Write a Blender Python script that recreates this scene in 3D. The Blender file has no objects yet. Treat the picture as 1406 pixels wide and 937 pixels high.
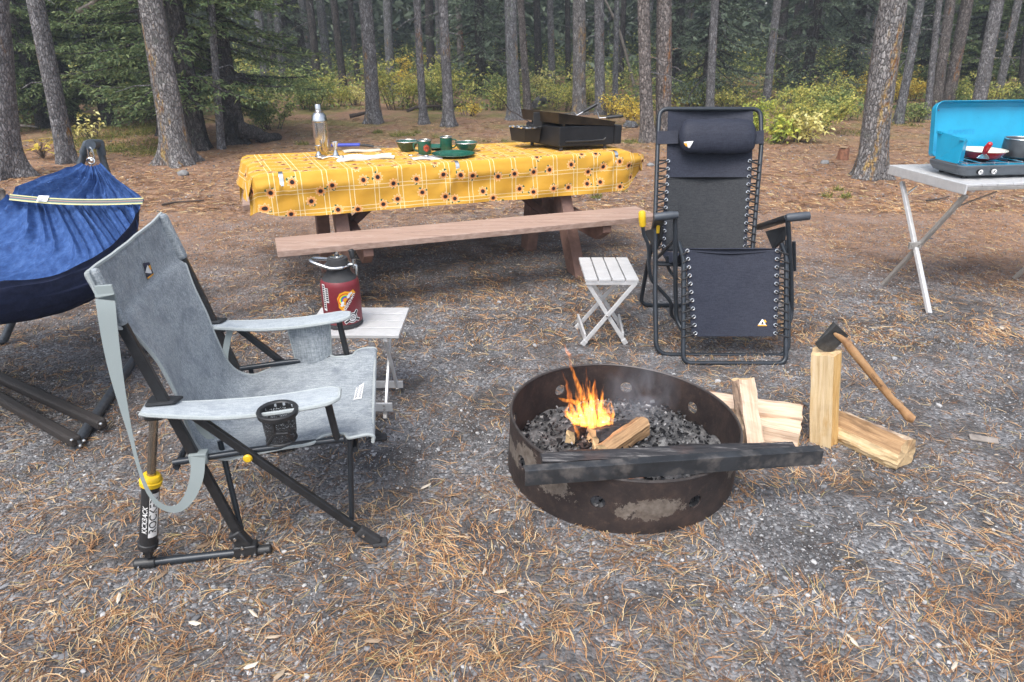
import bpy, math, random
import numpy as np
from mathutils import Vector, Matrix, noise as mnoise
sc = bpy.context.scene
R = math.radians
# ---------------------------------------------------------------- camera
CAM_H, PITCH, FPX = 1.55, R(24.0), 937.0
cd = bpy.data.cameras.new('camera'); cam = bpy.data.objects.new('camera', cd)
sc.collection.objects.link(cam); sc.camera = cam
cam.location = (0, 0, CAM_H); cam.rotation_euler = (R(90) - PITCH, 0, 0)
cd.sensor_width = 36.0; cd.lens = 36.0 * FPX / 1406.0
cd.clip_start = 0.05; cd.clip_end = 500
cd.dof.use_dof = True; cd.dof.focus_distance = 3.0; cd.dof.aperture_fstop = 7.0
# ---------------------------------------------------------------- sky and sun (overcast)
SUN_EL, SUN_AZ = R(60), R(205)
w = bpy.data.worlds.new('World'); sc.world = w; w.use_nodes = True
wn, wl = w.node_tree.nodes, w.node_tree.links
wn.clear()
sky = wn.new('ShaderNodeTexSky'); sky.sky_type = 'NISHITA'; sky.sun_disc = False
sky.sun_elevation = SUN_EL; sky.sun_rotation = SUN_AZ; sky.dust_density = 3.0; sky.air_density = 1.0
hs = wn.new('ShaderNodeHueSaturation'); hs.inputs['Saturation'].default_value = 0.58
bg = wn.new('ShaderNodeBackground'); bg.inputs['Strength'].default_value = 0.14
wo = wn.new('ShaderNodeOutputWorld')
wl.new(sky.outputs[0], hs.inputs['Color']); wl.new(hs.outputs[0], bg.inputs['Color']); wl.new(bg.outputs[0], wo.inputs['Surface'])
sl = bpy.data.lights.new('sun', 'SUN'); sl.energy = 1.45; sl.angle = R(40); sl.color = (1.0, 0.97, 0.92)
so = bpy.data.objects.new('sun', sl); sc.collection.objects.link(so)
so.rotation_euler = (R(90) - SUN_EL, 0, math.pi - SUN_AZ)
sc.view_settings.view_transform = 'Standard'; sc.view_settings.look = 'None'
sc.view_settings.exposure = 1.2; sc.view_settings.gamma = 1.0
sc.render.engine = 'CYCLES'
sc.cycles.use_denoising = True
sc.cycles.max_bounces = 6; sc.cycles.diffuse_bounces = 3; sc.cycles.glossy_bounces = 3
sc.cycles.transparent_max_bounces = 8; sc.cycles.volume_bounces = 0
sc.cycles.sample_clamp_indirect = 4.0
rnd = random.Random(7)
nr = np.random.default_rng(11)
COL = sc.collection
# ---------------------------------------------------------------- helpers
def _ray(x, y):
    u = (x - 703) / FPX; v = (468.5 - y) / FPX
    return Vector((u, math.cos(PITCH) + v * math.sin(PITCH), -math.sin(PITCH) + v * math.cos(PITCH)))
CAM = Vector((0, 0, CAM_H))
def gp(x, y, z=0.0):              # survey: sight line met at height z
    r = _ray(x, y); return CAM + r * ((z - CAM_H) / r.z)
def at(x, y, Y):                  # survey: sight line met at depth Y
    r = _ray(x, y); return CAM + r * (Y / r.y)
def pl(x, y, p, n):               # survey: sight line met on a plane
    r = _ray(x, y); n = Vector(n); return CAM + r * ((Vector(p) - CAM).dot(n) / r.dot(n))
def V(*a): return Vector(a if len(a) > 1 else a[0])

class MB:
    def __init__(self): self.v = []; self.f = []; self.m = []; self.s = []
    def add(self, vs, fs, mi=0, sm=False):
        o = len(self.v); self.v += [tuple(p) for p in vs]
        for f in fs: self.f.append(tuple(i + o for i in f)); self.m.append(mi); self.s.append(sm)
        return self
    def hexa(self, c, ax, ay, az, mi=0):
        c, ax, ay, az = Vector(c), Vector(ax), Vector(ay), Vector(az)
        vs = [c + ax * sx + ay * sy + az * sz for sx in (-1, 1) for sy in (-1, 1) for sz in (-1, 1)]
        fs = [(0, 1, 3, 2), (4, 6, 7, 5), (0, 4, 5, 1), (2, 3, 7, 6), (0, 2, 6, 4), (1, 5, 7, 3)]
        if ax.cross(ay).dot(az) < 0: fs = [f[::-1] for f in fs]
        return self.add(vs, fs, mi)
    def bar(self, p0, p1, wd, ht, up=(0, 0, 1), mi=0):
        p0, p1 = Vector(p0), Vector(p1); d = p1 - p0; L = d.length; d.normalize()
        s = d.cross(Vector(up)); s = s.normalized() if s.length > 1e-6 else Vector((1, 0, 0))
        u = s.cross(d).normalized()
        return self.hexa((p0 + p1) / 2, d * L / 2, s * wd / 2, u * ht / 2, mi)
    def tube(self, pts, r, n=10, closed=False, mi=0, caps=True):
        P = [Vector(p) for p in pts]; N = len(P)
        rr = r if isinstance(r, (list, tuple)) else [r] * N
        T = []
        for i in range(N):
            a = P[(i - 1) % N] if (closed or i > 0) else P[i]
            b = P[(i + 1) % N] if (closed or i < N - 1) else P[i]
            t = b - a; T.append(t.normalized() if t.length > 1e-9 else Vector((0, 0, 1)))
        x = T[0].orthogonal().normalized(); vs = []
        for i in range(N):
            x = x - T[i] * x.dot(T[i])
            x = x.normalized() if x.length > 1e-6 else T[i].orthogonal().normalized()
            y = T[i].cross(x)
            for k in range(n):
                a = 2 * math.pi * k / n; vs.append(P[i] + (x * math.cos(a) + y * math.sin(a)) * rr[i])
        fs = []
        for i in range(N if closed else N - 1):
            j = (i + 1) % N
            for k in range(n):
                k2 = (k + 1) % n; fs.append((i * n + k, i * n + k2, j * n + k2, j * n + k))
        self.add(vs, fs, mi, True)
        if caps and not closed:
            o = len(self.v) - len(vs)
            self.f.append(tuple(o + k for k in range(n))[::-1]); self.m.append(mi); self.s.append(False)
            self.f.append(tuple(o + (N - 1) * n + k for k in range(n))); self.m.append(mi); self.s.append(False)
        return self
    def lathe(self, prof, o, ax=(0, 0, 1), n=32, mi=0):
        ax = Vector(ax).normalized(); x = ax.orthogonal().normalized(); y = ax.cross(x); o = Vector(o); vs = []
        for r, z in prof:
            for k in range(n):
                a = 2 * math.pi * k / n; vs.append(o + ax * z + (x * math.cos(a) + y * math.sin(a)) * max(r, 1e-4))
        fs = []
        for i in range(len(prof) - 1):
            for k in range(n):
                k2 = (k + 1) % n; fs.append((i * n + k, i * n + k2, (i + 1) * n + k2, (i + 1) * n + k))
        return self.add(vs, fs, mi, True)
    def prism(self, poly, off, mi=0, sm=False):
        P = [Vector(p) for p in poly]; off = Vector(off); n = len(P)
        nrm = sum(((P[i] - P[0]).cross(P[(i + 1) % n] - P[0]) for i in range(1, n - 1)), Vector())
        if nrm.dot(off) > 0: P = P[::-1]
        vs = P + [p + off for p in P]
        fs = [tuple(range(n)), tuple(range(2 * n - 1, n - 1, -1))] + [(i, i + n, (i + 1) % n + n, (i + 1) % n) for i in range(n)]
        return self.add(vs, fs, mi, sm)
    def grid(self, fn, nu, nv, mi=0, sm=True):
        vs = [fn(i / nu, j / nv) for i in range(nu + 1) for j in range(nv + 1)]
        fs = [(i * (nv + 1) + j, (i + 1) * (nv + 1) + j, (i + 1) * (nv + 1) + j + 1, i * (nv + 1) + j + 1) for i in range(nu) for j in range(nv)]
        return self.add(vs, fs, mi, sm)
    def ball(self, c, r, n=12, mi=0):
        k = n // 2
        return self.lathe([(r * math.sin(math.pi * i / k), -r * math.cos(math.pi * i / k)) for i in range(k + 1)], c, n=n, mi=mi)

BASE = {}
def mkobj(name, me, mats, parent=None, bevel=0.0, solid=0.0, off=1.0, subsurf=0):
    o = bpy.data.objects.new(name, me); COL.objects.link(o)
    for m in (mats if isinstance(mats, (list, tuple)) else [mats]): me.materials.append(m)
    if parent is not None: o.parent = parent; BASE[o.name] = BASE[parent.name]
    if solid:
        md = o.modifiers.new('solid', 'SOLIDIFY'); md.thickness = solid; md.offset = off
        md = o.modifiers.new('edges', 'EDGE_SPLIT'); md.split_angle = R(45); md.use_edge_sharp = False
    if bevel:
        md = o.modifiers.new('bevel', 'BEVEL'); md.width = bevel; md.segments = 2; md.limit_method = 'ANGLE'; md.angle_limit = R(40)
    if subsurf:
        md = o.modifiers.new('sub', 'SUBSURF'); md.levels = subsurf; md.render_levels = subsurf
    return o
def build(mb, name, mats, parent=None, base=None, **kw):
    me = bpy.data.meshes.new(name)
    b = BASE[parent.name] if parent is not None else Vector(base or (0, 0, 0))
    me.from_pydata([(x - b.x, y - b.y, z - b.z) for x, y, z in mb.v], [], mb.f)
    me.polygons.foreach_set('material_index', mb.m); me.polygons.foreach_set('use_smooth', mb.s)
    if any(mb.s): me.set_sharp_from_angle(angle=R(38))
    o = mkobj(name, me, mats, parent, **kw)
    if parent is None: o.location = b; BASE[o.name] = b
    return o
def npmesh(name, verts, faces, smooth=False, mi=None):
    me = bpy.data.meshes.new(name); verts = np.asarray(verts, np.float32); faces = np.asarray(faces, np.int32)
    nf, k = faces.shape
    me.vertices.add(len(verts)); me.vertices.foreach_set('co', verts.ravel())
    me.loops.add(nf * k); me.loops.foreach_set('vertex_index', faces.ravel())
    me.polygons.add(nf); me.polygons.foreach_set('loop_start', np.arange(0, nf * k, k, dtype=np.int32))
    me.polygons.foreach_set('use_smooth', np.full(nf, smooth))
    if mi is not None: me.polygons.foreach_set('material_index', np.asarray(mi, np.int32))
    me.update(calc_edges=True); return me
def tag(o, label=None, cat=None, group=None, kind=None):
    if label: o['label'] = label
    if cat: o['category'] = cat
    if group: o['group'] = group
    if kind: o['kind'] = kind
    return o
def thing(name, loc, label, cat, group=None):
    o = bpy.data.objects.new(name, None); COL.objects.link(o); o.location = loc; o.empty_display_size = .1
    BASE[o.name] = Vector(loc); return tag(o, label, cat, group)
def copy_tree(o, parent=None):
    c = o.copy(); COL.objects.link(c); c.parent = parent
    for ch in o.children: copy_tree(ch, c)
    return c
def spline(pts, k=6, closed=False):
    P = [Vector(p) for p in pts]; n = len(P); out = []
    for i in range(n if closed else n - 1):
        if closed: a, b, c, d = P[(i - 1) % n], P[i], P[(i + 1) % n], P[(i + 2) % n]
        else: a, b, c, d = P[max(i - 1, 0)], P[i], P[i + 1], P[min(i + 2, n - 1)]
        for j in range(k):
            t = j / k
            out.append(.5 * ((2 * b) + (c - a) * t + (2 * a - 5 * b + 4 * c - d) * t * t + (3 * b - a - 3 * c + d) * t ** 3))
    if not closed: out.append(P[-1])
    return out
def rounded(pts, rad=.05, k=6):    # polyline with filleted corners
    P = [Vector(p) for p in pts]; out = [P[0]]
    for i in range(1, len(P) - 1):
        a, b, c = P[i - 1], P[i], P[i + 1]
        r = min(rad, (a - b).length * .48, (c - b).length * .48)
        p, q = b + (a - b).normalized() * r, b + (c - b).normalized() * r
        for j in range(k + 1):
            t = j / k; out.append(p * (1 - t) ** 2 + b * 2 * t * (1 - t) + q * t * t)
    out.append(P[-1]); return out
def lerp_pts(pts, t):
    n = len(pts) - 1; x = min(max(t, 0), 1) * n; i = min(int(x), n - 1); return pts[i].lerp(pts[i + 1], x - i)
def fbm(p, s=1.0, o=3):
    return mnoise.fractal(Vector(p) * s, 1.0, 2.0, o)
_text = {}
def text_mesh(body, size, bold=0.0, space=1.0):
    key = (body, size, bold, space)
    if key not in _text:
        cu = bpy.data.curves.new('lettering', 'FONT'); cu.body = body; cu.size = size; cu.align_x = 'CENTER'; cu.align_y = 'CENTER'
        cu.offset = bold; cu.space_character = space; cu.resolution_u = 3
        ob = bpy.data.objects.new('lettering', cu); COL.objects.link(ob)
        dg = bpy.context.evaluated_depsgraph_get(); me = bpy.data.meshes.new_from_object(ob.evaluated_get(dg))
        _text[key] = ([tuple(v.co) for v in me.vertices], [tuple(p.vertices) for p in me.polygons])
        bpy.data.objects.remove(ob); bpy.data.curves.remove(cu); bpy.data.meshes.remove(me)
    return _text[key]
def put_text(mb, body, size, o, ex, ey, ez, lift=.001, mi=0, bold=0.0, shear=0.0):
    vs, fs = text_mesh(body, size, bold); o, ex, ey, ez = Vector(o), Vector(ex).normalized(), Vector(ey).normalized(), Vector(ez).normalized()
    mb.add([o + ex * (x + y * shear) + ey * y + ez * lift for x, y, z in vs], fs, mi)

# ---------------------------------------------------------------- materials
class NT:
    def __init__(self, name):
        self.m = bpy.data.materials.new(name); self.m.use_nodes = True
        self.n = self.m.node_tree.nodes; self.l = self.m.node_tree.links; self.n.clear()
        self.out = self.n.new('ShaderNodeOutputMaterial')
    def N(self, t, **kw):
        x = self.n.new(t)
        for k, v in kw.items():
            if k in x.inputs: self.S(x, k, v)
            else: setattr(x, k, v)
        return x
    def S(self, node, k, v):
        if isinstance(v, bpy.types.NodeSocket): self.l.new(v, node.inputs[k])
        else: node.inputs[k].default_value = v
    def coord(self, kind='Object', scale=(1, 1, 1), rot=(0, 0, 0), loc=(0, 0, 0)):
        c = self.n.new('ShaderNodeTexCoord'); mp = self.n.new('ShaderNodeMapping')
        mp.inputs['Scale'].default_value = scale; mp.inputs['Rotation'].default_value = rot; mp.inputs['Location'].default_value = loc
        self.l.new(c.outputs[kind], mp.inputs['Vector']); return mp.outputs[0]
    def noise(self, vec, scale, detail=4, rough=.6, dist=0.0):
        x = self.n.new('ShaderNodeTexNoise'); self.S(x, 'Vector', vec); self.S(x, 'Scale', scale); self.S(x, 'Detail', detail); self.S(x, 'Roughness', rough); self.S(x, 'Distortion', dist)
        return x.outputs['Fac']
    def voro(self, vec, scale, feature='F1', rnd=1.0):
        x = self.n.new('ShaderNodeTexVoronoi'); x.feature = feature; self.S(x, 'Vector', vec); self.S(x, 'Scale', scale); self.S(x, 'Randomness', rnd); return x
    def ramp(self, fac, stops, interp='LINEAR'):
        x = self.n.new('ShaderNodeValToRGB'); cr = x.color_ramp; cr.interpolation = interp
        while len(cr.elements) < len(stops): cr.elements.new(.5)
        for e, (p, c) in zip(cr.elements, stops):
            e.position = p; e.color = (c[0], c[1], c[2], 1) if not isinstance(c, (int, float)) else (c, c, c, 1)
        self.S(x, 'Fac', fac); return x.outputs[0]
    def mix(self, fac, a, b, mode='MIX'):
        x = self.n.new('ShaderNodeMix'); x.data_type = 'RGBA'; x.blend_type = mode
        for k_, v in ((0, fac), (6, a), (7, b)):
            s = x.inputs[k_]
            if isinstance(v, bpy.types.NodeSocket): self.l.new(v, s)
            elif isinstance(v, (int, float)): s.default_value = v if k_ == 0 else (v, v, v, 1)
            else: s.default_value = (v[0], v[1], v[2], 1)
        return x.outputs[2]
    def math(self, op, a, b=0.0, c=0.0, clamp=False):
        x = self.n.new('ShaderNodeMath'); x.operation = op; x.use_clamp = clamp
        for i, v in enumerate((a, b, c)):
            if isinstance(v, bpy.types.NodeSocket): self.l.new(v, x.inputs[i])
            else: x.inputs[i].default_value = v
        return x.outputs[0]
    def island(self): return self.n.new('ShaderNodeNewGeometry').outputs['Random Per Island']
    def bump(self, h, strength=.3, dist=.01, normal=None):
        x = self.n.new('ShaderNodeBump'); self.S(x, 'Height', h); self.S(x, 'Strength', strength); self.S(x, 'Distance', dist)
        if normal is not None: self.S(x, 'Normal', normal)
        return x.outputs[0]
    def done(self, col, rough=.6, metal=0.0, bump=None, spec=.5, sub=None, **kw):
        b = self.n.new('ShaderNodeBsdfPrincipled')
        self.S(b, 'Base Color', col if isinstance(col, bpy.types.NodeSocket) else (col[0], col[1], col[2], 1))
        self.S(b, 'Roughness', rough); self.S(b, 'Metallic', metal); self.S(b, 'Specular IOR Level', spec)
        if bump is not None: self.S(b, 'Normal', bump)
        for k, v in kw.items(): self.S(b, k, v)
        self.l.new(b.outputs[0], self.out.inputs['Surface']); return self.m
def plain(name, c, rough=.5, metal=0.0, var=.25, scale=30, bump=.0, bscale=200, spec=.5, stretch=(1, 1, 1), dirt=None):
    t = NT(name); v = t.coord('Object', stretch); f = t.noise(v, scale, 4)
    d = tuple(x * (1 - var) for x in c); e = tuple(min(1, x * (1 + var)) for x in c)
    col = t.ramp(f, [(.3, d), (.7, e)])
    if dirt: col = t.mix(t.ramp(t.noise(v, dirt[1], 5), [(.5, 0), (.68, 1)]), col, dirt[0])
    rg = t.math('ADD', t.math('MULTIPLY', f, .2), rough - .1)
    return t.done(col, rg, metal, t.bump(t.noise(v, bscale, 2), bump, .002) if bump else None, spec)
# ---------------------------------------------------------------- ground
def ground_h(x, y):
    d = max(0.0, y - 7.0)
    h = .004 * mnoise.noise((x * 2.1, y * 2.1, 3)) + .003 * mnoise.noise((x * 6, y * 6, 9))
    h += min(1, d / 6) * .05 * mnoise.noise((x * .5, y * .5, 1)) + max(0, y - 17) * .012
    return h
def mat_ground():
    t = NT('forest_floor'); v = t.coord('Object')
    big = t.noise(v, .9, 5, .62); mid = t.noise(v, 4.5, 5, .65); fine = t.noise(v, 60, 4, .7); pale = t.noise(v, 1.7, 3)
    soil = t.ramp(t.noise(v, 22, 6, .7), [(.3, (.034, .034, .036)), (.55, (.092, .091, .093)), (.75, (.20, .197, .196))])
    vo = t.voro(v, 95); g = t.ramp(vo.outputs['Color'], [(.0, (.05, .052, .058)), (.45, (.17, .175, .185)), (.8, (.35, .355, .37)), (1., (.60, .60, .61))])
    gm = t.ramp(t.noise(v, 3.1, 5, .65), [(.40, 0), (.60, .8)])
    col = t.mix(gm, soil, g)
    # dry needle litter
    vs = t.coord('Object', (1, 1, 1), (0, 0, .6)); n1 = t.noise(t.coord('Object', (160, 22, 1), (0, 0, .5)), 1, 2); n2 = t.noise(t.coord('Object', (150, 20, 1), (0, 0, -.7)), 1, 2)
    n3 = t.noise(t.coord('Object', (150, 20, 1), (0, 0, 1.6)), 1, 2)
    lines = t.math('MAXIMUM', t.math('MAXIMUM', n1, n2), n3)
    sep = t.n.new('ShaderNodeSeparateXYZ'); t.l.new(t.coord('Object'), sep.inputs[0])
    dd = t.math('ADD', sep.outputs['Y'], t.math('MULTIPLY', t.math('ABSOLUTE', t.math('SUBTRACT', sep.outputs['X'], .2)), .55))
    far = t.ramp(t.math('DIVIDE', dd, 12.0, clamp=True), [(.0, .04), (.34, .05), (.44, .14), (.58, .55), (.9, .95)])
    cover = t.math('ADD', t.math('MULTIPLY', far, 1.0), t.math('MULTIPLY', t.math('SUBTRACT', big, .5), .8), clamp=True)
    lm = t.math('MULTIPLY', t.ramp(lines, [(.54, 0), (.64, 1)]), t.math('ADD', t.math('MULTIPLY', cover, 1.2), .08, clamp=True))
    lc = t.ramp(mid, [(.25, (.22, .105, .055)), (.5, (.38, .195, .095)), (.75, (.52, .31, .165))])
    duff = t.ramp(t.noise(v, 13, 6, .7), [(.3, (.15, .092, .064)), (.5, (.34, .205, .132)), (.72, (.52, .35, .24))])
    col = t.mix(t.math('MULTIPLY', t.ramp(cover, [(.15, 0), (.75, 1)]), t.ramp(t.noise(v, 16, 6, .75), [(.36, .25), (.6, 1)])), col, duff)
    col = t.mix(lm, col, lc)
    # mossy stretch far left and under the shrubs
    moss = t.math('MULTIPLY', t.ramp(t.math('DIVIDE', sep.outputs['Y'], 20.0, clamp=True), [(.47, 0), (.72, 1)]), t.ramp(t.noise(v, .8, 5, .65), [(.44, 0), (.58, .85)]))
    col = t.mix(moss, col, t.ramp(mid, [(.3, (.11, .12, .035)), (.7, (.28, .24, .085))]))
    h = t.math('ADD', t.math('ADD', t.math('MULTIPLY', t.math('SUBTRACT', .5, vo.outputs['Distance']), .5), t.math('MULTIPLY', mid, 1.2)), fine)
    return t.done(col, .92, 0, t.bump(h, 1.0, .016), .25)
def build_ground():
    xs = sorted(set([round(-7 + .1 * i, 3) for i in range(141)] + [s * (7 + 1.6 ** k) for k in range(1, 11) for s in (-1, 1)]))
    ys = sorted(set([round(.3 + .08 * i, 3) for i in range(75)] + [round(6.3 + .3 * i, 3) for i in range(50)] + [22 + 1.45 ** k for k in range(1, 13)] + [-1.5, -6, -20, -60]))
    vv = [(x, y, ground_h(x, y)) for x in xs for y in ys]; n = len(ys)
    ff = [(i * n + j, (i + 1) * n + j, (i + 1) * n + j + 1, i * n + j + 1) for i in range(len(xs) - 1) for j in range(n - 1)]
    return tag(mkobj('ground', npmesh('ground', vv, ff, True), mat_ground()), kind='structure')
build_ground()

RINGC = V(.43, 2.30, 0); RINGR = .438
def scatter(n, y0, y1, power=1.0, xk=.86):
    y = (y0 ** (1 - power) + (y1 ** (1 - power) - y0 ** (1 - power)) * nr.random(n)) ** (1 / (1 - power)) if power != 1 else y0 * (y1 / y0) ** nr.random(n)
    x = (nr.random(n) * 2 - 1) * (y * xk + .45)
    keep = (x - RINGC.x) ** 2 + (y - RINGC.y) ** 2 > (RINGR + .012) ** 2
    return x[keep], y[keep]
def patchy(x, y, s, th, seed=0.0):
    f = np.array([mnoise.fractal((a * s, b * s, seed), 1.0, 2.0, 3) for a, b in zip(x, y)])
    return f > th + (nr.random(len(f)) - .5) * .7
def gh(x, y): return np.array([ground_h(a, b) for a, b in zip(x, y)])
def needle_mesh(x, y, L, wd, pair=True):
    n = len(x); z = gh(x, y); th = nr.random(n) * 2 * np.pi
    flow = np.array([mnoise.noise((a * 3, b * 3, 5)) for a, b in zip(x, y)]) * 3.0 + .5
    th = np.where(nr.random(n) < .55, flow + nr.normal(0, .5, n), th)
    V_, F_ = [], []; k0 = 0
    for s in ((-1, 1) if pair else (1,)):
        a = th + s * nr.uniform(.03, .28, n); ln = L * nr.uniform(.65, 1.25, n); cv = nr.normal(0, .55, n) + s * .15
        lift = np.abs(nr.normal(0, .0032, n)) + .0022; tip = nr.uniform(-.3, 1, n) * lift * 1.3
        px, py = x.copy(), y.copy(); rows = []
        for j in range(4):
            t = j / 3; aa = a + cv * (t - .4)
            wj = wd * nr.uniform(.8, 1.1, n) * (1 if j < 3 else .35)
            zz = z + lift * (.55 + t * (1 - t) * 2.2) + tip * t
            rows.append(np.stack([px - np.sin(aa) * wj / 2, py + np.cos(aa) * wj / 2, zz], 1)); rows.append(np.stack([px + np.sin(aa) * wj / 2, py - np.cos(aa) * wj / 2, zz + wj * .35], 1))
            px = px + np.cos(aa) * ln / 3; py = py + np.sin(aa) * ln / 3
        vv = np.stack(rows, 1).reshape(-1, 3); base = k0 + np.arange(n)[:, None] * 8
        for j in range(3): F_.append(np.concatenate([base + 2 * j, base + 2 * j + 1, base + 2 * j + 3, base + 2 * j + 2], 1))
        V_.append(vv); k0 += len(vv)
    return np.concatenate(V_), np.concatenate(F_)
def mat_needles():
    t = NT('dry_pine_needles'); r = t.island()
    c = t.ramp(r, [(0, (.10, .05, .03)), (.25, (.24, .115, .052)), (.5, (.42, .215, .090)), (.72, (.55, .33, .155)), (.9, (.68, .53, .33)), (1, (.33, .28, .10))])
    return t.done(c, .6, 0, None, .4)
M_needle = mat_needles()
def build_litter():
    parts = []; k = 0
    for n, y0, y1, L, wd, th, s in ((11500, 1.1, 4.2, .066, .0016, .05, 2.4), (17000, 1.1, 4.6, .058, .0016, -.25, .9), (32000, 3.4, 8.5, .068, .0026, -.15, 1.5), (34000, 6.5, 15.0, .085, .006, -.5, .8)):
        x, y = scatter(n, y0, y1, .6 if y0 < 2 else .3); m = patchy(x, y, s, th, 2.0); v, f = needle_mesh(x[m], y[m], L, wd); parts.append((v, f + k)); k += len(v)
    me = npmesh('pine_needles', np.concatenate([p[0] for p in parts]), np.concatenate([p[1] for p in parts]), True)
    tag(mkobj('pine_needles', me, M_needle), 'orange dry pine needles strewn over the gravel ground', 'pine needles', kind='stuff')
build_litter()
def mat_gravel():
    t = NT('gravel_stone'); r = t.island(); v = t.coord('Object')
    c = t.ramp(r, [(0, (.045, .046, .052)), (.35, (.15, .153, .163)), (.7, (.29, .295, .31)), (.93, (.45, .45, .455)), (1, (.62, .61, .60))])
    c = t.mix(t.math('MULTIPLY', t.noise(v, 300, 3), .5), c, (.10, .095, .09)); return t.done(c, .85, 0, t.bump(t.noise(v, 500, 2), .3, .002), .3)
def build_gravel():
    ico = []; import bmesh
    for k in range(6):
        bm = bmesh.new(); bmesh.ops.create_icosphere(bm, subdivisions=1, radius=1)
        ico.append((np.array([v.co[:] for v in bm.verts]) * (1 + nr.normal(0, .16, (len(bm.verts), 1))), np.array([[v.index for v in f.verts] for f in bm.faces]))); bm.free()
    VV, FF, k = [], [], 0
    for n, y0, y1, smin, smax, th, cap in ((72000, 1.1, 3.8, .0016, .0042, -.12, .012), (13000, 1.1, 4.5, .003, .0080, -.15, .02), (38000, 3.4, 7.5, .003, .0065, -.12, .02), (9000, 7, 13, .006, .014, .05, .02), (420, 1.2, 9, .008, .017, -.3, .03)):
        x, y = scatter(n, y0, y1, .5); m = patchy(x, y, 1.9, th, 8.0); x, y = x[m], y[m]; n = len(x); z = gh(x, y)
        s = smin + (smax - smin) * nr.random(n) ** 2.2; a = nr.random(n) * 6.283; tid = nr.integers(0, 6, n)
        for q in range(6):
            i = np.where(tid == q)[0]; tv, tf = ico[q]; m_ = len(i)
            sx, sy, sz = s[i] * nr.uniform(.8, 1.5, m_), s[i] * nr.uniform(.7, 1.1, m_), s[i] * nr.uniform(.4, .8, m_)
            X = tv[None, :, 0] * sx[:, None]; Y = tv[None, :, 1] * sy[:, None]; Z = tv[None, :, 2] * sz[:, None]
            ca, sa = np.cos(a[i])[:, None], np.sin(a[i])[:, None]
            P = np.stack([X * ca - Y * sa + x[i][:, None], X * sa + Y * ca + y[i][:, None], Z + (z[i] + sz * .45)[:, None]], 2).reshape(-1, 3)
            F = (tf[None] + (k + np.arange(m_) * len(tv))[:, None, None]).reshape(-1, 3); VV.append(P); FF.append(F); k += len(P)
    me = npmesh('gravel', np.concatenate(VV), np.concatenate(FF), False)
    tag(mkobj('gravel', me, mat_gravel()), 'grey gravel and small stones on the campsite ground', 'gravel', kind='stuff')
build_gravel()
def build_chips():
    mb = MB()
    for i in range(150):
        y = 1.2 + rnd.random() ** 1.6 * 8; x = rnd.uniform(-1, 1) * (y * .8 + .3)
        if (x - RINGC.x) ** 2 + (y - RINGC.y) ** 2 < .25: continue
        a = rnd.random() * 6.28; L = rnd.uniform(.008, .03); wd = L * rnd.uniform(.2, .45); d = V(math.cos(a), math.sin(a), rnd.uniform(-.1, .1)); c = V(x, y, ground_h(x, y) + .007)
        s = V(-d.y, d.x, 0); mb.add([c - d * L, c - d * L * .3 + s * wd, c + d * L + s * wd * .3, c + d * L * .5 - s * wd, c - d * L * .4 - s * wd * .8, c + V(0, 0, .004)], [(0, 5, 1), (1, 5, 2), (2, 5, 3), (3, 5, 4), (4, 5, 0)])
    t = NT('wood_chips'); c = t.ramp(t.island(), [(0, (.16, .10, .06)), (.5, (.34, .26, .18)), (1, (.62, .55, .45))])
    tag(build(mb, 'wood_chips', t.done(c, .8)), 'small pale wood chips and bark flakes scattered on the ground', 'wood chips', kind='stuff')
build_chips()

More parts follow.
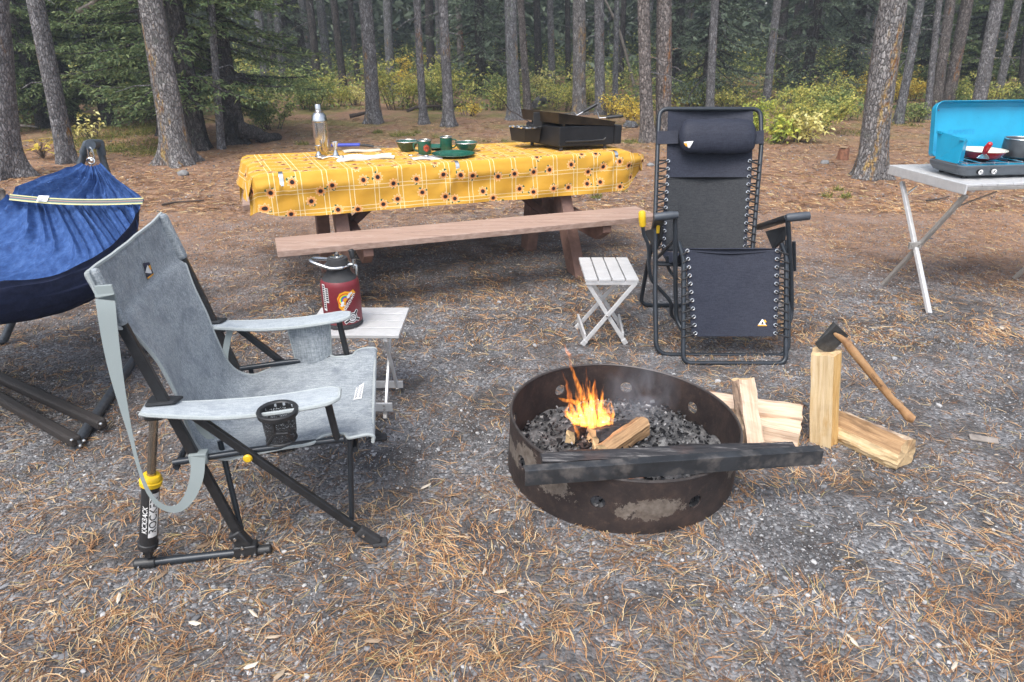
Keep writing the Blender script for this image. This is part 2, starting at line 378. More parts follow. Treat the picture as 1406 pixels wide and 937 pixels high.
# ---------------------------------------------------------------- trees
def mat_bark(name, lo, mid, hi, patch=0.0, pc=(.42, .27, .08), lichen=0.0):
    t = NT(name); v = t.coord('Object', (1, 1, .4)); n = t.noise(v, 20, 7, .78, .5)
    wob = t.n.new('ShaderNodeVectorMath'); wob.operation = 'MULTIPLY_ADD'; nz = t.n.new('ShaderNodeTexNoise'); t.S(nz, 'Vector', v); t.S(nz, 'Scale', 26.0); t.S(nz, 'Detail', 3.0)
    t.l.new(nz.outputs['Color'], wob.inputs[0]); wob.inputs[1].default_value = (.05, .05, .05); t.l.new(t.coord('Object', (1, 1, .42)), wob.inputs[2])
    vo = t.voro(wob.outputs[0], 34, 'DISTANCE_TO_EDGE'); pv = t.voro(wob.outputs[0], 34, 'F1')
    lo, mid, hi = (tuple(x * 1.75 * k for x, k in zip(q, (.95, 1.0, 1.06))) for q in (lo, mid, hi))
    col = t.ramp(n, [(.3, lo), (.5, mid), (.72, hi)])
    sc0 = t.n.new('ShaderNodeSeparateColor'); t.l.new(pv.outputs['Color'], sc0.inputs[0])
    col = t.mix(.75, col, t.ramp(sc0.outputs[0], [(0, .55), (.6, 1.0), (1, 1.4)]), 'MULTIPLY')
    col = t.mix(t.ramp(vo.outputs['Distance'], [(.02, .72), (.13, 0)]), col, tuple(x * .35 for x in lo))
    col = t.mix(t.ramp(t.noise(t.coord('Object', (1, 1, .5), loc=(3, 1, 2)), 42, 3, .7), [(.6, 0), (.68, .75)]), col, tuple(x * .28 for x in lo))
    col = t.mix(t.ramp(t.noise(v, 70, 3, .6), [(.62, 0), (.7, .5)]), col, (.33, .25, .20))
    if patch:
        pm = t.math('MULTIPLY', t.ramp(t.noise(t.coord('Object', (1, 1, .22), loc=(7, 3, 0)), 5, 4, .6), [(.62 - patch * .12, 0), (.68 - patch * .1, 1)]), t.ramp(t.noise(v, 34, 4), [(.42, 0), (.58, 1)]))
        col = t.mix(pm, col, t.ramp(t.noise(v, 26, 3), [(.35, (.22, .085, .03)), (.6, pc), (.75, (.55, .43, .22))]))
    if lichen:
        col = t.mix(t.ramp(t.noise(t.coord('Object', (1, 1, .7), loc=(1, 9, 4)), 9, 5, .7), [(.56, 0), (.66, lichen)]), col, (.20, .23, .18))
    h = t.math('ADD', t.math('MULTIPLY', n, 1.3), t.ramp(vo.outputs['Distance'], [(0, 0), (.2, 1)]))
    return t.done(col, .9, 0, t.bump(h, .9, .018), .2)
BARK = {
 'grey': mat_bark('grey_pine_bark', (.075, .070, .070), (.15, .14, .138), (.24, .225, .215), .25),
 'pitch': mat_bark('pitch_stained_bark', (.08, .072, .068), (.165, .15, .14), (.26, .24, .22), .6, (.46, .32, .12), .25),
 'brown': mat_bark('brown_pine_bark', (.075, .062, .056), (.15, .128, .115), (.235, .20, .18), .45, (.36, .18, .07)),
 'dark': mat_bark('dark_spruce_bark', (.026, .023, .022), (.055, .048, .045), (.095, .083, .076), 0, lichen=.3),
 'blue': mat_bark('pale_grey_bark', (.075, .073, .074), (.14, .135, .135), (.21, .20, .20), .1, lichen=.7)}
def trunk_mb(r, H, lean, seed, flare=.8, low=-.12, n=22, rough=.1):
    zs = [low, 0, .05, .11, .19, .3, .44, .6, .8] + [1.05 + .3 * i for i in range(12)] + [5.2, 6.5, 8, 10, 12, 14]
    zs = [z for z in zs if z <= H]; vs = []; ph = (seed * 1.7) % 6.28
    bend = [mnoise.noise((seed * 3.1, q, .5)) for q in (0, 5)]
    for z in zs:
        zz = max(z, 0); t = zz / H; rr = r * (1 - .8 * t)
        cx = lean[0] * zz + bend[0] * .05 * math.sin(zz * .7); cy = lean[1] * zz + bend[1] * .05 * math.sin(zz * .6)
        fl = flare * math.exp(-zz / .17)
        for k in range(n):
            a = 2 * math.pi * k / n; lobes = .55 + .45 * math.cos(a * 3 + ph) + .3 * math.cos(a * 5 + ph * 2.3)
            q = rr * (1 + fl * max(lobes, 0)) * (1 + rough * mnoise.noise((math.cos(a) * 1.6, math.sin(a) * 1.6, zz * 1.3 + seed * 7)) + rough * .4 * mnoise.noise((math.cos(a) * 5, math.sin(a) * 5, zz * 5 + seed * 3)))
            vs.append((cx + q * math.cos(a), cy + q * math.sin(a), z))
    fs = [(i * n + k, i * n + (k + 1) % n, (i + 1) * n + (k + 1) % n, (i + 1) * n + k) for i in range(len(zs) - 1) for k in range(n)]
    return MB().add(vs, fs, 0, True)
def leaf_faces(c, d, u, L, wd, bend=.15):     # arrays -> two-quad leaves
    d = d / np.linalg.norm(d, axis=1, keepdims=True); s = np.cross(d, u); s = s / (np.linalg.norm(s, axis=1, keepdims=True) + 1e-9); nn = np.cross(s, d)
    L = L[:, None]; wd = wd[:, None]
    P = np.stack([c, c + d * L * .45 + s * wd + nn * L * bend * .5, c + d * L - nn * L * bend, c + d * L * .45 - s * wd + nn * L * bend * .5], 1)
    n = len(c); F = np.arange(n)[:, None] * 4 + np.array([[0, 1, 2, 3]]); return P.reshape(-1, 3), F
def unit(n): v = nr.normal(0, 1, (n, 3)); return v / np.linalg.norm(v, axis=1, keepdims=True)
def mat_leaf(name, stops, rough=.55, trans=.25):
    t = NT(name); c = t.ramp(t.island(), stops)
    b = t.n.new('ShaderNodeBsdfPrincipled'); t.S(b, 'Base Color', c); t.S(b, 'Roughness', rough); t.S(b, 'Specular IOR Level', .35)
    tr = t.n.new('ShaderNodeBsdfTranslucent'); t.S(tr, 'Color', c); mx = t.n.new('ShaderNodeMixShader'); t.S(mx, 0, trans)
    t.l.new(b.outputs[0], mx.inputs[1]); t.l.new(tr.outputs[0], mx.inputs[2]); t.l.new(mx.outputs[0], t.out.inputs['Surface']); return t.m
M_spruce = mat_leaf('spruce_needles', [(0, (.062, .105, .046)), (.5, (.135, .20, .082)), (.85, (.225, .29, .12)), (1, (.31, .35, .15))], .6, .2)
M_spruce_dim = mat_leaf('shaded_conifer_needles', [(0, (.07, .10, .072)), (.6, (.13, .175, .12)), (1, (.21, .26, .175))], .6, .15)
# shared crowns high above the picture: open pine crowns that shade the wood
def crown_mesh(seed, z0, z1, rad, n=80):
    g = np.random.default_rng(seed); z = z0 + (z1 - z0) * g.random(n) ** .9; a = g.random(n) * 6.283; rr = rad * (1 - (z - z0) / (z1 - z0) * .8) * g.random(n) ** .6
    c = np.stack([rr * np.cos(a), rr * np.sin(a), z], 1); d = np.stack([np.cos(a), np.sin(a), g.normal(-.1, .3, n)], 1); u = g.normal(0, 1, (n, 3))
    v, f = leaf_faces(c, d, u, g.uniform(.35, .7, n), g.uniform(.1, .22, n)); return npmesh('crown', v, f)
CROWN = [crown_mesh(s, 5.5 + s, 13.5, 1.5) for s in range(3)]
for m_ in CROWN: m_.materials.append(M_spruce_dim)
def stub_limbs(H0, H1, n, r, lean, seed):
    mb = MB(); q = random.Random(seed)
    for i in range(n):
        z = q.uniform(H0, H1); a = q.random() * 6.28; L = q.uniform(.12, .7); b = V(lean[0] * z, lean[1] * z, z); d = V(math.cos(a), math.sin(a), q.uniform(-.45, .15))
        mb.tube([b + d * r * .6, b + d * (r + L * .5) + V(0, 0, .03), b + d * (r + L) + V(0, 0, q.uniform(-.12, .06))], [.011, .007, .003], 5)
    return mb
def pine(px_top, px_base, y_base, wpx, bark, label, flare=.8, group=None, stubs=9, cat='tree', name='pine_tree', H=14, crown=True, seed=None):
    b = gp(px_base, y_base); zax = b.y * math.cos(PITCH) + CAM_H * math.sin(PITCH); r = wpx * .88 / FPX * zax / 2
    top = at(px_top, 0, b.y); lean = ((top.x - b.x) / max(top.z, .5), rnd.uniform(-.02, .02))
    seed = seed if seed is not None else rnd.random() * 50
    b.z = ground_h(b.x, b.y)
    t = thing(name, b, label, cat, group)
    tm = trunk_mb(r, H, lean, seed, flare); tm.v = [(x + b.x, y + b.y, z + b.z) for x, y, z in tm.v]; build(tm, 'trunk', BARK[bark], t)
    if stubs:
        sm = stub_limbs(.9, 4.5, stubs, r * .8, lean, seed); sm.v = [(x + b.x, y + b.y, z + b.z) for x, y, z in sm.v]; build(sm, 'dead_limbs', BARK['grey'], t)
    if crown:
        c = bpy.data.objects.new('crown', CROWN[int(seed * 10) % 3]); COL.objects.link(c); c.parent = t; c.rotation_euler.z = seed; c.location = (lean[0] * 8, lean[1] * 8, 0)
    return t
# ---- spruces with sprays of needles
def spruce_meshes(seed, H, r, z0, dens, reach, droop=.25, dead=10):
    g = np.random.default_rng(seed); q = random.Random(seed)
    tm = trunk_mb(r, H, (0, 0), seed, .7); limbs = MB(); C_, D_, U_, L_, W_ = [], [], [], [], []
    z = z0
    while z < H - .3:
        low = z < 4.2
        for b_ in range(q.randint(3, 5) if low else 4):
            a = q.random() * 6.283; L = reach * (1 - z / H) ** .7 * q.uniform(.6, 1.15); zz = z + q.uniform(-.1, .1)
            o = V(0, 0, zz); d = V(math.cos(a), math.sin(a), 0); s = V(-d.y, d.x, 0); dr = droop * q.uniform(.5, 1.5)
            path = [o + d * L * t + V(0, 0, -dr * L * (t ** 1.3) + .18 * L * t ** 3) + s * .06 * L * math.sin(t * 4 + a) for t in [i / 7 for i in range(8)]]
            limbs.tube(path, [max(.004, .022 * L * (1 - i / 8)) for i in range(8)], 5)
            step = .07 if low else .3; t = .18
            while t < 1.0:
                p = lerp_pts(path, t)
                for sd in (-1, 1):
                    tl = (L * .42 * (1 - t) + .10) * q.uniform(.6, 1.2)
                    td = (d * .75 + s * sd * q.uniform(.5, .9) + V(0, 0, q.uniform(-.35, .05))).normalized()
                    if low:
                        n = max(3, int(tl / .03 * dens))
                        tt = g.random(n)
                        c = np.array(p)[None] + np.array(td)[None] * (tt * tl)[:, None] + np.array([[0, 0, -.12]]) * (tt ** 2 * tl)[:, None]
                        dd = np.array(td)[None] + g.normal(0, .55, (n, 3)) * np.array([[1, 1, .6]]); C_.append(c); D_.append(dd); U_.append(g.normal(0, .5, (n, 3)) + np.array([[0, 0, 1]])); L_.append(g.uniform(.055, .115, n)); W_.append(g.uniform(.008, .018, n))
                    else:
                        C_.append(np.array([p])); D_.append(np.array([td])); U_.append(g.normal(0, .4, (1, 3)) + np.array([[0, 0, 1]])); L_.append(np.array([tl * 1.3 + .1])); W_.append(np.array([.10]))
                t += step / max(L, .5)
        z += q.uniform(.16, .26) if low else .5
    for i in range(dead):       # bare dead twigs near the ground
        a = q.random() * 6.28; zz = q.uniform(.3, max(z0, .8) + .6); d = V(math.cos(a), math.sin(a), q.uniform(-.5, 0)); L = q.uniform(.3, 1.0)
        limbs.tube([V(0, 0, zz), V(0, 0, zz) + d * L * .5, V(0, 0, zz) + d * L + V(0, 0, -.1)], [.010, .007, .002], 4)
    v, f = leaf_faces(np.concatenate(C_), np.concatenate(D_), np.concatenate(U_), np.concatenate(L_), np.concatenate(W_), .1)
    return tm, limbs, npmesh('crown', v, f)
def spruce_proto(seed, H, r, z0, dens, reach, label, loc, rot=0, group=None, leaf=None, bark='dark', **kw):
    t = thing('spruce_tree', (0, 0, 0), label, 'tree', group)
    tm, lm, cm = spruce_meshes(seed, H, r, z0, dens, reach, **kw)
    build(tm, 'trunk', BARK[bark], t); build(lm, 'branches', BARK[bark], t); mkobj('crown', cm, leaf or M_spruce, t)
    t.location = loc; t.rotation_euler.z = rot; return t
def place(px, py): b = gp(px, py); b.z = ground_h(b.x, b.y); return b
SG = 'spruces at the edge of the clearing'
sA = spruce_proto(1, 9, .13, .55, 1.0, 1.9, 'bushy green spruce with layered branches behind the hammock', place(103, 168), 0, SG)
sB = spruce_proto(2, 10, .15, .75, .8, 1.7, 'dark spruce right of the large leaning trunk, its lowest branches reaching to the ground', place(326, 197), 1, SG, droop=.32)
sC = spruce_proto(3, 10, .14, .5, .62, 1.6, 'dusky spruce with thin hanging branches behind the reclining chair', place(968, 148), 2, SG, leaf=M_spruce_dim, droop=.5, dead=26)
def spr(src, px, py, rot, sc_, label, group=SG):
    c = copy_tree(src); c.location = place(px, py); c.rotation_euler.z = rot; c.scale = (sc_,) * 3; c['label'] = label; c['group'] = group; return c
spr(sA, 150, 172, 2.2, .95, 'green spruce right of the slender leaning pine behind the hammock')
spr(sA, 60, 176, 1.2, .8, 'low bushy green spruce left of the slender leaning pine')
spr(sB, 232, 186, 5.1, .85, 'green spruce close behind the leaning pine with orange scars')
spr(sB, 272, 205, 2.4, 1.0, 'dark bare-footed spruce just right of the leaning grey pine with orange scars')
spr(sA, 196, 160, 3.9, .9, 'green spruce filling the gap between the two leaning pines behind the hammock')
spr(sA, 12, 160, 5.0, .85, 'green spruce at the far left behind the hammock, its trunk hidden')
spr(sC, 1160, 132, 1.1, 1.15, 'hazy blue-green spruce left of the big yellow-stained pine')
spr(sC, 1102, 140, 4.1, 1.0, 'soft green spruce above the yellow shrubs right of the reclining chair')
spr(sA, 1330, 137, .7, 1.0, 'green spruce between two grey trunks above the blue stove')
spr(sB, 1400, 140, .2, 1.0, 'dark green spruce at the far right above the blue stove lid')
spr(sC, 660, 133, .4, 1.1, 'dim grey-green spruce behind the shrub right of the two green mugs')
spr(sC, 925, 128, 5.2, 1.0, 'dim spruce with hanging twigs behind the close pair of trunks')
spr(sC, 700, 122, 3.3, 1.1, 'dim spruce in the gloom behind the griddle')
spr(sC, 400, 122, 2.0, 1.0, 'dim spruce in bluish haze above the cocktail shaker')
spr(sC, 1260, 126, 5.9, 1.0, 'green spruce behind the slim trunk right of the yellow-stained pine')

# ---- pines one can tell apart
P = pine
P(-12, 8, 243, 44, 'grey', 'thick grey pine trunk cut by the left edge, behind the hammock', 1.0)
P(48, 93, 224, 25, 'grey', 'leaning slender grey pine directly behind the hammock stand', .5)
P(20, 50, 156, 17, 'blue', 'slim bluish trunk with a pale lichen foot at the far left', .4)
P(2, 12, 158, 12, 'dark', 'thin dark trunk at the far left edge behind the spruce', .4)
P(206, 246, 226, 38, 'pitch', 'large leaning pine with orange scars and flared roots between hammock and table', 1.3)
P(291, 304, 205, 11, 'grey', 'thin grey trunk standing in front of the dark spruce', .4)
P(350, 367, 128, 14, 'blue', 'pale trunk half hidden by the branches of the dark spruce', .4)
P(378, 390, 126, 11, 'blue', 'pale hazy trunk right of the dark spruce branches', .4)
P(370, 378, 118, 9, 'dark', 'narrow dark trunk beside the pale one right of the dark spruce', .4)
P(402, 424, 122, 12, 'dark', 'leaning dark trunk above the green shrub left of the shaker', .4)
P(424, 438, 128, 13, 'dark', 'dark upright trunk right above the cocktail shaker', .4)
P(459, 473, 132, 12, 'dark', 'dark trunk between the shaker and the large trunk with a wide foot', .4)
P(480, 492, 120, 9, 'dark', 'thin dark trunk just left of the large trunk with a wide foot', .4)
P(503, 514, 168, 22, 'grey', 'stout pale-flaked trunk with a wide foot between shaker and green bowl', .9)
P(532, 537, 130, 14, 'blue', 'grey trunk rising behind the tall yellow shrub', .4)
P(572, 581, 171, 12, 'grey', 'slender trunk with a flared foot above the left green bowl', .9)
P(590, 593, 124, 14, 'dark', 'dark trunk behind the yellow shrub between two slender trunks', .4)
P(611, 617, 175, 16, 'grey', 'grey trunk with a lichen-covered foot above the two green mugs', .9)
P(628, 635, 126, 11, 'brown', 'brownish trunk just right of the trunk above the green mugs', .4)
P(658, 659, 132, 11, 'dark', 'dark trunk in the gloom right of the green bowls', .4)
P(703, 707, 164, 20, 'blue', 'broad grey trunk with a mossy foot left of the griddle', .9)
P(716, 725, 152, 12, 'brown', 'scarred brown trunk touching the broad grey one left of the griddle', .4)
P(738, 741, 126, 12, 'dark', 'dark trunk above the left end of the griddle', .4)
P(755, 758, 128, 11, 'grey', 'grey trunk above the middle of the griddle behind a sparse yellow shrub', .4)
P(778, 780, 124, 9, 'dark', 'thin dark trunk just left of the scarred trunk above the griddle', .4)
P(795, 795, 158, 21, 'pitch', 'broad pale trunk with long orange scars rising behind the griddle', .5)
P(822, 824, 158, 16, 'grey', 'plain grey trunk behind the spatula handles', .5)
P(847, 844, 152, 9, 'blue', 'thin grey trunk next to the leaning dead pole', .5)
P(857, 852, 126, 9, 'dark', 'thin dark trunk behind the leaning dead pole', .4)
P(887, 889, 196, 20, 'brown', 'left trunk of the close pair beside the reclining chair', .7)
P(911, 911, 193, 24, 'brown', 'right, thicker trunk of the close pair behind the reclining chair', .5)
P(982, 974, 156, 13, 'grey', 'straight slender trunk directly behind the reclining chair back', .3)
P(1066, 1051, 150, 13, 'grey', 'light grey leaning trunk behind the shrub right of the reclining chair', .3)
P(1078, 1069, 126, 14, 'dark', 'dark trunk just right of the light leaning trunk behind the chair', .3)
P(1101, 1087, 126, 16, 'dark', 'thick dark leaning trunk above the yellow-green shrubs', .3)
P(1114, 1106, 122, 8, 'dark', 'thin dark trunk beside the thick dark one above the yellow-green shrubs', .3)
P(1229, 1193, 244, 41, 'pitch', 'big yellow-stained pine between the reclining chair and the camp table', .7, stubs=2)
P(1262, 1233, 172, 13, 'blue', 'slim lichened trunk just right of the big yellow-stained pine', .5)
P(1291, 1273, 162, 10, 'grey', 'thin leaning trunk left of the brown pair above the stove', .5)
P(1303, 1284, 154, 15, 'brown', 'middle brown trunk of the leaning three above the stove', .4)
P(1326, 1299, 152, 18, 'brown', 'thickest brown trunk of the leaning three above the stove', .4)
P(1372, 1340, 165, 20, 'grey', 'tall grey leaning trunk rising behind the blue stove lid', .4)
P(1398, 1366, 150, 12, 'grey', 'slim grey leaning trunk near the right edge above the stove', .4)
P(1412, 1398, 146, 9, 'dark', 'thin dark trunk at the right edge above the stove', .4)
# trunks deeper in, all alike in the gloom
dg = []
for i in range(70):
    Y = rnd.uniform(26, 46); X = rnd.uniform(-1, 1) * Y * .84
    t = thing('pine_tree', (X, Y, ground_h(X, Y)), 'slender dim trunk deep in the shaded wood behind the shrubs', 'tree', 'distant pine trunks')
    if i < 6:
        m_ = build(trunk_mb(.13 + .02 * i, 14, (rnd.uniform(-.03, .03), 0), i * 3.3, .4, n=10), 'trunk', BARK['grey' if i % 2 else 'blue']); m_.parent = t; BASE[m_.name] = V(0, 0, 0); dg.append(m_.data)
    else:
        m_ = bpy.data.objects.new('trunk', dg[i % 6]); COL.objects.link(m_); m_.parent = t
    c = bpy.data.objects.new('crown', CROWN[i % 3]); COL.objects.link(c); c.parent = t; t.rotation_euler.z = i * 1.3; t.scale = (1, 1, rnd.uniform(.9, 1.2))
# the wood beyond reads as one mass
def far_wood():
    g = np.random.default_rng(5); mb = MB()
    n = 200000; Y = g.uniform(29, 58, n); X = g.uniform(-1, 1, n) * Y * 1.2; n2 = 40000; Y2 = g.uniform(8, 34, n2); X2 = np.sign(g.normal(0, 1, n2)) * (Y2 * .86 + 3 + 14 * g.random(n2)); Y = np.concatenate([Y, Y2]); X = np.concatenate([X, X2]); n += n2; Z = g.random(n) ** 1.5 * 12 + .1
    m = np.array([mnoise.fractal((a * .35, b * .35, c * .22), 1, 2, 3) for a, b, c in zip(X, Y, Z)]) > -.5; X, Y, Z = X[m], Y[m], Z[m]; n = len(X)
    c = np.stack([X, Y, Z + np.maximum(0, Y - 17) * .012], 1); d = g.normal(0, 1, (n, 3)); d[:, 2] = -np.abs(d[:, 2]) * .5
    v, f = leaf_faces(c, d, g.normal(0, .5, (n, 3)) + np.array([[0, 0, 1]]), g.uniform(.25, .7, n), g.uniform(.06, .15, n)); k = len(v)
    for i in range(380):
        y = g.uniform(44, 62) if i < 300 else g.uniform(12, 40); x = g.uniform(-1, 1) * y * 1.2 if i < 300 else (1 if i % 2 else -1) * (y * .86 + 3 + 12 * g.random()); r = g.uniform(.1, .22); L = g.uniform(-.04, .04); z = (y - 17) * .012 - .3
        mb.tube([(x, y, z), (x + L * 7, y, z + 7), (x + L * 15, y, z + 15)], [r, r * .8, r * .5], 6, caps=False)
    v = np.concatenate([v, np.array(mb.v)]); f = np.concatenate([f, np.array(mb.f) + k]); mi = np.concatenate([np.zeros(len(f) - len(mb.f)), np.ones(len(mb.f))])
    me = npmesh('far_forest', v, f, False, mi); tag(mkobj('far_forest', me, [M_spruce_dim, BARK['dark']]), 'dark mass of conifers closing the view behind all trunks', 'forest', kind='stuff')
far_wood()

# ---- shrubs
LEAF = {
 'yg': mat_leaf('yellow_green_leaves', [(0, (0.201, 0.248, 0.071)), (.45, (0.401, 0.437, 0.118)), (.8, (0.661, 0.602, 0.153)), (1, (0.826, 0.708, 0.212))]),
 'y': mat_leaf('yellow_leaves', [(0, (0.472, 0.366, 0.059)), (.5, (0.802, 0.578, 0.083)), (1, (0.850, 0.755, 0.189))]),
 'g': mat_leaf('green_leaves', [(0, (0.094, 0.147, 0.053)), (.5, (0.201, 0.283, 0.094)), (.85, (0.389, 0.437, 0.142)), (1, (0.649, 0.590, 0.177))]),
 'b': mat_leaf('bright_green_yellow_leaves', [(0, (0.212, 0.295, 0.059)), (.5, (0.496, 0.566, 0.106)), (1, (0.779, 0.732, 0.130))]),
 'p': mat_leaf('pale_yellow_leaves', [(0, (0.496, 0.448, 0.142)), (.5, (0.755, 0.673, 0.236)), (1, (0.850, 0.826, 0.425))])}
M_stem = plain('shrub_stem', (.07, .052, .04), .8)
def shrub(px, py, ptop, wpx, kind, label, n=None, leaf=.055, seed=0, name='shrub', spread=1.0, pd=None):
    b = place(px, py); zax = b.y * math.cos(PITCH) + CAM_H * math.sin(PITCH); H = max(.2, at(px, ptop, b.y).z - b.z); W = wpx / FPX * zax / 2
    g = np.random.default_rng(seed + int(px)); q = random.Random(seed + int(px))
    n = int((n or min(2400, 260 + 900 * W * H)) * 1.5)
    t = thing(name, b, label, 'shrub', 'shrubs along the forest edge'); st = MB(); tips = []
    for i in range(max(6, int(9 + W * 6))):
        a = q.random() * 6.28; rr = W * math.sqrt(q.random()) * spread; h = H * q.uniform(.45, 1.0) * (1 - .35 * (rr / W) ** 2)
        o = V(math.cos(a), math.sin(a) * .8, 0); p0 = b + o * rr * .35; path = [p0 - V(0, 0, .03), p0 + o * rr * .25 + V(0, 0, h * .5), p0 + o * rr * .65 + V(0, 0, h)]
        st.tube(path, [.009, .006, .002], 4, caps=False); tips.append(path)
        for k in range(3):
            u = q.uniform(.35, .95); pp = lerp_pts(path, u); d = V(q.uniform(-1, 1), q.uniform(-1, 1), q.uniform(.0, .8)).normalized() * q.uniform(.12, .35) * min(1, H * 1.3); st.tube([pp, pp + d * .5, pp + d], [.004, .003, .001], 3, caps=False); tips.append([pp, pp + d * .5, pp + d])
    c = np.empty((n, 3)); dd = np.empty((n, 3))
    for i in range(n):
        pth = tips[q.randrange(len(tips))]; u = q.random() ** .6; p = lerp_pts(pth, .15 + .85 * u); c[i] = p + V(q.gauss(0, .035), q.gauss(0, .035), q.gauss(0, .03)) * (1 + W * .5); dd[i] = (q.gauss(0, 1), q.gauss(0, 1), q.gauss(-.25, .45))
    c -= np.array(b)[None]; c[:, 2] = np.maximum(c[:, 2], .015)
    v, f = leaf_faces(c, dd, g.normal(0, .5, (n, 3)) + np.array([[0, 0, 1]]), leaf * g.uniform(.7, 1.3, n), leaf * g.uniform(.2, .34, n), .18)
    build(st, 'stems', M_stem, t); mkobj('leaves', npmesh('leaves', v, f), LEAF[kind], t); return t
S = shrub
S(425, 152, 92, 100, 'g', 'round green shrub left of the cocktail shaker', 1700)
S(462, 148, 98, 60, 'yg', 'yellow-green shrub directly above the cocktail shaker', 900)
S(372, 178, 118, 80, 'g', 'low pale green shrub at the foot of the dark spruce', 1300)
S(345, 160, 100, 70, 'yg', 'yellow-flecked shrub behind the dark spruce branches', 700)
S(490, 146, 118, 44, 'p', 'small pale yellow shrub left of the stout trunk with the wide foot', 260)
S(548, 150, 55, 90, 'yg', 'tall yellow-green shrub between the stout trunk and the slender one', 2000)
S(560, 146, 62, 50, 'y', 'upright golden shrub tangled into the tall yellow-green one', 500)
S(618, 148, 72, 110, 'yg', 'wide yellow-green shrub behind the two green mugs', 1900)
S(597, 150, 96, 60, 'g', 'green shrub between the two slender trunks', 800)
S(640, 160, 136, 50, 'y', 'low yellow sprigs at the front of the wide shrub', 160)
S(683, 146, 97, 56, 'g', 'thin green shrub left of the broad grey trunk', 600)
S(690, 152, 105, 40, 'yg', 'yellowish sprigs against the broad grey trunk', 300)
S(744, 146, 60, 50, 'p', 'tall sparse yellow shrub above the griddle', 330)
S(772, 152, 92, 80, 'yg', 'yellow-green shrub left of the scarred pale trunk', 900)
S(812, 150, 96, 40, 'yg', 'thin shrub just right of the scarred pale trunk', 350)
S(864, 172, 130, 40, 'y', 'small yellow bush left of the close pair of trunks', 420)
S(838, 160, 128, 40, 'y', 'yellow sprigs behind the spatula handles', 240)
S(942, 150, 100, 90, 'g', 'green shrub behind the upper left of the reclining chair', 700)
S(952, 148, 106, 60, 'yg', 'thin yellow shrub right of the close pair of trunks', 420)
S(1008, 152, 104, 70, 'yg', 'yellow-green shrub behind the chair right of the slender trunk', 700)
S(1035, 186, 126, 60, 'b', 'bright lime green bush touching the right side of the reclining chair', 1300, .05)
S(1108, 182, 108, 130, 'yg', 'large yellow-green shrub spreading right of the lime green bush', 2400)
S(1120, 160, 82, 90, 'yg', 'tall hazy yellow-green shrub behind the large spreading one', 1000)
S(1098, 196, 150, 56, 'p', 'low shrub with broad pale yellow leaves in front of the large spreading one', 240, .10)
S(1068, 198, 158, 40, 'b', 'small broad-leaved green plant at the front of the shrubs', 150, .10)
S(1150, 166, 112, 70, 'g', 'dark green shrub left of the big yellow-stained pine', 1000)
S(1175, 140, 90, 50, 'y', 'golden shrub touching the left side of the big yellow-stained pine', 650)
S(1148, 138, 100, 40, 'y', 'small golden shrub left of the one touching the big pine', 320)
S(1252, 140, 96, 54, 'y', 'golden shrub right of the big yellow-stained pine', 800)
S(1258, 168, 134, 50, 'g', 'low green shrub at the foot of the slim lichened trunk', 420)
S(1232, 142, 102, 26, 'y', 'yellow sprigs between the big pine and the slim lichened trunk', 200)
S(1322, 152, 92, 46, 'yg', 'yellow-green shrub right of the leaning brown trunks', 620)
S(1315, 152, 112, 40, 'g', 'green shrub at the foot of the thickest leaning brown trunk', 400)
S(1362, 152, 98, 50, 'yg', 'yellow-green shrub above the blue stove lid', 500)
S(1392, 152, 108, 40, 'g', 'dark green shrub at the right edge above the stove', 400)
S(66, 158, 92, 80, 'yg', 'yellow-speckled shrub behind the slender pine at the left', 900)
S(34, 168, 110, 60, 'yg', 'yellow-speckled shrub beside the pale lichened trunk foot', 500)
S(128, 190, 153, 54, 'p', 'sparse sprig of pale yellow leaves above the hammock apex', 55, .075)
S(190, 146, 78, 70, 'yg', 'yellow-flecked shrub behind the spruce left of the leaning scarred pine', 800)
S(232, 160, 92, 40, 'g', 'green shrub behind the leaning scarred pine', 450)
def broad_plant():
    b = place(60, 219); t = thing('yellow_plant', b, 'bright yellow broad-leaved plant beside the thick trunk at the left edge', 'plant'); lf = MB(); st = MB(); q = random.Random(4)
    for i in range(30):
        a = q.random() * 6.28; h = q.uniform(.08, .26); rr = q.uniform(.04, .22); o = V(math.cos(a), math.sin(a), 0); p = b + o * rr + V(0, 0, h); st.tube([b, b + o * rr * .4 + V(0, 0, h * .7), p], [.004, .003, .002], 4, caps=False)
        d = (o + V(q.uniform(-.4, .4), q.uniform(-.4, .4), q.uniform(-.2, .5))).normalized(); s = d.cross(V(0, 0, 1)).normalized(); n = s.cross(d); L = q.uniform(.10, .17); wd = L * .2
        lf.grid(lambda u, v: p + d * L * u + s * wd * (v - .5) * 2 * math.sin(math.pi * min(.98, u * .9 + .08)) + n * (-.25 * L * u * u + .05 * L * abs(v - .5)), 5, 2)
    build(st, 'stems', M_stem, t); build(lf, 'leaves', LEAF['y'], t)
broad_plant()
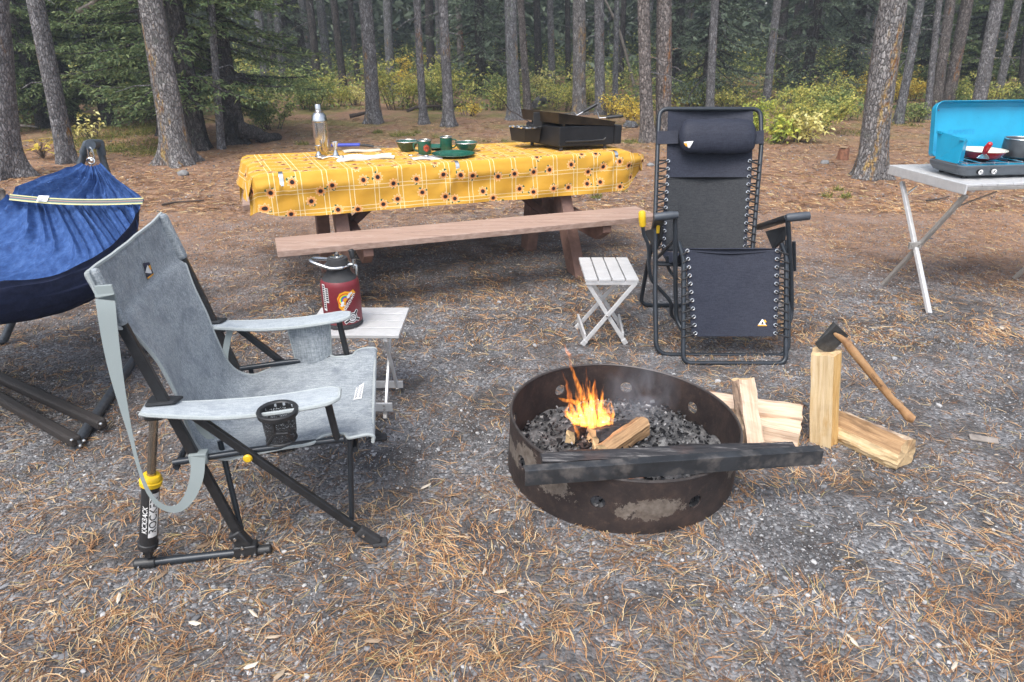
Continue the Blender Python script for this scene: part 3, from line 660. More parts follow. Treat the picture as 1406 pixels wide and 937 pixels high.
def undergrowth():
    g = np.random.default_rng(9); n = 120000; Y = g.uniform(16.5, 36, n); X = g.uniform(-1, 1, n) * Y * 1.15
    f = np.array([mnoise.fractal((a * .45, b * .45, 3), 1, 2, 3) for a, b in zip(X, Y)]); hmax = np.clip(.35 + f * 1.1 + (Y - 17) * .05, 0, 2.0) * np.clip((Y - 16.2) / 2.0, .15, 1); Z = g.random(n) ** .8 * hmax; m = hmax > .05; X, Y, Z, f = X[m], Y[m], Z[m], f[m]; n = len(X)
    c = np.stack([X, Y, Z + gh(X, Y)], 1); v, fc = leaf_faces(c, g.normal(0, 1, (n, 3)) * np.array([[1, 1, .5]]), g.normal(0, .5, (n, 3)) + np.array([[0, 0, 1]]), g.uniform(.06, .13, n), g.uniform(.018, .036, n), .15)
    mi = (np.array([mnoise.noise((a * .6, b * .6, 8)) for a, b in zip(X, Y)]) + g.normal(0, .12, n) > .18).astype(int)
    tag(mkobj('undergrowth', npmesh('undergrowth', v, fc, False, mi), [LEAF['g'], LEAF['yg']]), 'low green and yellow undergrowth spreading between the far trunks', 'undergrowth', kind='stuff')
undergrowth()
# ---- grass tufts and moss patches
def tufts():
    C_, D_, L_, W_ = [], [], [], []
    spots = [(520, 183, .07, 240), (546, 187, .14, 160), (562, 187, .1, 100), (572, 184, .08, 80), (416, 198, .1, 110), (600, 190, .08, 60), (850, 262, .07, 90), (820, 272, .06, 50), (700, 196, .2, 100), (735, 189, .14, 90), (905, 188, .3, 260), (870, 196, .2, 200), (1040, 195, .4, 320), (1230, 172, .5, 320), (1150, 262, .06, 60), (1162, 272, .05, 60), (1135, 271, .05, 50), (1180, 185, .4, 260), (655, 195, .2, 60)]
    spots += [(rnd.uniform(95, 240), rnd.uniform(176, 212), .35, 200) for i in range(30)] + [(rnd.uniform(0, 260), rnd.uniform(160, 182), .5, 160) for i in range(22)] + [(rnd.uniform(800, 1350), rnd.uniform(150, 170), .6, 100) for i in range(24)]
    for px, py, rad, n in spots:
        b = place(px, py); k = int(n); r = rad * np.sqrt(nr.random(k)); a = nr.random(k) * 6.283; x = b.x + r * np.cos(a); y = b.y + r * np.sin(a)
        C_.append(np.stack([x, y, gh(x, y) - .004], 1)); d = nr.normal(0, .7, (k, 3)); d[:, 2] = np.abs(nr.normal(.5, .5, k)); D_.append(d); L_.append(nr.uniform(.03, .1, k)); W_.append(nr.uniform(.003, .007, k))
    n = sum(map(len, L_)); v, f = leaf_faces(np.concatenate(C_), np.concatenate(D_), nr.normal(0, 1, (n, 3)), np.concatenate(L_), np.concatenate(W_), .3)
    m = mat_leaf('tuft_blades', [(0, (.07, .10, .02)), (.5, (.16, .19, .04)), (.8, (.30, .27, .07)), (1, (.36, .26, .10))])
    tag(mkobj('grass_tufts', npmesh('grass_tufts', v, f), m), 'low moss and grass tufts on the forest floor', 'grass', kind='stuff')
tufts()
# ---- dead wood lying and leaning about
M_dead = plain('weathered_dead_wood', (.24, .21, .185), .8, 0, .4, 14, .5, 60, stretch=(1, 1, 1))
M_darkdead = plain('dark_dead_wood', (.06, .045, .038), .85, 0, .4, 20, .5, 60)
def stick(pts, r, mat, name, label, cat='stick', n=8):
    mb = MB(); P_ = spline(pts, 5); k = len(P_); mb.tube([p + V(0, fbm(p, 3) * r * .5, fbm(p + V(5, 0, 0), 3) * r * .5) for p in P_], [r * (1 - .6 * i / k) for i in range(k)], n)
    return tag(build(mb, name, mat), label, cat)
g0 = place(874, 132)
stick([V(g0.x, g0.y, 0), at(852, 48, g0.y), at(831, 0, g0.y), at(805, -60, g0.y)], .045, M_dead, 'dead_pole', 'pale bare dead pole leaning left of the close pair of trunks', 'dead tree')
stick([at(106, 16, 9.9), at(122, 8, 9.9), at(142, -12, 9.9), at(175, -45, 9.9)], .035, M_dead, 'dead_pole', 'pale broken pole slanting across the spruce at the top left', 'dead tree')
p = [gp(x, y, .02) for x, y in ((222, 281), (243, 278), (258, 277), (280, 275))]
stick(p, .012, M_darkdead, 'twig', 'dark crooked twig on the needles left of the picnic table')
stick([gp(x, y, .02) for x, y in ((1272, 276), (1290, 273), (1303, 270))], .011, M_darkdead, 'twig', 'dark twig on the ground below the camp table')
stick([gp(*q) for q in ((733, 172, .04), (712, 158, .16), (700, 152, .22), (690, 138, .5), (668, 122, .8))], .014, M_darkdead, 'dead_branch', 'broken branch with rusty bark leaning beside the broad grey trunk', 'branch')
stick([gp(*q) for q in ((480, 160, .06), (500, 156, .1), (520, 150, .1))], .045, M_darkdead, 'dead_branch', 'short dark log end beside the stout trunk foot', 'branch')
stick([gp(*q) for q in ((560, 152, .08), (590, 146, .1), (640, 146, .05))], .04, M_darkdead, 'dead_branch', 'dark fallen branch under the tall yellow-green shrub', 'branch')
stick([gp(*q) for q in ((735, 143, .14), (750, 137, .18), (775, 139, .12))], .10, BARK['blue'], 'fallen_log', 'mossy fallen log behind the griddle', 'log')
stick([gp(*q) for q in ((18, 172, .05), (35, 173, .05), (52, 175, .04))], .03, M_dead, 'dead_branch', 'pale fallen stick on the moss at the far left', 'branch')
stick([gp(*q) for q in ((325, 180, .22), (345, 184, .16), (365, 188, .08), (384, 192, .0))], .14, BARK['dark'], 'spruce_root', 'thick dark root sloping out right of the dark spruce', 'root', 12)
for i, (x, y, L, lab) in enumerate(((205, 690, .03, 'pale woody splinter left of the rocking chair strut'), (1350, 605, .05, 'pale flat bark chip on the ground at the right edge below the split logs'))):
    b = gp(x, y); b.z = ground_h(b.x, b.y) + .008; mb = MB(); mb.hexa(b, V(L, -.35 * L, 0), V(.12 * L, .3 * L, .002), V(0, .001, .004)); tag(build(mb, 'wood_chip', M_dead, bevel=.002), lab, 'wood chip')
def stump():
    b = place(1157, 219); t = thing('tree_stump', b, 'short cut tree stump left of the big yellow-stained pine', 'stump'); mb = MB(); tm = trunk_mb(.062, 8, (0, 0), 3.3, .35, n=20, rough=.2)
    k = 20 * 5; mb.add([(x + b.x, y + b.y, min(z, .17 + .02 * math.sin(x * 40)) + b.z) for x, y, z in tm.v[:20 * 5]], [f for f in tm.f if max(f) < k], 0, True)
    build(mb, 'bark', plain('reddish_stump_bark', (.24, .11, .065), .9, 0, .45, 30, .5, 90), t); tp = MB(); tp.lathe([(0, .182), (.04, .182), (.062, .178), (.066, .165)], b, n=20); build(tp, 'cut_top', plain('stump_cut', (.30, .20, .12), .8, 0, .3, 25, .3, 80), t)
stump()
def rock(px, py, r, label, dz=0, mat=None, sq=.6):
    b = place(px, py); mb = MB(); mb.ball((0, 0, 0), 1, 18); sd = rnd.random() * 40
    mb.v = [(b.x + r * x * (1 + .3 * fbm((x + sd, y, z), 1.3)), b.y + r * y * (1 + .3 * fbm((x, y + sd, z), 1.3)), b.z + r * sq * (z * (1 + .3 * fbm((x, y, z + sd), 1.6)) + .4) + dz) for x, y, z in mb.v]
    return tag(build(mb, 'rock', mat or M_rock), label, 'rock')
M_rock = plain('grey_rock', (.20, .20, .20), .85, 0, .35, 18, .6, 90)
rock(1132, 225, .06, 'small grey stone left of the cut stump'); rock(252, 241, .07, 'pale stone between the hammock and the picnic table'); rock(866, 176, .14, 'mossy grey stone at the foot of the close pair of trunks', mat=BARK['blue']); rock(893, 228, .05, 'grey stone behind the right end of the picnic table')
def gnarl():
    b = gp(2, 300); t = thing('driftwood_stump', b, 'weathered grey stump with cracked bark cut by the left edge beside the hammock', 'stump'); mb = MB()
    mb.grid(lambda u, v: b + V(-.12 + .2 * math.cos(u * 6.283) * (1 - .25 * v) * (1 + .35 * fbm((math.cos(u * 6.283), math.sin(u * 6.283), v * 2), 1.8)), .2 * math.sin(u * 6.283) * (1 + .3 * fbm((math.cos(u * 6.283), math.sin(u * 6.283), v * 2 + 4), 1.8)), -.02 + .27 * v), 28, 10)
    build(mb, 'bark', plain('grey_weathered_stump', (.17, .155, .145), .9, 0, .6, 22, .8, 50), t); tp = MB(); tp.lathe([(0, .26), (.1, .262), (.15, .245)], b - V(.12, 0, 0), n=20); build(tp, 'cut_top', M_dead, t)
gnarl()
# ---------------------------------------------------------------- object materials
def mat_wood_paint():
    t = NT('brown_stained_planks'); v = t.coord('Object', (1, 1, 1), (0, 0, -R(20))); g = t.noise(t.coord('Object', (2.2, 60, 60), (0, 0, -R(20))), 1, 5, .6)
    c = t.ramp(g, [(.3, (.25, .165, .13)), (.55, (.37, .26, .21)), (.75, (.45, .33, .275))])
    c = t.mix(t.ramp(t.noise(v, 9, 5, .7), [(.55, 0), (.75, .5)]), c, (.47, .37, .31)); return t.done(c, .7, 0, t.bump(g, .3, .003), .3)
M_plank = mat_wood_paint()
M_plankdark = plain('dark_brown_stain', (.14, .078, .062), .7, 0, .3, 18, .2, 90, .3)
M_plankleg = plain('brown_leg_stain', (.21, .125, .10), .7, 0, .25, 18, .2, 90, .3)
M_steel = plain('bright_steel', (.72, .71, .69), .22, 1.0, .1, 30)
M_chrome = plain('polished_chrome', (.55, .55, .55), .22, 1.0, .08, 30)
def mat_alu():
    t = NT('silver_aluminium'); v = t.coord('Object'); f = t.noise(v, 25, 5, .7)
    c = t.ramp(f, [(.3, (.57, .575, .58)), (.7, (.68, .68, .68))]); c = t.mix(t.ramp(t.noise(v, 60, 4, .7), [(.6, 0), (.72, .35)]), c, (.42, .40, .37))
    return t.done(c, t.math('ADD', t.math('MULTIPLY', f, .25), .3), .35, t.bump(t.noise(v, 300, 2), .05, .001))
M_alu = mat_alu()
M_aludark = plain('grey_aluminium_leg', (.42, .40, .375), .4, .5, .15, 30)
M_black = plain('black_powder_coat', (.018, .019, .021), .38, 0, .25, 40, .1, 300)
M_blackplastic = plain('black_plastic', (.02, .021, .023), .45, 0, .2, 30)
M_navytube = plain('blue_black_tube', (.024, .030, .038), .32, .25, .2, 20)
M_rubber = plain('dull_rubber', (.03, .03, .032), .75, 0, .2, 40)
M_yellow = plain('yellow_plastic', (.72, .46, .015), .4, 0, .1, 20)
M_red = plain('red_enamel', (.42, .012, .018), .2, 0, .1, 10)
M_white = plain('white_print', (.75, .75, .74), .55, 0, .06, 30)
M_ink = plain('black_print', (.015, .015, .018), .5, 0, .1, 30)
M_orange = plain('orange_print', (.80, .36, .015), .5, 0, .06, 30)
def fabric(name, lo, hi, weave=700, mott=None, rough=.85, wrinkle=.25, slub=True, sheen=.1):
    t = NT(name); v = t.coord('Object'); n = t.noise(t.coord('Object', (1, 1, .1) if slub else (1, 1, 1)), 260, 3, .7); n2 = t.noise(t.coord('Object', (.1, 1, 1), (.3, .2, .2)), 230, 3, .7)
    f = t.math('MULTIPLY', t.math('ADD', n, n2), .5); c = t.ramp(f, [(.4, lo), (.6, hi)])
    if mott: c = t.mix(t.ramp(t.noise(v, 17, 5, .7), [(.48, 0), (.72, .75)]), c, mott)
    b = t.bump(t.noise(v, weave, 2), .25, .0008); b = t.bump(t.noise(t.coord('Object', (1, 1, 1.6)), 11, 4, .55), wrinkle, .02, b); return t.done(c, rough, 0, b, .2, **{'Sheen Weight': sheen})
M_heather = fabric('heather_grey_canvas', (.17, .195, .215), (.38, .41, .43), mott=(.125, .145, .175))
M_piping = fabric('light_grey_binding', (.31, .345, .35), (.39, .42, .42), wrinkle=.05)
def mat_webbing():
    t = NT('grey_webbing'); wv = t.n.new('ShaderNodeTexWave'); t.S(wv, 'Vector', t.coord('Object', (0, 0, 1))); t.S(wv, 'Scale', 60); c = t.ramp(wv.outputs['Fac'], [(.2, (.27, .31, .31)), (.8, (.38, .42, .41))]); return t.done(c, .7, 0, t.bump(wv.outputs['Fac'], .4, .001), .3)
M_web = mat_webbing()
M_sling = fabric('black_sling_fabric', (.016, .0185, .030), (.032, .036, .053), rough=.6, wrinkle=.12, sheen=0)
M_mesh = fabric('charcoal_mesh_fabric', (.018, .020, .024), (.042, .044, .047), rough=.7, wrinkle=.08, sheen=0)
def mat_net():
    t = NT('black_net'); vo = t.voro(t.coord('Object'), 330); b = t.n.new('ShaderNodeBsdfPrincipled'); t.S(b, 'Base Color', (.02, .02, .022, 1)); t.S(b, 'Roughness', .7); tr = t.n.new('ShaderNodeBsdfTransparent'); mx = t.n.new('ShaderNodeMixShader')
    t.l.new(t.ramp(vo.outputs['Distance'], [(.34, 1), (.42, 0)]), mx.inputs[0]); t.l.new(tr.outputs[0], mx.inputs[1]); t.l.new(b.outputs[0], mx.inputs[2])
    inv = t.ramp(vo.outputs['Distance'], [(.34, 0), (.42, 1)]); t.l.new(inv, mx.inputs[0]); t.l.new(mx.outputs[0], t.out.inputs['Surface']); return t.m
M_net = mat_net()
from mathutils.bvhtree import BVHTree
def bvh(mb): return BVHTree.FromPolygons([Vector(v) for v in mb.v], mb.f)
def hit(tree, px, py):
    loc, nrm, i, d = tree.ray_cast(CAM, _ray(px, py).normalized())
    if loc is None: return None, None
    return loc, (nrm if nrm.dot(CAM - loc) > 0 else -nrm)
def decal(tree, quad, lift=.004, nu=4, nv=4, mi=0, mb=None):   # cloth patch lying on a surface
    mb = mb or MB()
    def fn(u, v):
        a = Vector(quad[0]).lerp(Vector(quad[1]), u); b = Vector(quad[3]).lerp(Vector(quad[2]), u); p = a.lerp(b, v); l, n = hit(tree, p.x, p.y)
        return l + n * lift if l is not None else Vector((0, 0, -1))
    return mb.grid(fn, nu, nv, mi, False)
def ribbon(pts, widths, side, k=5):
    P_ = spline(pts, k); W_ = spline([V(x, 0, 0) for x in widths], k); S_ = spline(side, k); mb = MB(); vs = []; fs = []
    for p, x, s in zip(P_, W_, S_): vs += [p - s.normalized() * x.x / 2, p + s.normalized() * x.x / 2]
    fs = [(2 * i, 2 * i + 1, 2 * i + 3, 2 * i + 2) for i in range(len(P_) - 1)]; return mb.add(vs, fs, 0, True)

# ---------------------------------------------------------------- picnic table
TA = R(20); E1 = V(math.cos(TA), math.sin(TA), 0); E2 = V(-math.sin(TA), math.cos(TA), 0); TC = V(-.157, 4.138, 0)
def T(a, p, z): return TC + E1 * a + E2 * p + V(0, 0, z)
FL, FR, BL, BR = V(-1.50, 4.10, 0), V(.80, 5.01, 0), V(-1.84, 4.84, 0), V(.58, 5.65, 0)
def top_xy(u, v): return FL.lerp(FR, u).lerp(BL.lerp(BR, u), v)
pt = thing('picnic_table', T(0, .75, 0), 'long brown wooden picnic table with attached benches under a yellow cloth', 'picnic table')
mb = MB()
for i in range(5):
    a, b = i / 5 + .006, (i + 1) / 5 - .006
    mb.bar(top_xy(.02, (a + b) / 2) + V(0, 0, .765), top_xy(.98, (a + b) / 2) + V(0, 0, .765), .135, .040)
build(mb, 'tabletop', M_plank, pt, bevel=.004)
for p0, nm in ((.0, 'near'), (1.28, 'far')):
    mb = MB(); L0, L1 = (-1.24, 1.22) if p0 == 0 else (-1.42, 1.10)
    for k in range(2): mb.bar(T(L0, p0 + .075 + .155 * k, .43), T(L1, p0 + .075 + .155 * k, .43), .15, .038)
    build(mb, 'bench', M_plank, pt, bevel=.004)
for A_ in (-.86, .72):
    mb = MB(); mb.prism([T(A_ + .07, p, z) for p, z in ((.56, .74), (.56, .68), (.66, .60), (1.0, .60), (1.1, .68), (1.1, .74))], E1 * .05); build(mb, 'top_cleat', M_plankdark, pt, bevel=.004)
    mb = MB(); q = [T(A_ + .10, p, z) for p, z in ((.02, .405), (.02, .36), (.14, .285), (1.42, .285), (1.55, .36), (1.55, .405))]; mb.prism(q, E1 * .06); build(mb, 'seat_beam', M_plankleg, pt, bevel=.004)
    mb = MB(); q = [T(A_, p, z) for p, z in ((.20, 0), (.36, 0), (.80, .73), (.64, .73))]; mb.prism(q, E1 * .085); build(mb, 'leg', M_plankleg, pt, bevel=.005)
    mb = MB(); q = [T(A_ - .09, p, z) for p, z in ((.93, 0), (1.07, 0), (.92, .73), (.76, .73))]; mb.prism(q, E1 * .085); build(mb, 'leg', M_plankleg, pt, bevel=.005)
    mb = MB(); mb.ball(T(A_ - .004, .36, .35), .016, 10); mb.ball(T(A_ - .004, .66, .66), .016, 10); build(mb, 'bolt', M_steel, pt)
mb = MB(); mb.bar(T(.72, .78, .32), T(.25, .78, .70), .09, .045); mb.bar(T(-.80, .78, .32), T(-.33, .78, .70), .09, .045); build(mb, 'diagonal_brace', M_plankdark, pt, bevel=.004)

# ---------------------------------------------------------------- tablecloth
def mat_cloth():
    t = NT('sunflower_cloth'); uv = t.n.new('ShaderNodeTexCoord').outputs['UV']; sp = t.n.new('ShaderNodeSeparateXYZ'); t.l.new(uv, sp.inputs[0]); x, y = sp.outputs[0], sp.outputs[1]
    def pairs(c, per, off):
        m = t.math('FRACT', t.math('ADD', t.math('DIVIDE', c, per), off)); out = None
        for c0 in (.42, .60):
            l = t.math('LESS_THAN', t.math('ABSOLUTE', t.math('SUBTRACT', m, c0)), .014); out = l if out is None else t.math('MAXIMUM', out, l)
        return out
    base = t.ramp(t.noise(uv, 6, 4), [(.3, (.53, .275, .028)), (.7, (.60, .335, .045))])
    lines = t.math('MAXIMUM', pairs(x, .155, .1), pairs(y, .135, .35)); col = t.mix(t.math('MULTIPLY', lines, .85), base, (.76, .66, .40))
    # printed flowers
    vo = t.voro(uv, 7.6, 'F1', .62); vo.voronoi_dimensions = '2D'; d = vo.outputs['Distance']; vec = t.n.new('ShaderNodeVectorMath'); vec.operation = 'SUBTRACT'; sc_ = t.n.new('ShaderNodeVectorMath'); sc_.operation = 'SCALE'; t.l.new(uv, sc_.inputs[0]); sc_.inputs['Scale'].default_value = 7.6
    t.l.new(uv, vec.inputs[0]); t.l.new(vo.outputs['Position'], vec.inputs[1]); s2 = t.n.new('ShaderNodeSeparateXYZ'); t.l.new(vec.outputs[0], s2.inputs[0])
    ang = t.math('ARCTAN2', s2.outputs[1], s2.outputs[0]); sv = t.n.new('ShaderNodeSeparateColor'); t.l.new(vo.outputs['Color'], sv.inputs[0]); rot = t.math('MULTIPLY', sv.outputs[0], 6.283)
    dm = t.math('DIVIDE', d, 7.6)
    pet = t.math('ADD', .026, t.math('MULTIPLY', t.math('SINE', t.math('MULTIPLY', ang, 9)), .006))
    lobe = t.math('MULTIPLY', t.math('POWER', t.math('MAXIMUM', t.math('COSINE', t.math('ADD', ang, rot)), 0.0), 4.0), .040)
    lobe2 = t.math('MULTIPLY', t.math('POWER', t.math('MAXIMUM', t.math('COSINE', t.math('ADD', t.math('ADD', ang, rot), 1.5)), 0.0), 6.0), .038)
    col = t.mix(t.math('LESS_THAN', dm, t.math('MAXIMUM', lobe, lobe2)), col, (.035, .105, .05))
    col = t.mix(t.math('LESS_THAN', dm, t.math('ADD', pet, .003)), col, (.80, .60, .34))
    col = t.mix(t.math('LESS_THAN', dm, pet), col, t.ramp(t.math('MULTIPLY', dm, 33), [(.45, (.58, .20, .05)), (.9, (.80, .40, .14))]))
    col = t.mix(t.math('LESS_THAN', dm, .0132), col, (.022, .014, .016))
    back = t.n.new('ShaderNodeNewGeometry').outputs['Backfacing']; col = t.mix(back, col, (.62, .47, .32))
    return t.done(col, .75, 0, t.bump(t.noise(uv, 14, 4), .12, .01, t.bump(t.noise(uv, 900, 1), .15, .0006)), .25)
def cloth_pt(A, B):
    Lx, W = 2.47, 1.0
    u = min(max(A / Lx, 0), 1); vB = min(max(B / .80, 0), 1); p = top_xy(u, vB); z = .806 + .002 * fbm((A * 3, B * 3, 0), 2); ov = max(0, -B); ovb = max(0, B - .80); la = max(0, -A); ra = max(0, A - Lx)
    # front drop
    if ov > 0:
        k = ov / .30; swag = .009 * math.sin(A * 11 + .6) + .015 * fbm((A * 4 + ov * 3, ov * 7, 2)) + sum(.016 * math.sin(math.atan2(ov - .03, A - c_) * 7 + c_ * 5) * math.exp(-math.hypot(A - c_, ov - .03) / .22) for c_ in (.12, 1.22, 2.40)); roll = .022 * math.exp(-((ov - .075) / .045) ** 2) * (.5 + .5 * math.sin(A * 5.2 + .4))
        p = p - E2 * (.012 + .035 * k + swag * (k * (1 - k) * 3.2) + roll + .005 * math.sin((A * .55 + ov * 1.1) * 26) * k); z -= ov * (1 - .06 * k)
    if ovb > 0: p = p + E2 * (.012 + .1 * ovb); z -= ovb
    if la > 0:
        f = min(1, la / .17); p = p - E1 * (.035 + la * .32 + .012 * math.sin(B * 13)); z -= la * (.92 if ov == 0 else .25)
        if ov > 0: p = p + E2 * la * .5
    if ra > 0:
        p = p + E1 * (ra * (.86 - .9 * ra) + .008 * math.sin(B * 11 + ov * 18)) + E2 * (.05 * ra); z -= ra * ra * 2.1 * (1 if ov == 0 else .2)
        if ov > 0: z += ov * ra * 1.1; p = p + E2 * ov * ra * 1.4
    return V(p.x, p.y, z)
NU, NV = 150, 76; A0, A1, B0, B1 = -.17, 2.74, -.30, .98
vs, uvs = [], []
for i in range(NU + 1):
    for j in range(NV + 1):
        A = A0 + (A1 - A0) * i / NU; tB = j / NV; B = B0 + (B1 - B0) * tB
        hem = -.285 + (.065 * math.exp(-max(0, A + .02) / .10) if A > -.02 else .065) + .006 * math.sin(A * 2.2) + (.12 * ((A - 2.47) / .27) ** 1.5 if A > 2.47 else 0)
        if B < 0: B = B * (hem / B0)
        vs.append(cloth_pt(A, B)); uvs.append((A, B))
fs = [(i * (NV + 1) + j, (i + 1) * (NV + 1) + j, (i + 1) * (NV + 1) + j + 1, i * (NV + 1) + j + 1) for i in range(NU) for j in range(NV)]
me = npmesh('tablecloth', [tuple(v) for v in vs], fs, True); ul = me.uv_layers.new(name='UVMap'); li = np.empty(len(me.loops), np.int32); me.loops.foreach_get('vertex_index', li); ul.data.foreach_set('uv', np.array(uvs, np.float32)[li].ravel())
tag(mkobj('tablecloth', me, mat_cloth(), solid=.0018, off=-1), 'golden yellow sunflower tablecloth with white check lines hanging over the picnic table', 'tablecloth')
def clip(A, label):
    p = cloth_pt(A, 0) ; f = [cloth_pt(A, -.01 * k) for k in range(1, 8)]; mb = MB(); o = -E2 * .005; path = [p + E2 * .035 + V(0, 0, .004), p + V(0, 0, .004) + o * .2] + [q + o for q in f]
    mb.add([q + E1 * s * .0125 for q in path for s in (-1, 1)], [(2 * i, 2 * i + 1, 2 * i + 3, 2 * i + 2) for i in range(len(path) - 1)], 0, True)
    tag(build(mb, 'tablecloth_clip', M_steel, solid=.0018), label, 'clip', 'clips holding the tablecloth')
clip(.12, 'steel clip at the left end of the tablecloth front edge'); clip(1.22, 'steel clip in the middle of the tablecloth front edge below the green plate'); clip(2.40, 'steel clip at the right end of the tablecloth front edge below the griddle')

# ---------------------------------------------------------------- things on the table
TZ = .808
def on(px, py): return gp(px, py, TZ)
def up(prof, c, n=28, ax=(0, 0, 1)): return MB().lathe(prof, c, ax, n)
c = on(443.5, 211.5); sh = thing('cocktail_shaker', c, 'tall stainless cocktail shaker standing at the left end of the yellow cloth', 'cocktail shaker')
build(up([(.0, 0), (.036, 0), (.039, .006), (.050, .095), (.0525, .125), (.053, .205), (.053, .212), (.047, .214)], c), 'cup', M_chrome, sh)
build(up([(.052, .213), (.054, .220), (.050, .232), (.047, .255), (.034, .272), (.026, .276)], c), 'strainer_top', M_chrome, sh)
build(up([(.0255, .276), (.0255, .284), (.022, .288), (.021, .322), (.018, .328), (0, .329)], c), 'cap', M_chrome, sh)
def jigger(px, py, h, r0, label):
    c = on(px, py); tag(build(up([(r0 * .9, 0), (r0, .002), (r0 * .38, h * .45), (r0 * .38, h * .5), (r0 * .95, h * .99), (r0 * .9, h), (r0 * .33, h * .52), (0, h * .51)], c, 20), 'jigger', M_chrome), label, 'jigger', 'two steel jiggers')
jigger(438, 215, .072, .024, 'short steel hourglass jigger in front of the cocktail shaker'); jigger(461.5, 215.5, .098, .024, 'taller steel hourglass jigger to the right of the cocktail shaker')
c = on(431, 218.5); st = thing('bar_strainer', c, 'steel bar strainer lying in front of the short jigger', 'strainer')
build(up([(.0, .008), (.032, .010), (.036, .014), (.036, .018), (.0, .016)], c + V(.045, .01, 0), 20), 'disc', M_steel, st); mb = MB(); mb.bar(c + V(-.07, -.015, .012), c + V(.02, .004, .016), .018, .004); build(mb, 'handle', M_steel, st, bevel=.0015)
mb = MB(); mb.tube([c + V(.045 + .038 * math.cos(i * .4), .01 + .038 * math.sin(i * .4), .013 + .003 * (i % 2)) for i in range(16)], .003, 5, True); build(mb, 'coil_spring', M_chrome, st)
c = on(455, 220); mb = MB(); mb.tube(spline([c + V(-.06, -.01, .01), c + V(-.02, 0, .02), c + V(.02, .01, .018), c + V(.06, .0, .012)], 4), [.006] * 4 + [.008] * 5 + [.014] * 4, 8); mb.ball(c + V(.07, .0, .014), .018, 10); tag(build(mb, 'bar_spoon', M_steel), 'steel bar tool lying between the jiggers and the white towel', 'bar tool')
c = on(501, 218); mb = MB(); mb.grid(lambda u, v: c + E1 * (u - .5) * .36 * (1 + .06 * math.sin(v * 9)) + E2 * (v - .5) * (.14 + .03 * math.sin(u * 7)) + V(0, 0, .012 + .010 * fbm((u * 3, v * 3, 1), 1.5) + .008 * math.sin(math.pi * u) * math.sin(math.pi * v)), 24, 12)
tag(build(mb, 'paper_towel', plain('white_paper', (.74, .74, .72), .9, 0, .08, 40, .3, 120), solid=.012, off=-1), 'crumpled white paper towel lying on the yellow cloth right of the jiggers', 'paper towel')
c = on(497, 208); mb = MB(); mb.grid(lambda u, v: c + E1 * (u - .5) * .26 + E2 * (v - .5) * .10 + V(0, 0, .008 + .004 * math.sin(u * 7)), 10, 4); tag(build(mb, 'paper_bag', plain('cream_paper', (.62, .55, .44), .85, 0, .15, 30), solid=.006, off=-1), 'cream paper packet behind the white towel under the knife', 'paper packet')
c = on(474, 203.5); mb = MB(); mb.bar(c + V(-.10, 0, .02), c + V(.105, .03, .02), .055, .018); tag(build(mb, 'blue_case', plain('bright_blue_plastic', (.07, .10, .52), .4), bevel=.006), 'long bright blue case lying behind the tall jigger', 'case')
c = on(508, 206); kn = thing('kitchen_knife', c, 'steel knife with a dark handle lying right of the bright blue case', 'knife'); mb = MB(); mb.tube([c + V(-.07, .02, .03), c + V(-.01, .0, .03), c + V(.03, -.01, .026)], [.008, .010, .008], 8); build(mb, 'handle', M_blackplastic, kn)
mb = MB(); mb.prism([c + V(.03, -.01, .022), c + V(.03, .015, .022), c + V(.10, .002, .020), c + V(.135, -.035, .018)], V(0, 0, .003)); build(mb, 'blade', M_steel, kn)
M_green = NT('green_enamel'); _v = M_green.coord('Object'); M_green = M_green.done(M_green.mix(M_green.ramp(M_green.noise(_v, 220, 2), [(.66, 0), (.7, .5)]), M_green.ramp(M_green.noise(_v, 25, 3), [(.3, (.010, .075, .050)), (.7, (.018, .11, .075))]), (.12, .22, .18)), .18)
M_rim = plain('steel_rim', (.60, .60, .58), .25, .9, .1, 40)
M_olive = plain('dark_green_outside', (.03, .065, .035), .25, 0, .15, 60)
def bowl(px, py, r, h, label, out):
    c = on(px, py); t = thing('enamel_bowl', c, label, 'bowl', 'green enamel bowls'); build(up([(0, .003), (r * .52, 0), (r * .58, .004), (r * .85, h * .5), (r * .985, h * .97)], c), 'outside', out, t); build(up([(r * .96, h * .97), (r * .82, h * .5), (r * .5, h * .12), (0, h * .1)], c), 'inside', M_green, t)
    mb = MB(); mb.tube([c + V(r * math.cos(a), r * math.sin(a), h) for a in [i * 2 * math.pi / 32 for i in range(32)]], .0032, 6, True); build(mb, 'rim', M_rim, t)
bowl(559.5, 207.5, .078, .068, 'dark green enamel bowl with steel rim left of the mug with the red badge', M_olive); bowl(640.5, 208, .080, .062, 'green enamel bowl with steel rim right of the plain green mug', M_green)
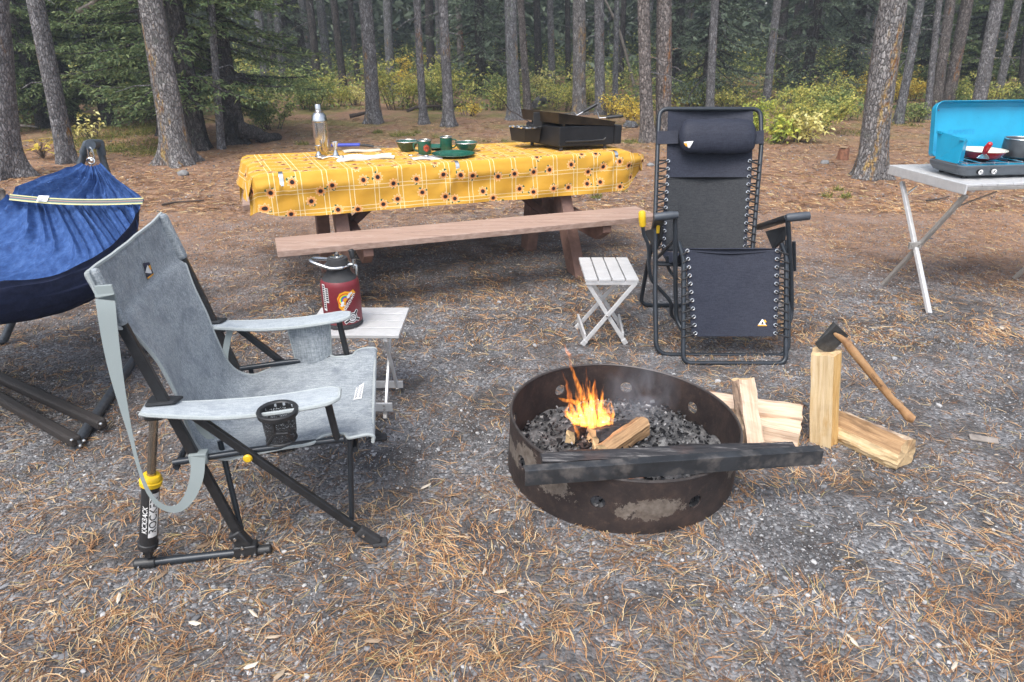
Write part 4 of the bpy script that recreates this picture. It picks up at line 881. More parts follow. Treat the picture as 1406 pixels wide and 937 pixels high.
def mug(px, py, r, h, ha, label, badge=False):
    c = on(px, py); t = thing('enamel_mug', c, label, 'mug', 'green enamel mugs'); b_ = build(up([(0, .002), (r * .95, 0), (r, .004), (r, h * .98)], c), 'cup', M_green, t); build(up([(r * .95, h * .98), (r * .95, .01), (0, .008)], c), 'inside', M_olive, t)
    mb = MB(); mb.tube([c + V(r * math.cos(a), r * math.sin(a), h) for a in [i * 2 * math.pi / 28 for i in range(28)]], .003, 6, True); build(mb, 'rim', M_rim, t)
    d = V(math.cos(ha), math.sin(ha), 0); mb = MB(); mb.tube(spline([c + d * r * .97 + V(0, 0, h * .82), c + d * (r + .026) + V(0, 0, h * .78), c + d * (r + .030) + V(0, 0, h * .5), c + d * (r + .018) + V(0, 0, h * .27), c + d * r * .97 + V(0, 0, h * .2)], 4), .005, 8); build(mb, 'handle', M_green, t)
    if badge:
        ref = (CAM - c); ref.z = 0; ref = Matrix.Rotation(.28, 3, 'Z') @ ref.normalized(); sd = V(0, 0, 1).cross(ref); k = r + .0012
        def w(x, y, l=0): a = x / r; return c + (ref * math.cos(a) + sd * math.sin(a)) * (k + l) + V(0, 0, h * .48 + y)
        hx = [(.024 * math.cos(R(30 + 60 * i)), .026 * math.sin(R(30 + 60 * i))) for i in range(6)]; mb = MB(); mb.add([w(0, 0)] + [w(*q) for q in hx], [(0, 1 + i, 1 + (i + 1) % 6) for i in range(6)], 0)
        o = MB(); o.add([w(x * .8, y * .8, .0006) for x, y in hx] + [w(x * .9, y * .9, .0006) for x, y in hx], [(i, 6 + i, 6 + (i + 1) % 6, (i + 1) % 6) for i in range(6)], 0)
        for (x0, y0, x1, y1) in ((-.012, -.005, -.008, .007), (-.005, -.005, -.001, .010), (.003, -.005, .007, .008), (.010, -.005, .0125, .004), (-.012, -.011, .0125, -.0085)): o.add([w(x0, y0, .0007), w(x1, y0, .0007), w(x1, y1, .0007), w(x0, y1, .0007)], [(0, 1, 2, 3)], 0)
        bd = build(mb, 'badge', plain('red_orange_badge', (.62, .10, .035), .4), t); build(o, 'badge_emblem', M_ink, bd)
mug(583.5, 211.5, .046, .092, R(195), 'green enamel mug with a red hexagonal badge', True); mug(613, 206.5, .044, .092, R(-5), 'plain green enamel mug standing behind the front plate')
def plate(px, py, r, label):
    c = on(px, py); t = thing('enamel_plate', c, label, 'plate', 'green enamel plates'); build(up([(0, .0), (r * .66, .0), (r * .72, .006), (r * .99, .017), (r * .97, .020), (r * .70, .010), (r * .64, .005), (0, .004)], c, 40), 'dish', M_green, t); mb = MB(); mb.tube([c + V(r * math.cos(a), r * math.sin(a), .0185) for a in [i * 2 * math.pi / 40 for i in range(40)]], .003, 6, True); build(mb, 'rim', M_olive, t)
plate(622.5, 214.5, .145, 'large green enamel plate lying in front of the mugs'); plate(598, 204.5, .10, 'green enamel plate half hidden behind the mug with the red badge')
c = on(585, 217.5); mb = MB(); mb.grid(lambda u, v: c + E1 * (u - .5) * .20 + E2 * (v - .5) * .12 + V(0, 0, .004 + .004 * math.sin(u * 6 + v * 4)), 10, 6); tag(build(mb, 'napkin', plain('white_napkin', (.72, .72, .72), .9, 0, .05), solid=.003, off=-1), 'white napkin under cutlery left of the front green plate', 'napkin')
for i, (dx, dy, a, kind, lab) in enumerate(((-.07, .02, -28, 'spoon', 'steel spoon lying leftmost on the white napkin'), (-.01, .025, -38, 'fork', 'steel fork lying across the white napkin'), (.04, .01, -20, 'spoon', 'steel spoon on the napkin nearest the green plate'))):
    p = c + V(dx, dy, .014); d = V(math.cos(R(a)), math.sin(R(a)), 0); s = V(-d.y, d.x, 0); mb = MB(); mb.bar(p - d * .02, p + d * .085, .008, .003)
    if kind == 'spoon': mb.lathe([(.0, 0), (.010, .006), (.016, .02), (.015, .034), (.007, .044), (0, .046)], p - d * .02 , -d, 10); mb.v[-60:] = [(x, y, p.z + (z - p.z) * .3) for x, y, z in mb.v[-60:]]
    else:
        mb.bar(p - d * .02, p - d * .035, .022, .003)
        for k in range(4): mb.bar(p - d * .035 + s * (k - 1.5) * .006, p - d * .068 + s * (k - 1.5) * .006, .003, .002)
    tag(build(mb, kind, M_chrome, bevel=.0008), lab, kind, 'cutlery on the white napkin')
# griddle
K = gp(768, 202.5, .835); Lg = gp(722, 194.5, .835); Rg = gp(842, 198.5, .835); dl = Lg - K; dr = Rg - K
def Q(a, b, z): return V(K.x, K.y, 0) + V(dl.x, dl.y, 0) * a + V(dr.x, dr.y, 0) * b + V(0, 0, z)
gr = thing('camp_griddle', Q(.5, .5, TZ), 'black gas griddle with a raised cooking tray on the right end of the yellow cloth', 'griddle')
M_griddle = plain('black_satin_steel', (.016, .017, .020), .38, .2, .3, 14); M_gtop = plain('brown_burnt_steel', (.036, .027, .018), .32, .4, .6, 10)
mb = MB(); mb.hexa(Q(.5, .5, .905), (Q(.5, 1, 0) - Q(.5, 0, 0)) / 2, (Q(1, .5, 0) - Q(0, .5, 0)) / 2, V(0, 0, .070)); build(mb, 'fire_box', M_griddle, gr, bevel=.006)
mb = MB(); mb.hexa(Q(.21, 1.06, .905), (Q(.5, .06, 0) - Q(.5, 0, 0)), (Q(.75, .5, 0) - Q(.25, .5, 0)) / 2 , V(0, 0, .066)); build(mb, 'end_panel', M_griddle, gr, bevel=.004)
mb = MB(); q0 = Q(-.01, .10, .865); mb.tube([Q(-.015, .1, .872), Q(-.02, .5, .868), Q(-.02, .80, .872), Q(-.015, .84, .885)], .006, 6); build(mb, 'front_ridge', M_blackplastic, gr)
for a, b in ((.06, .07), (.06, .88), (.92, .07), (.92, .88)):
    mb = MB(); mb.lathe([(0, TZ + .002), (.014, TZ + .002), (.012, .84), (0, .84)], Q(a, b, 0), n=10); build(mb, 'foot', M_rubber, gr)
mb = MB(); tz = .995
def QT(a, b, z): return Q(a, b, z - .028 * b)
bot = [QT(-.03, -.04, tz), QT(1.03, -.04, tz), QT(1.02, .97, tz), QT(-.03, .97, tz)]; tp = [QT(-.055, -.07, tz + .074), QT(1.05, -.07, tz + .070), QT(1.03, .99, tz + .034), QT(-.05, .99, tz + .030)]
inb = [p.lerp(sum(bot, V(0, 0, 0)) / 4, .04) + V(0, 0, .006) for p in bot]; inn = [p.lerp(sum(tp, V(0, 0, 0)) / 4, .02) for p in tp]
mb.add(bot + tp + inn + inb, [(3, 2, 1, 0)] + [(i, (i + 1) % 4, 4 + (i + 1) % 4, 4 + i) for i in range(4)] + [(4 + i, 4 + (i + 1) % 4, 8 + (i + 1) % 4, 8 + i) for i in range(4)] + [(8 + i, 8 + (i + 1) % 4, 12 + (i + 1) % 4, 12 + i) for i in range(4)] + [(12, 13, 14, 15)]); build(mb, 'cooking_tray', M_gtop, gr, bevel=.003)
mb = MB()
for a, b in ((.05, .1), (.05, .85), (.95, .1)): mb.bar(Q(a, b, .97), Q(a, b, tz + .002 - .028 * b), .02, .02, (1, 0, 0))
build(mb, 'tray_post', M_gtop, gr)
cc = Q(.72, -.18, 0); cu = thing('grease_cup', V(cc.x, cc.y, .86), 'black grease cup lined with foil hanging on the left side of the griddle', 'grease cup')
g0, g1 = (Q(0, 1, 0) - Q(0, 0, 0)).normalized(), (Q(1, 0, 0) - Q(0, 0, 0)).normalized()
b4 = [cc + g0 * x * .055 + g1 * y * .075 + V(0, 0, .855) for x, y in ((-1, -1), (1, -1), (1, 1), (-1, 1))]; t4 = [cc + g0 * x * .062 + g1 * y * .09 + V(0, 0, .95) for x, y in ((-1, -1), (1, -1), (1, 1), (-1, 1))]
build(MB().add(b4 + t4, [(3, 2, 1, 0)] + [(i, (i + 1) % 4, 4 + (i + 1) % 4, 4 + i) for i in range(4)]), 'cup', M_griddle, cu, solid=.003)
mb = MB(); mb.grid(lambda u, v: cc + g0 * (u - .5) * .148 + g1 * (v - .5) * .205 + V(0, 0, .952 + .012 * fbm((u * 4, v * 4, 0), 2) - .03 * math.sin(math.pi * u) * math.sin(math.pi * v)), 12, 12, sm=False); build(mb, 'foil', M_steel, cu)
mb = MB(); mb.hexa(Q(.50, -.085, 1.01), g0 * .035, g1 * .006, V(0, 0, .05)); tag(build(mb, 'tray_latch', M_blackplastic, gr, bevel=.003)); o = MB(); o.hexa(Q(.50, -.098, 1.0), g0 * .014, g1 * .003, V(0, 0, .014)); build(o, 'latch_plate', M_steel, gr)
def spatula(p0, p1, Y, label):
    a, b = at(*p0, Y), at(*p1, Y); d = (b - a).normalized(); t = thing('spatula', a, label, 'spatula', 'two spatulas resting in the griddle'); mb = MB(); mb.tube([a.lerp(b, .15), a.lerp(b, .3), a.lerp(b, .9), b], [.008, .012, .012, .008], 10); build(mb, 'handle', M_blackplastic, t)
    mb = MB(); mb.tube([a.lerp(b, .18), a - d * .03], .005, 8); e = a - d * .03; f = V(e.x - .02, e.y, 1.035); mb.tube([e, f], .004, 6); mb.bar(f, f - V(.09, -.01, .012), .07, .002); build(mb, 'blade', M_steel, t)
spatula((797, 156), (820, 143), 5.35, 'black handled spatula sticking up from the griddle tray'); spatula((828, 162), (856, 159.5), 5.40, 'black handled spatula lying level over the right end of the griddle')
# ---------------------------------------------------------------- rocking camp chair
CA, CB, CO = V(.986, .168, 0), V(-.168, .986, 0), V(-1.174, 1.705, 0); CW = .62
def L(s, t, z): return CO + CA * s + CB * t + V(0, 0, z)
def onside(px, py, t=0.0): return pl(px, py, CO + CB * t, CB)
rc = thing('rocking_chair', L(.3, .31, 0), 'grey canvas folding camp rocker with black tube frame, yellow piston collars and cup holder', 'camp chair')
UPZ = [(.069, .985), (.308, .05)]
for t in (0, CW):
    mb = MB(); mb.bar(L(UPZ[0][0], t, UPZ[0][1]), L(*(UPZ[1][0], t, UPZ[1][1])), .020, .030, CA); build(mb, 'upright', M_black, rc, bevel=.004)
    mb = MB(); mb.tube([L(-.012, t, .014), L(.388, t, .014)], .0135, 12); build(mb, 'rocker_rail', M_navytube, rc)
    mb = MB(); d = -.022 if t == 0 else .022; mb.bar(L(.235, t + d, .56), L(.700, t + d, .045), .018, .026, CA); build(mb, 'front_leg', M_black, rc, bevel=.004)
    mb = MB(); mb.bar(L(.675, t + d, .072), L(.735, t + d, .012), .03, .034, CA); mb.bar(L(.715, t + d, .010), L(.765, t + d, .008), .042, .016); build(mb, 'foot', M_rubber, rc, bevel=.006)
    mb = MB(); mb.tube([L(.155, t, .378), L(.40, t, .398), L(.66, t, .408)], .0105, 10); build(mb, 'seat_rail', M_navytube, rc)
    mb = MB(); mb.tube([L(.622, t, .57), L(.640, t, .41)], .0115, 10); build(mb, 'armrest_post', M_black, rc)
    mb = MB(); mb.tube([L(.678, t, .405), L(.655, t, .10)], .009, 10); build(mb, 'front_strut', M_navytube, rc)
    mb = MB(); mb.tube([L(.270, t + .05 - d * 2, .385), L(.306, t + .01, .06)], .009, 10); build(mb, 'rear_strut', M_navytube, rc)
    mb = MB(); mb.bar(L(.285, t, .10), L(.318, t, .035), .034, .042, CA); mb.hexa(L(.312, t, .026), CA * .036, CB * .02, V(0, 0, .022)); mb.tube([L(.33, t, .014), L(.39, t, .014)], .017, 10); build(mb, 'rail_bracket', M_blackplastic, rc, bevel=.005)
    mb = MB(); mb.prism([L(.125, t - .03, .585), L(.125, t + .03, .585), L(.215, t + .034, .574), L(.20, t - .012, .578)], V(0, 0, .012)); mb.hexa(L(.165, t, .560), CA * .048, CB * .024, V(0, 0, .012)); mb.hexa(L(.135, t, .552), CA * .025, CB * .02, V(0, 0, .018)); build(mb, 'armrest_bracket', M_blackplastic, rc, bevel=.006)
    mb = MB(); mb.lathe([(0, .0), (.013, .0), (.014, .004), (.010, .009), (0, .010)], L(.378, t + d, .392) + (-CB if t == 0 else CB) * .012, -CB if t == 0 else CB, 14); build(mb, 'pivot_knob', M_yellow, rc)
    # piston
    p0, p1 = L(.012, t, .035), L(.136, t, .555); ax = (p1 - p0).normalized(); ln = (p1 - p0).length
    body = build(MB().lathe([(0, .045), (.030, .045), (.030, .062), (.0265, .064), (.0255, .278), (.026, .284), (0, .284)], p0, ax, 24), 'piston_body', M_blackplastic, rc)
    build(MB().lathe([(.026, .282), (.032, .284), (.0325, .298), (.029, .300), (.029, .308), (.024, .316), (.013, .318)], p0, ax, 24), 'piston_collar', M_yellow, rc)
    build(MB().tube([p0 + ax * .30, p1], .0125, 14), 'piston_rod', plain('bronze_rod', (.36, .31, .25), .25, .9, .1), rc)
    mb = MB(); mb.hexa(p0 + ax * .028, CA * .012, CB * .014, V(0, 0, .022)); mb.tube([L(-.03, t, .014), L(.035, t, .014)], .018, 12); build(mb, 'piston_hinge', M_blackplastic, rc, bevel=.004)
    if t == 0:
        ref = (CAM - p0); ref = (ref - ax * ref.dot(ax)).normalized(); sd = ref.cross(ax).normalized()   # sd points left of the reader
        def cyl(al, th, l=0): return p0 + ax * al + (ref * math.cos(th) + sd * math.sin(th)) * (.0262 + l)
        bd = MB(); bd.grid(lambda u, v: cyl(.098 + .165 * u, -1.05 + 1.1 * v, .0006), 6, 10); lab = build(bd, 'piston_label', M_white, body)
        def wrap(mb, s, size, th0, al0, lift, shear=0.0, st=1.0):
            vs, fs = text_mesh(s, size, 0.0003)
            mb.add([cyl(al0 + (x + y * shear) * st, th0 + y / .0262, lift) for x, y, z in vs], fs)
        m1 = MB(); wrap(m1, 'ROCKER', .031, -.46, .180, .0012, 0, 1.12); build(m1, 'lettering', M_ink, lab)
        m2 = MB(); wrap(m2, 'KICKBACK', .021, .46, .165, .0012, .25, 1.0); build(m2, 'lettering', M_white, body)
mb = MB(); bolts = []
for s, z in ((-.012, .014), (.012, .062), (.135, .556), (.185, .556), (.290, .085), (.306, .048), (.302, .018), (.340, .014), (.372, .014)):
    mb.lathe([(.0, .006), (.005, .005), (.006, 0)], L(s, -.021, z), -CB, 10)
for s, z in ((.655, .092), (.69, .058)): mb.lathe([(.0, .006), (.005, .005), (.006, 0)], L(s, -.038, z), -CB, 10)
build(mb, 'rivets', M_steel, rc)
mb = MB(); mb.tube([L(.69, 0, .365), L(.69, CW, .365)], .010, 8); mb.tube([L(.16, .0, .36), L(.16, CW, .36)], .010, 8); build(mb, 'crossbar', M_navytube, rc)
PROF = [(.066, .990, -.022, .642), (.078, .93, -.022, .642), (.090, .875, -.022, .642), (.100, .835, -.022, .642), (.122, .808, .012, .606), (.146, .73, .048, .57), (.170, .64, .058, .562), (.188, .54, .058, .562), (.205, .44, .045, .575), (.235, .385, .03, .59), (.285, .365, .02, .60), (.36, .378, .0, .62), (.46, .395, -.004, .624), (.56, .408, -.01, .63), (.60, .412, .02, .60), (.66, .414, .02, .60), (.68, .418, -.016, .636), (.735, .424, -.016, .636), (.752, .418, -.016, .636), (.748, .400, -.016, .636)]
PP = spline([V(a, b, 0) for a, b, c, d in PROF], 4); PT_ = spline([V(c, d, 0) for a, b, c, d in PROF], 4); NPR = len(PP) - 1
def seat_fn(u, v, pad=0.0):
    i = min(int(round(u * NPR)), NPR); p, tt = PP[i], PT_[i]; t = tt.x + (tt.y - tt.x) * v; k = math.sin(math.pi * v); back = max(0, min(1, (p.y - .45) / .15)); edge = 1 if u < .95 else 0
    s = p.x - .035 * k * back * min(1, u * 3 + .35); z = p.y - .035 * k * (1 - back) * edge - .014 * k * (1 if u < .02 else 0)
    n_ = .005 * fbm((u * 6, v * 3, 1), 1.6); return L(s + n_ * back, t, z + n_ * (1 - back) + pad)
seat = MB().grid(seat_fn, NPR, 26); seat_t = bvh(seat)
sf = build(seat, 'canvas_seat', M_heather, rc, solid=.005, off=0)
mb = MB()
for v in (0, 1): mb.tube([seat_fn(i / NPR, v) for i in range(NPR + 1)], .0055, 6)
mb.tube([seat_fn(0, j / 26) for j in range(27)], .006, 6); mb.tube([seat_fn(.985, j / 26, .004) for j in range(27)], .006, 6); build(mb, 'binding', M_piping, sf)
for t in (0, CW):
    mb = MB(); mb.bar(L(.066, t, .992), L(.109, t, .828), .032, .040, CA); build(mb, 'sleeve', M_heather, sf, bevel=.012)
mb = decal(seat_t, [V(194, 362, 0), V(203, 360.5, 0), V(209, 377, 0), V(200.5, 385, 0)], .005); lp = build(mb, 'logo_patch', plain('navy_patch', (.02, .028, .06), .6), sf)
mb = decal(seat_t, [V(196.5, 375, 0), V(199.5, 364.5, 0), V(204, 370, 0), V(206, 376, 0)], .0065, 2, 2); build(mb, 'mountain_mark', M_white, lp)
mb = decal(seat_t, [V(200.5, 366, 0), V(203, 364, 0), V(205, 370, 0), V(203, 371, 0)], .007, 2, 2); mb = decal(seat_t, [V(199.5, 381.5, 0), V(208, 376, 0), V(208.2, 377.5, 0), V(200, 384, 0)], .0065, 3, 1, 0, mb); build(mb, 'sun_mark', M_orange, lp)
mb = decal(seat_t, [V(485.5, 551, 0), V(489.5, 534, 0), V(500.5, 527, 0), V(497, 549, 0)], .005); tg = build(mb, 'seat_tag', M_white, sf)
mb = MB()
for r_ in range(2):
    for k in range(6):
        y0 = 549 - k * 2.6 - r_ * .2; x0 = 487.3 + r_ * 5.2 + k * .55
        decal(seat_t, [V(x0, y0, 0), V(x0 + .4, y0 - 1.7, 0), V(x0 + 3.6, y0 - 3.4 - k * .2, 0), V(x0 + 3.3, y0 - 1.6 - k * .2, 0)], .0062, 1, 1, 0, mb)
build(mb, 'tag_print', plain('grey_print', (.30, .31, .33), .6), tg)
def armrest(t, sgn, hole, hw=.045):
    def fn(u, v):
        s = .12 + .545 * u; z = .578 - .022 * math.sin(math.pi * u) + .004 * math.sin(v * 3.14); wv = hw * (.62 + .38 * min(1, u / .4)) * (1 if u < .9 else math.sqrt(max(0.02, 1 - ((u - .9) / .1) ** 2 * .75)))
        return L(s, t + (v - .5) * 2 * wv, z)
    m = MB().grid(fn, 60, 18)
    if hole:
        rc_ = gp(381, 564, .568); m.f = [f for f in m.f if (sum((Vector(m.v[i]) for i in f), V(0, 0, 0)) / 4 - rc_).to_2d().length > .0475]; m.m = [0] * len(m.f); m.s = [True] * len(m.f)
    a = build(m, 'armrest', plain_arm, rc, solid=.009, off=0)
    e = MB(); e.tube([fn(i / 30, 0) for i in range(31)] + [fn(1, j / 8) for j in range(1, 8)] + [fn(1 - i / 30, 1) for i in range(31)], .0065, 6, True); build(e, 'binding', M_piping, a); return a
plain_arm = fabric('pale_grey_armrest_canvas', (.27, .305, .33), (.41, .445, .47), mott=(.225, .255, .29), wrinkle=.12)
a1 = armrest(-.021, 1, True, .053); a2 = armrest(CW + .002, 1, False)
rc0 = gp(381, 564, .568); mb = MB(); mb.lathe([(.046, -.014), (.057, -.012), (.059, .002), (.057, .005), (.048, .004), (.0455, .001), (.046, -.014)], rc0, n=36); ch = build(mb, 'cup_holder', M_blackplastic, rc)
mb = MB(); mb.lathe([(.047, -.004), (.047, -.03), (.045, -.07), (.040, -.098), (.030, -.104), (0, -.105)], rc0, n=28); build(mb, 'net_cup', M_net, ch)
mb = MB(); mb.tube([rc0 + V(.0, -.047, -.0), rc0 + V(.0, -.046, -.05), rc0 + V(-.03, -.034, -.092), rc0 + V(-.042, .0, -.10)], .005, 6); mb.tube([rc0 + V(.0, -.046, -.05), rc0 + V(.030, -.035, -.055), rc0 + V(.040, -.015, -.09)], .005, 6); mb.tube([rc0 + V(.042 * math.cos(i * .35), .042 * math.sin(i * .35), -.092) for i in range(18)], .004, 6, True); build(mb, 'cup_webbing', M_blackplastic, ch)
q = [onside(x, y, CW + .005) for x, y in ((395, 450), (452, 444), (455, 490), (408, 500))]
mb = MB(); mb.grid(lambda u, v: q[0].lerp(q[1], u).lerp(q[3].lerp(q[2], u), v) - CB * (.028 * math.sin(math.pi * u) * (.5 + .5 * v) + .004) , 12, 8); pk = build(mb, 'side_pocket', M_heather, rc, solid=.003)
e = MB(); e.tube([q[0], q[3], q[3].lerp(q[2], .5) - CB * .028, q[2], q[1]], .005, 6); build(e, 'binding', M_piping, pk)
# webbing
sp_ = [(143, 399), (146, 425), (152, 470), (160, 515), (170, 560), (180, 600), (190, 640), (203, 674), (221, 695), (243, 699), (260, 683), (270, 656), (274, 628)]
pts = [onside(x, y, -.035 - .02 * math.sin(i / 12 * 3.14)) for i, (x, y) in enumerate(sp_)]; pts[0] = onside(143, 399, -.03); pts[-1] = onside(272, 628, -.03)
wd = [.048, .047, .042, .034, .022, .012, .010, .012, .018, .026, .032, .038, .040]; sd = []
for i in range(len(pts)):
    d = pts[min(i + 1, len(pts) - 1)] - pts[max(i - 1, 0)]; sd.append((CB.cross(d)).normalized() if i else CA)
build(ribbon(pts, wd, sd), 'shoulder_strap', M_web, rc, solid=.0012, off=0)
mb = MB(); mb.bar(onside(132, 400, -.03), onside(156, 398, -.03), .03, .006, CB); mb.hexa(onside(156, 410, -.026), CA * .006, CB * .005, V(0, 0, .012)); build(mb, 'strap_loop', M_web, rc, bevel=.002); mb = MB(); mb.hexa(L(.232, -.004, .392), CA * .026, CB * .016, V(0, 0, .018)); build(mb, 'strap_loop', M_web, rc, bevel=.003)
for t, qq in ((CW - .01, ((316, 452), (311, 475), (309, 495), (318, 512), (336, 522))), (.03, ((270, 572), (277, 590), (290, 603)))):
    P_ = [onside(x, y, t) for x, y in qq]; build(ribbon(P_, [.024] * len(P_), [CA] * len(P_), 4), 'side_strap', M_web, rc, solid=.002)

# ---------------------------------------------------------------- reclining lounge chair
re_ = thing('reclining_chair', (1.1, 3.6, 0), 'black reclining lounge chair with laced fabric, a headrest pillow and a yellow lever', 'lounge chair')
BP, BN = V(0, 3.72, .45), V(0, 1, -.5)
def bk(x, y, d=0.0): return pl(x, y, BP, BN) - V(0, 1, -.5).normalized() * d
FP, FN = V(0, 3.19, .015), V(0, .545, -.26)
def ft(x, y, d=0.0): return pl(x, y, FP, FN) - V(FN).normalized() * d
RT = .0125; M_grip = plain('slate_grip', (.05, .06, .075), .5, 0, .15, 30)
build(MB().tube(rounded([bk(898, 345), bk(903, 200), bk(905.5, 150), bk(1044.5, 150), bk(1045.5, 200), bk(1033, 345)], .05), RT, 12), 'back_frame', M_navytube, re_)
LP, LN = V(0, 3.30, .015), V(0, .645, -.30)
def lg(x, y): return pl(x, y, LP, LN)
build(MB().tube(rounded([lg(900, 316), lg(899.5, 400), lg(901, 487), lg(1082, 489), lg(1083, 400), lg(1081, 330)], .07), RT, 12), 'front_leg_frame', M_navytube, re_)
build(MB().tube(rounded([ft(931, 332), ft(939, 356), ft(938, 499), ft(1079, 499.5), ft(1080, 352), ft(1073, 334)], .045), RT, 12), 'footrest_frame', M_navytube, re_)
b_ = [gp(879, 419, .013), gp(1060, 421, .013)]
build(MB().tube(rounded([at(899, 322, 3.72), at(888, 369, 3.95), b_[0], b_[1], at(1066, 369, 3.95), at(1075, 330, 3.72)], .06), RT, 12), 'rear_leg_frame', M_navytube, re_)
mb = MB(); mb.tube(rounded([at(927, 300, 3.44), at(927.5, 400, 3.42), at(929, 440, 3.40), at(940, 458, 3.34)], .04), RT, 10); build(mb, 'armrest_support', M_navytube, re_)
mb = MB(); mb.tube(rounded([at(1081.5, 300, 3.42), at(1086, 370, 3.42), at(1087, 432, 3.40), at(1079, 455, 3.34)], .04), RT, 10); mb.tube([at(1090, 332, 3.5), at(1091, 372, 3.5)], .010, 8); build(mb, 'armrest_support', M_navytube, re_)
mb = MB(); mb.tube([at(903, 363, 3.6), at(947, 365, 3.58)], .009, 8); mb.tube([at(903, 361, 3.62), at(1078, 363, 3.6)], .009, 8); mb.tube(spline([at(916, 352, 3.6), at(917, 365, 3.6), at(921, 374, 3.6), at(930, 384, 3.55)], 4), .009, 8); mb.tube([at(902, 355, 3.7), at(926, 330, 3.46)], .009, 8); build(mb, 'link_bars', M_navytube, re_)
for s, (f0, f1, r0) in enumerate((((898, 298.5), (931, 295), (901, 316)), ((1079, 299.5), (1111, 296.5), (1040, 313)))):
    a, b, c = at(*f0, 3.42), at(*f1, 3.42), at(*r0, 3.92); m = (a + b) / 2 if s else at(907, 297, 3.42); mb = MB()
    mb.bar((at(1087, 298, 3.42) if s else at(907, 298, 3.42)) + V(0, .02, -.008), c, .062, .028); ar = build(mb, 'armrest', M_blackplastic, re_, bevel=.010)
    mb = MB(); mb.tube([a, a.lerp(b, .12), a.lerp(b, .7), b], [.017, .021, .021, .016] if not s else [.016, .022, .022, .021], 14); build(mb, 'arm_grip', M_grip, ar)
    x0 = 1062 if s else 893; mb = MB(); w0 = at(x0, 312, 3.66); mb.prism([at(x0 - 12, 318, 3.7), at(x0 + 14, 311, 3.56), at(x0 + 12, 330, 3.56), at(x0 + (-2 if s else 6), 342, 3.6)], V(.02, 0, 0)); build(mb, 'recline_bracket', M_blackplastic, ar, bevel=.004)
lv = build(MB().tube(spline([at(882, 306, 3.46), at(884, 322, 3.46), at(890, 338, 3.46), at(891.5, 370, 3.48), at(896, 386, 3.48), at(912, 404, 3.48), at(921, 416, 3.48), at(922, 432, 3.5), at(930, 441, 3.5)], 5), .010, 10), 'recline_lever', M_navytube, re_)
build(MB().tube([at(881.5, 290, 3.46), at(881.6, 292, 3.46), at(881.8, 300, 3.46), at(882.3, 309, 3.46), at(882.5, 311, 3.46)], [.013, .018, .019, .017, .015], 12), 'lever_grip', M_yellow, lv)
mb = MB(); mb.hexa(at(903.5, 315, 3.56), V(.008, 0, 0), V(0, .008, 0), V(0, 0, .022)); build(mb, 'lock_tab', M_yellow, re_, bevel=.003)
# slung fabric
def row(y, l, r, f, k):
    return f(l, y, k), f(r, y, k)
ROWS = [(147, 919, 1033), (160, 917, 1034), (200, 916, 1033.5), (243, 915, 1031.5), (290, 911, 1028), (345, 908.5, 1025)]
def panel(rows, f, nv=20, bow=.03, nu=24, back=True):
    L_ = spline([f(l, y) for y, l, r in rows], 6); R_ = spline([f(r, y) for y, l, r in rows], 6); n = len(L_) - 1; nb = (V(0, 1, -.5) if back else V(FN)).normalized()
    mb = MB(); mb.grid(lambda u, v: L_[int(round(u * n))].lerp(R_[int(round(u * n))], v) + nb * (bow * math.sin(math.pi * v) * min(1, u * 6) + .004 * fbm((u * 5, v * 3, 7), 1.5)), n, nv); return mb
bp = panel(ROWS, bk); bt = bvh(bp); sl_ = build(bp, 'back_sling', M_sling, re_, solid=.005, off=0)
mb = panel([(244, 920, 1024), (246, 917.5, 1026.5), (252, 917, 1027), (300, 915, 1023), (343, 913.5, 1020)], lambda x, y: bk(x, y, .008)); build(mb, 'mesh_panel', M_mesh, sl_)
s0, s1, s2, s3 = bk(908, 345), bk(1025, 345), ft(1071, 343), ft(937, 343)
mb = MB(); mb.grid(lambda u, v: s0.lerp(s1, v).lerp(s3.lerp(s2, v), u) + V(0, 0, -.07 * math.sin(math.pi * u) - .02 * math.sin(math.pi * v)), 10, 10); build(mb, 'seat_sling', M_sling, re_, solid=.005, off=0)
fp_ = panel([(341.5, 938, 1071), (346, 938, 1071.5), (375, 943, 1070), (420, 946.5, 1068.5), (462, 949.5, 1065)], ft, bow=.022, back=False); fpt = bvh(fp_); fo = build(fp_, 'footrest_sling', M_sling, re_, solid=.006, off=0)
eye = MB(); cord = MB()
def lace(ys, xe0, xe1, xf0, xf1, f, n, side):
    pv = None
    for i in range(n):
        k = i / (n - 1); y = ys[0] + (ys[1] - ys[0]) * k; e = f(xe0 + (xe1 - xe0) * k, y, .010); nrm = (V(BN) if f is bk else V(FN)).normalized()
        u_ = nrm.orthogonal().normalized(); w_ = nrm.cross(u_); eye.tube([e + (u_ * math.cos(a) + w_ * math.sin(a)) * .0085 for a in [j * .6283 for j in range(10)]], .0030, 6, True)
        fr = f(xf0 + (xf1 - xf0) * k + side * 2, y + (ys[1] - ys[0]) / n * .55, .014); fb = f(xf0 + (xf1 - xf0) * k + side * 2, y - (ys[1] - ys[0]) / n * .3, -.016)
        cord.tube([e, e.lerp(fr, .5) + V(0, -.006, 0), fr], .0048, 6); cord.tube([fb, e + V(0, .006, 0)], .0048, 6)
lace((222, 339), 917, 910.5, 904, 900, bk, 12, -1); lace((222, 339), 1028.5, 1022, 1040, 1034, bk, 12, 1)
lace((345, 458), 943, 954, 938, 938, ft, 11, -1); lace((345, 458), 1066, 1063.5, 1080, 1080, ft, 11, 1)
tag(build(eye, 'eyelets', M_steel, re_)); build(cord, 'lacing_cord', plain('black_cord', (.015, .015, .017), .7), re_)
pc, u_ = bk(981.5, 191.5, .05), V(1, 0, 0); v_ = V(0, .5, 1).normalized(); n_ = V(0, -1, .5).normalized(); hw = (bk(1035, 187) - bk(928, 187)).length / 2 - .004; mb = MB()
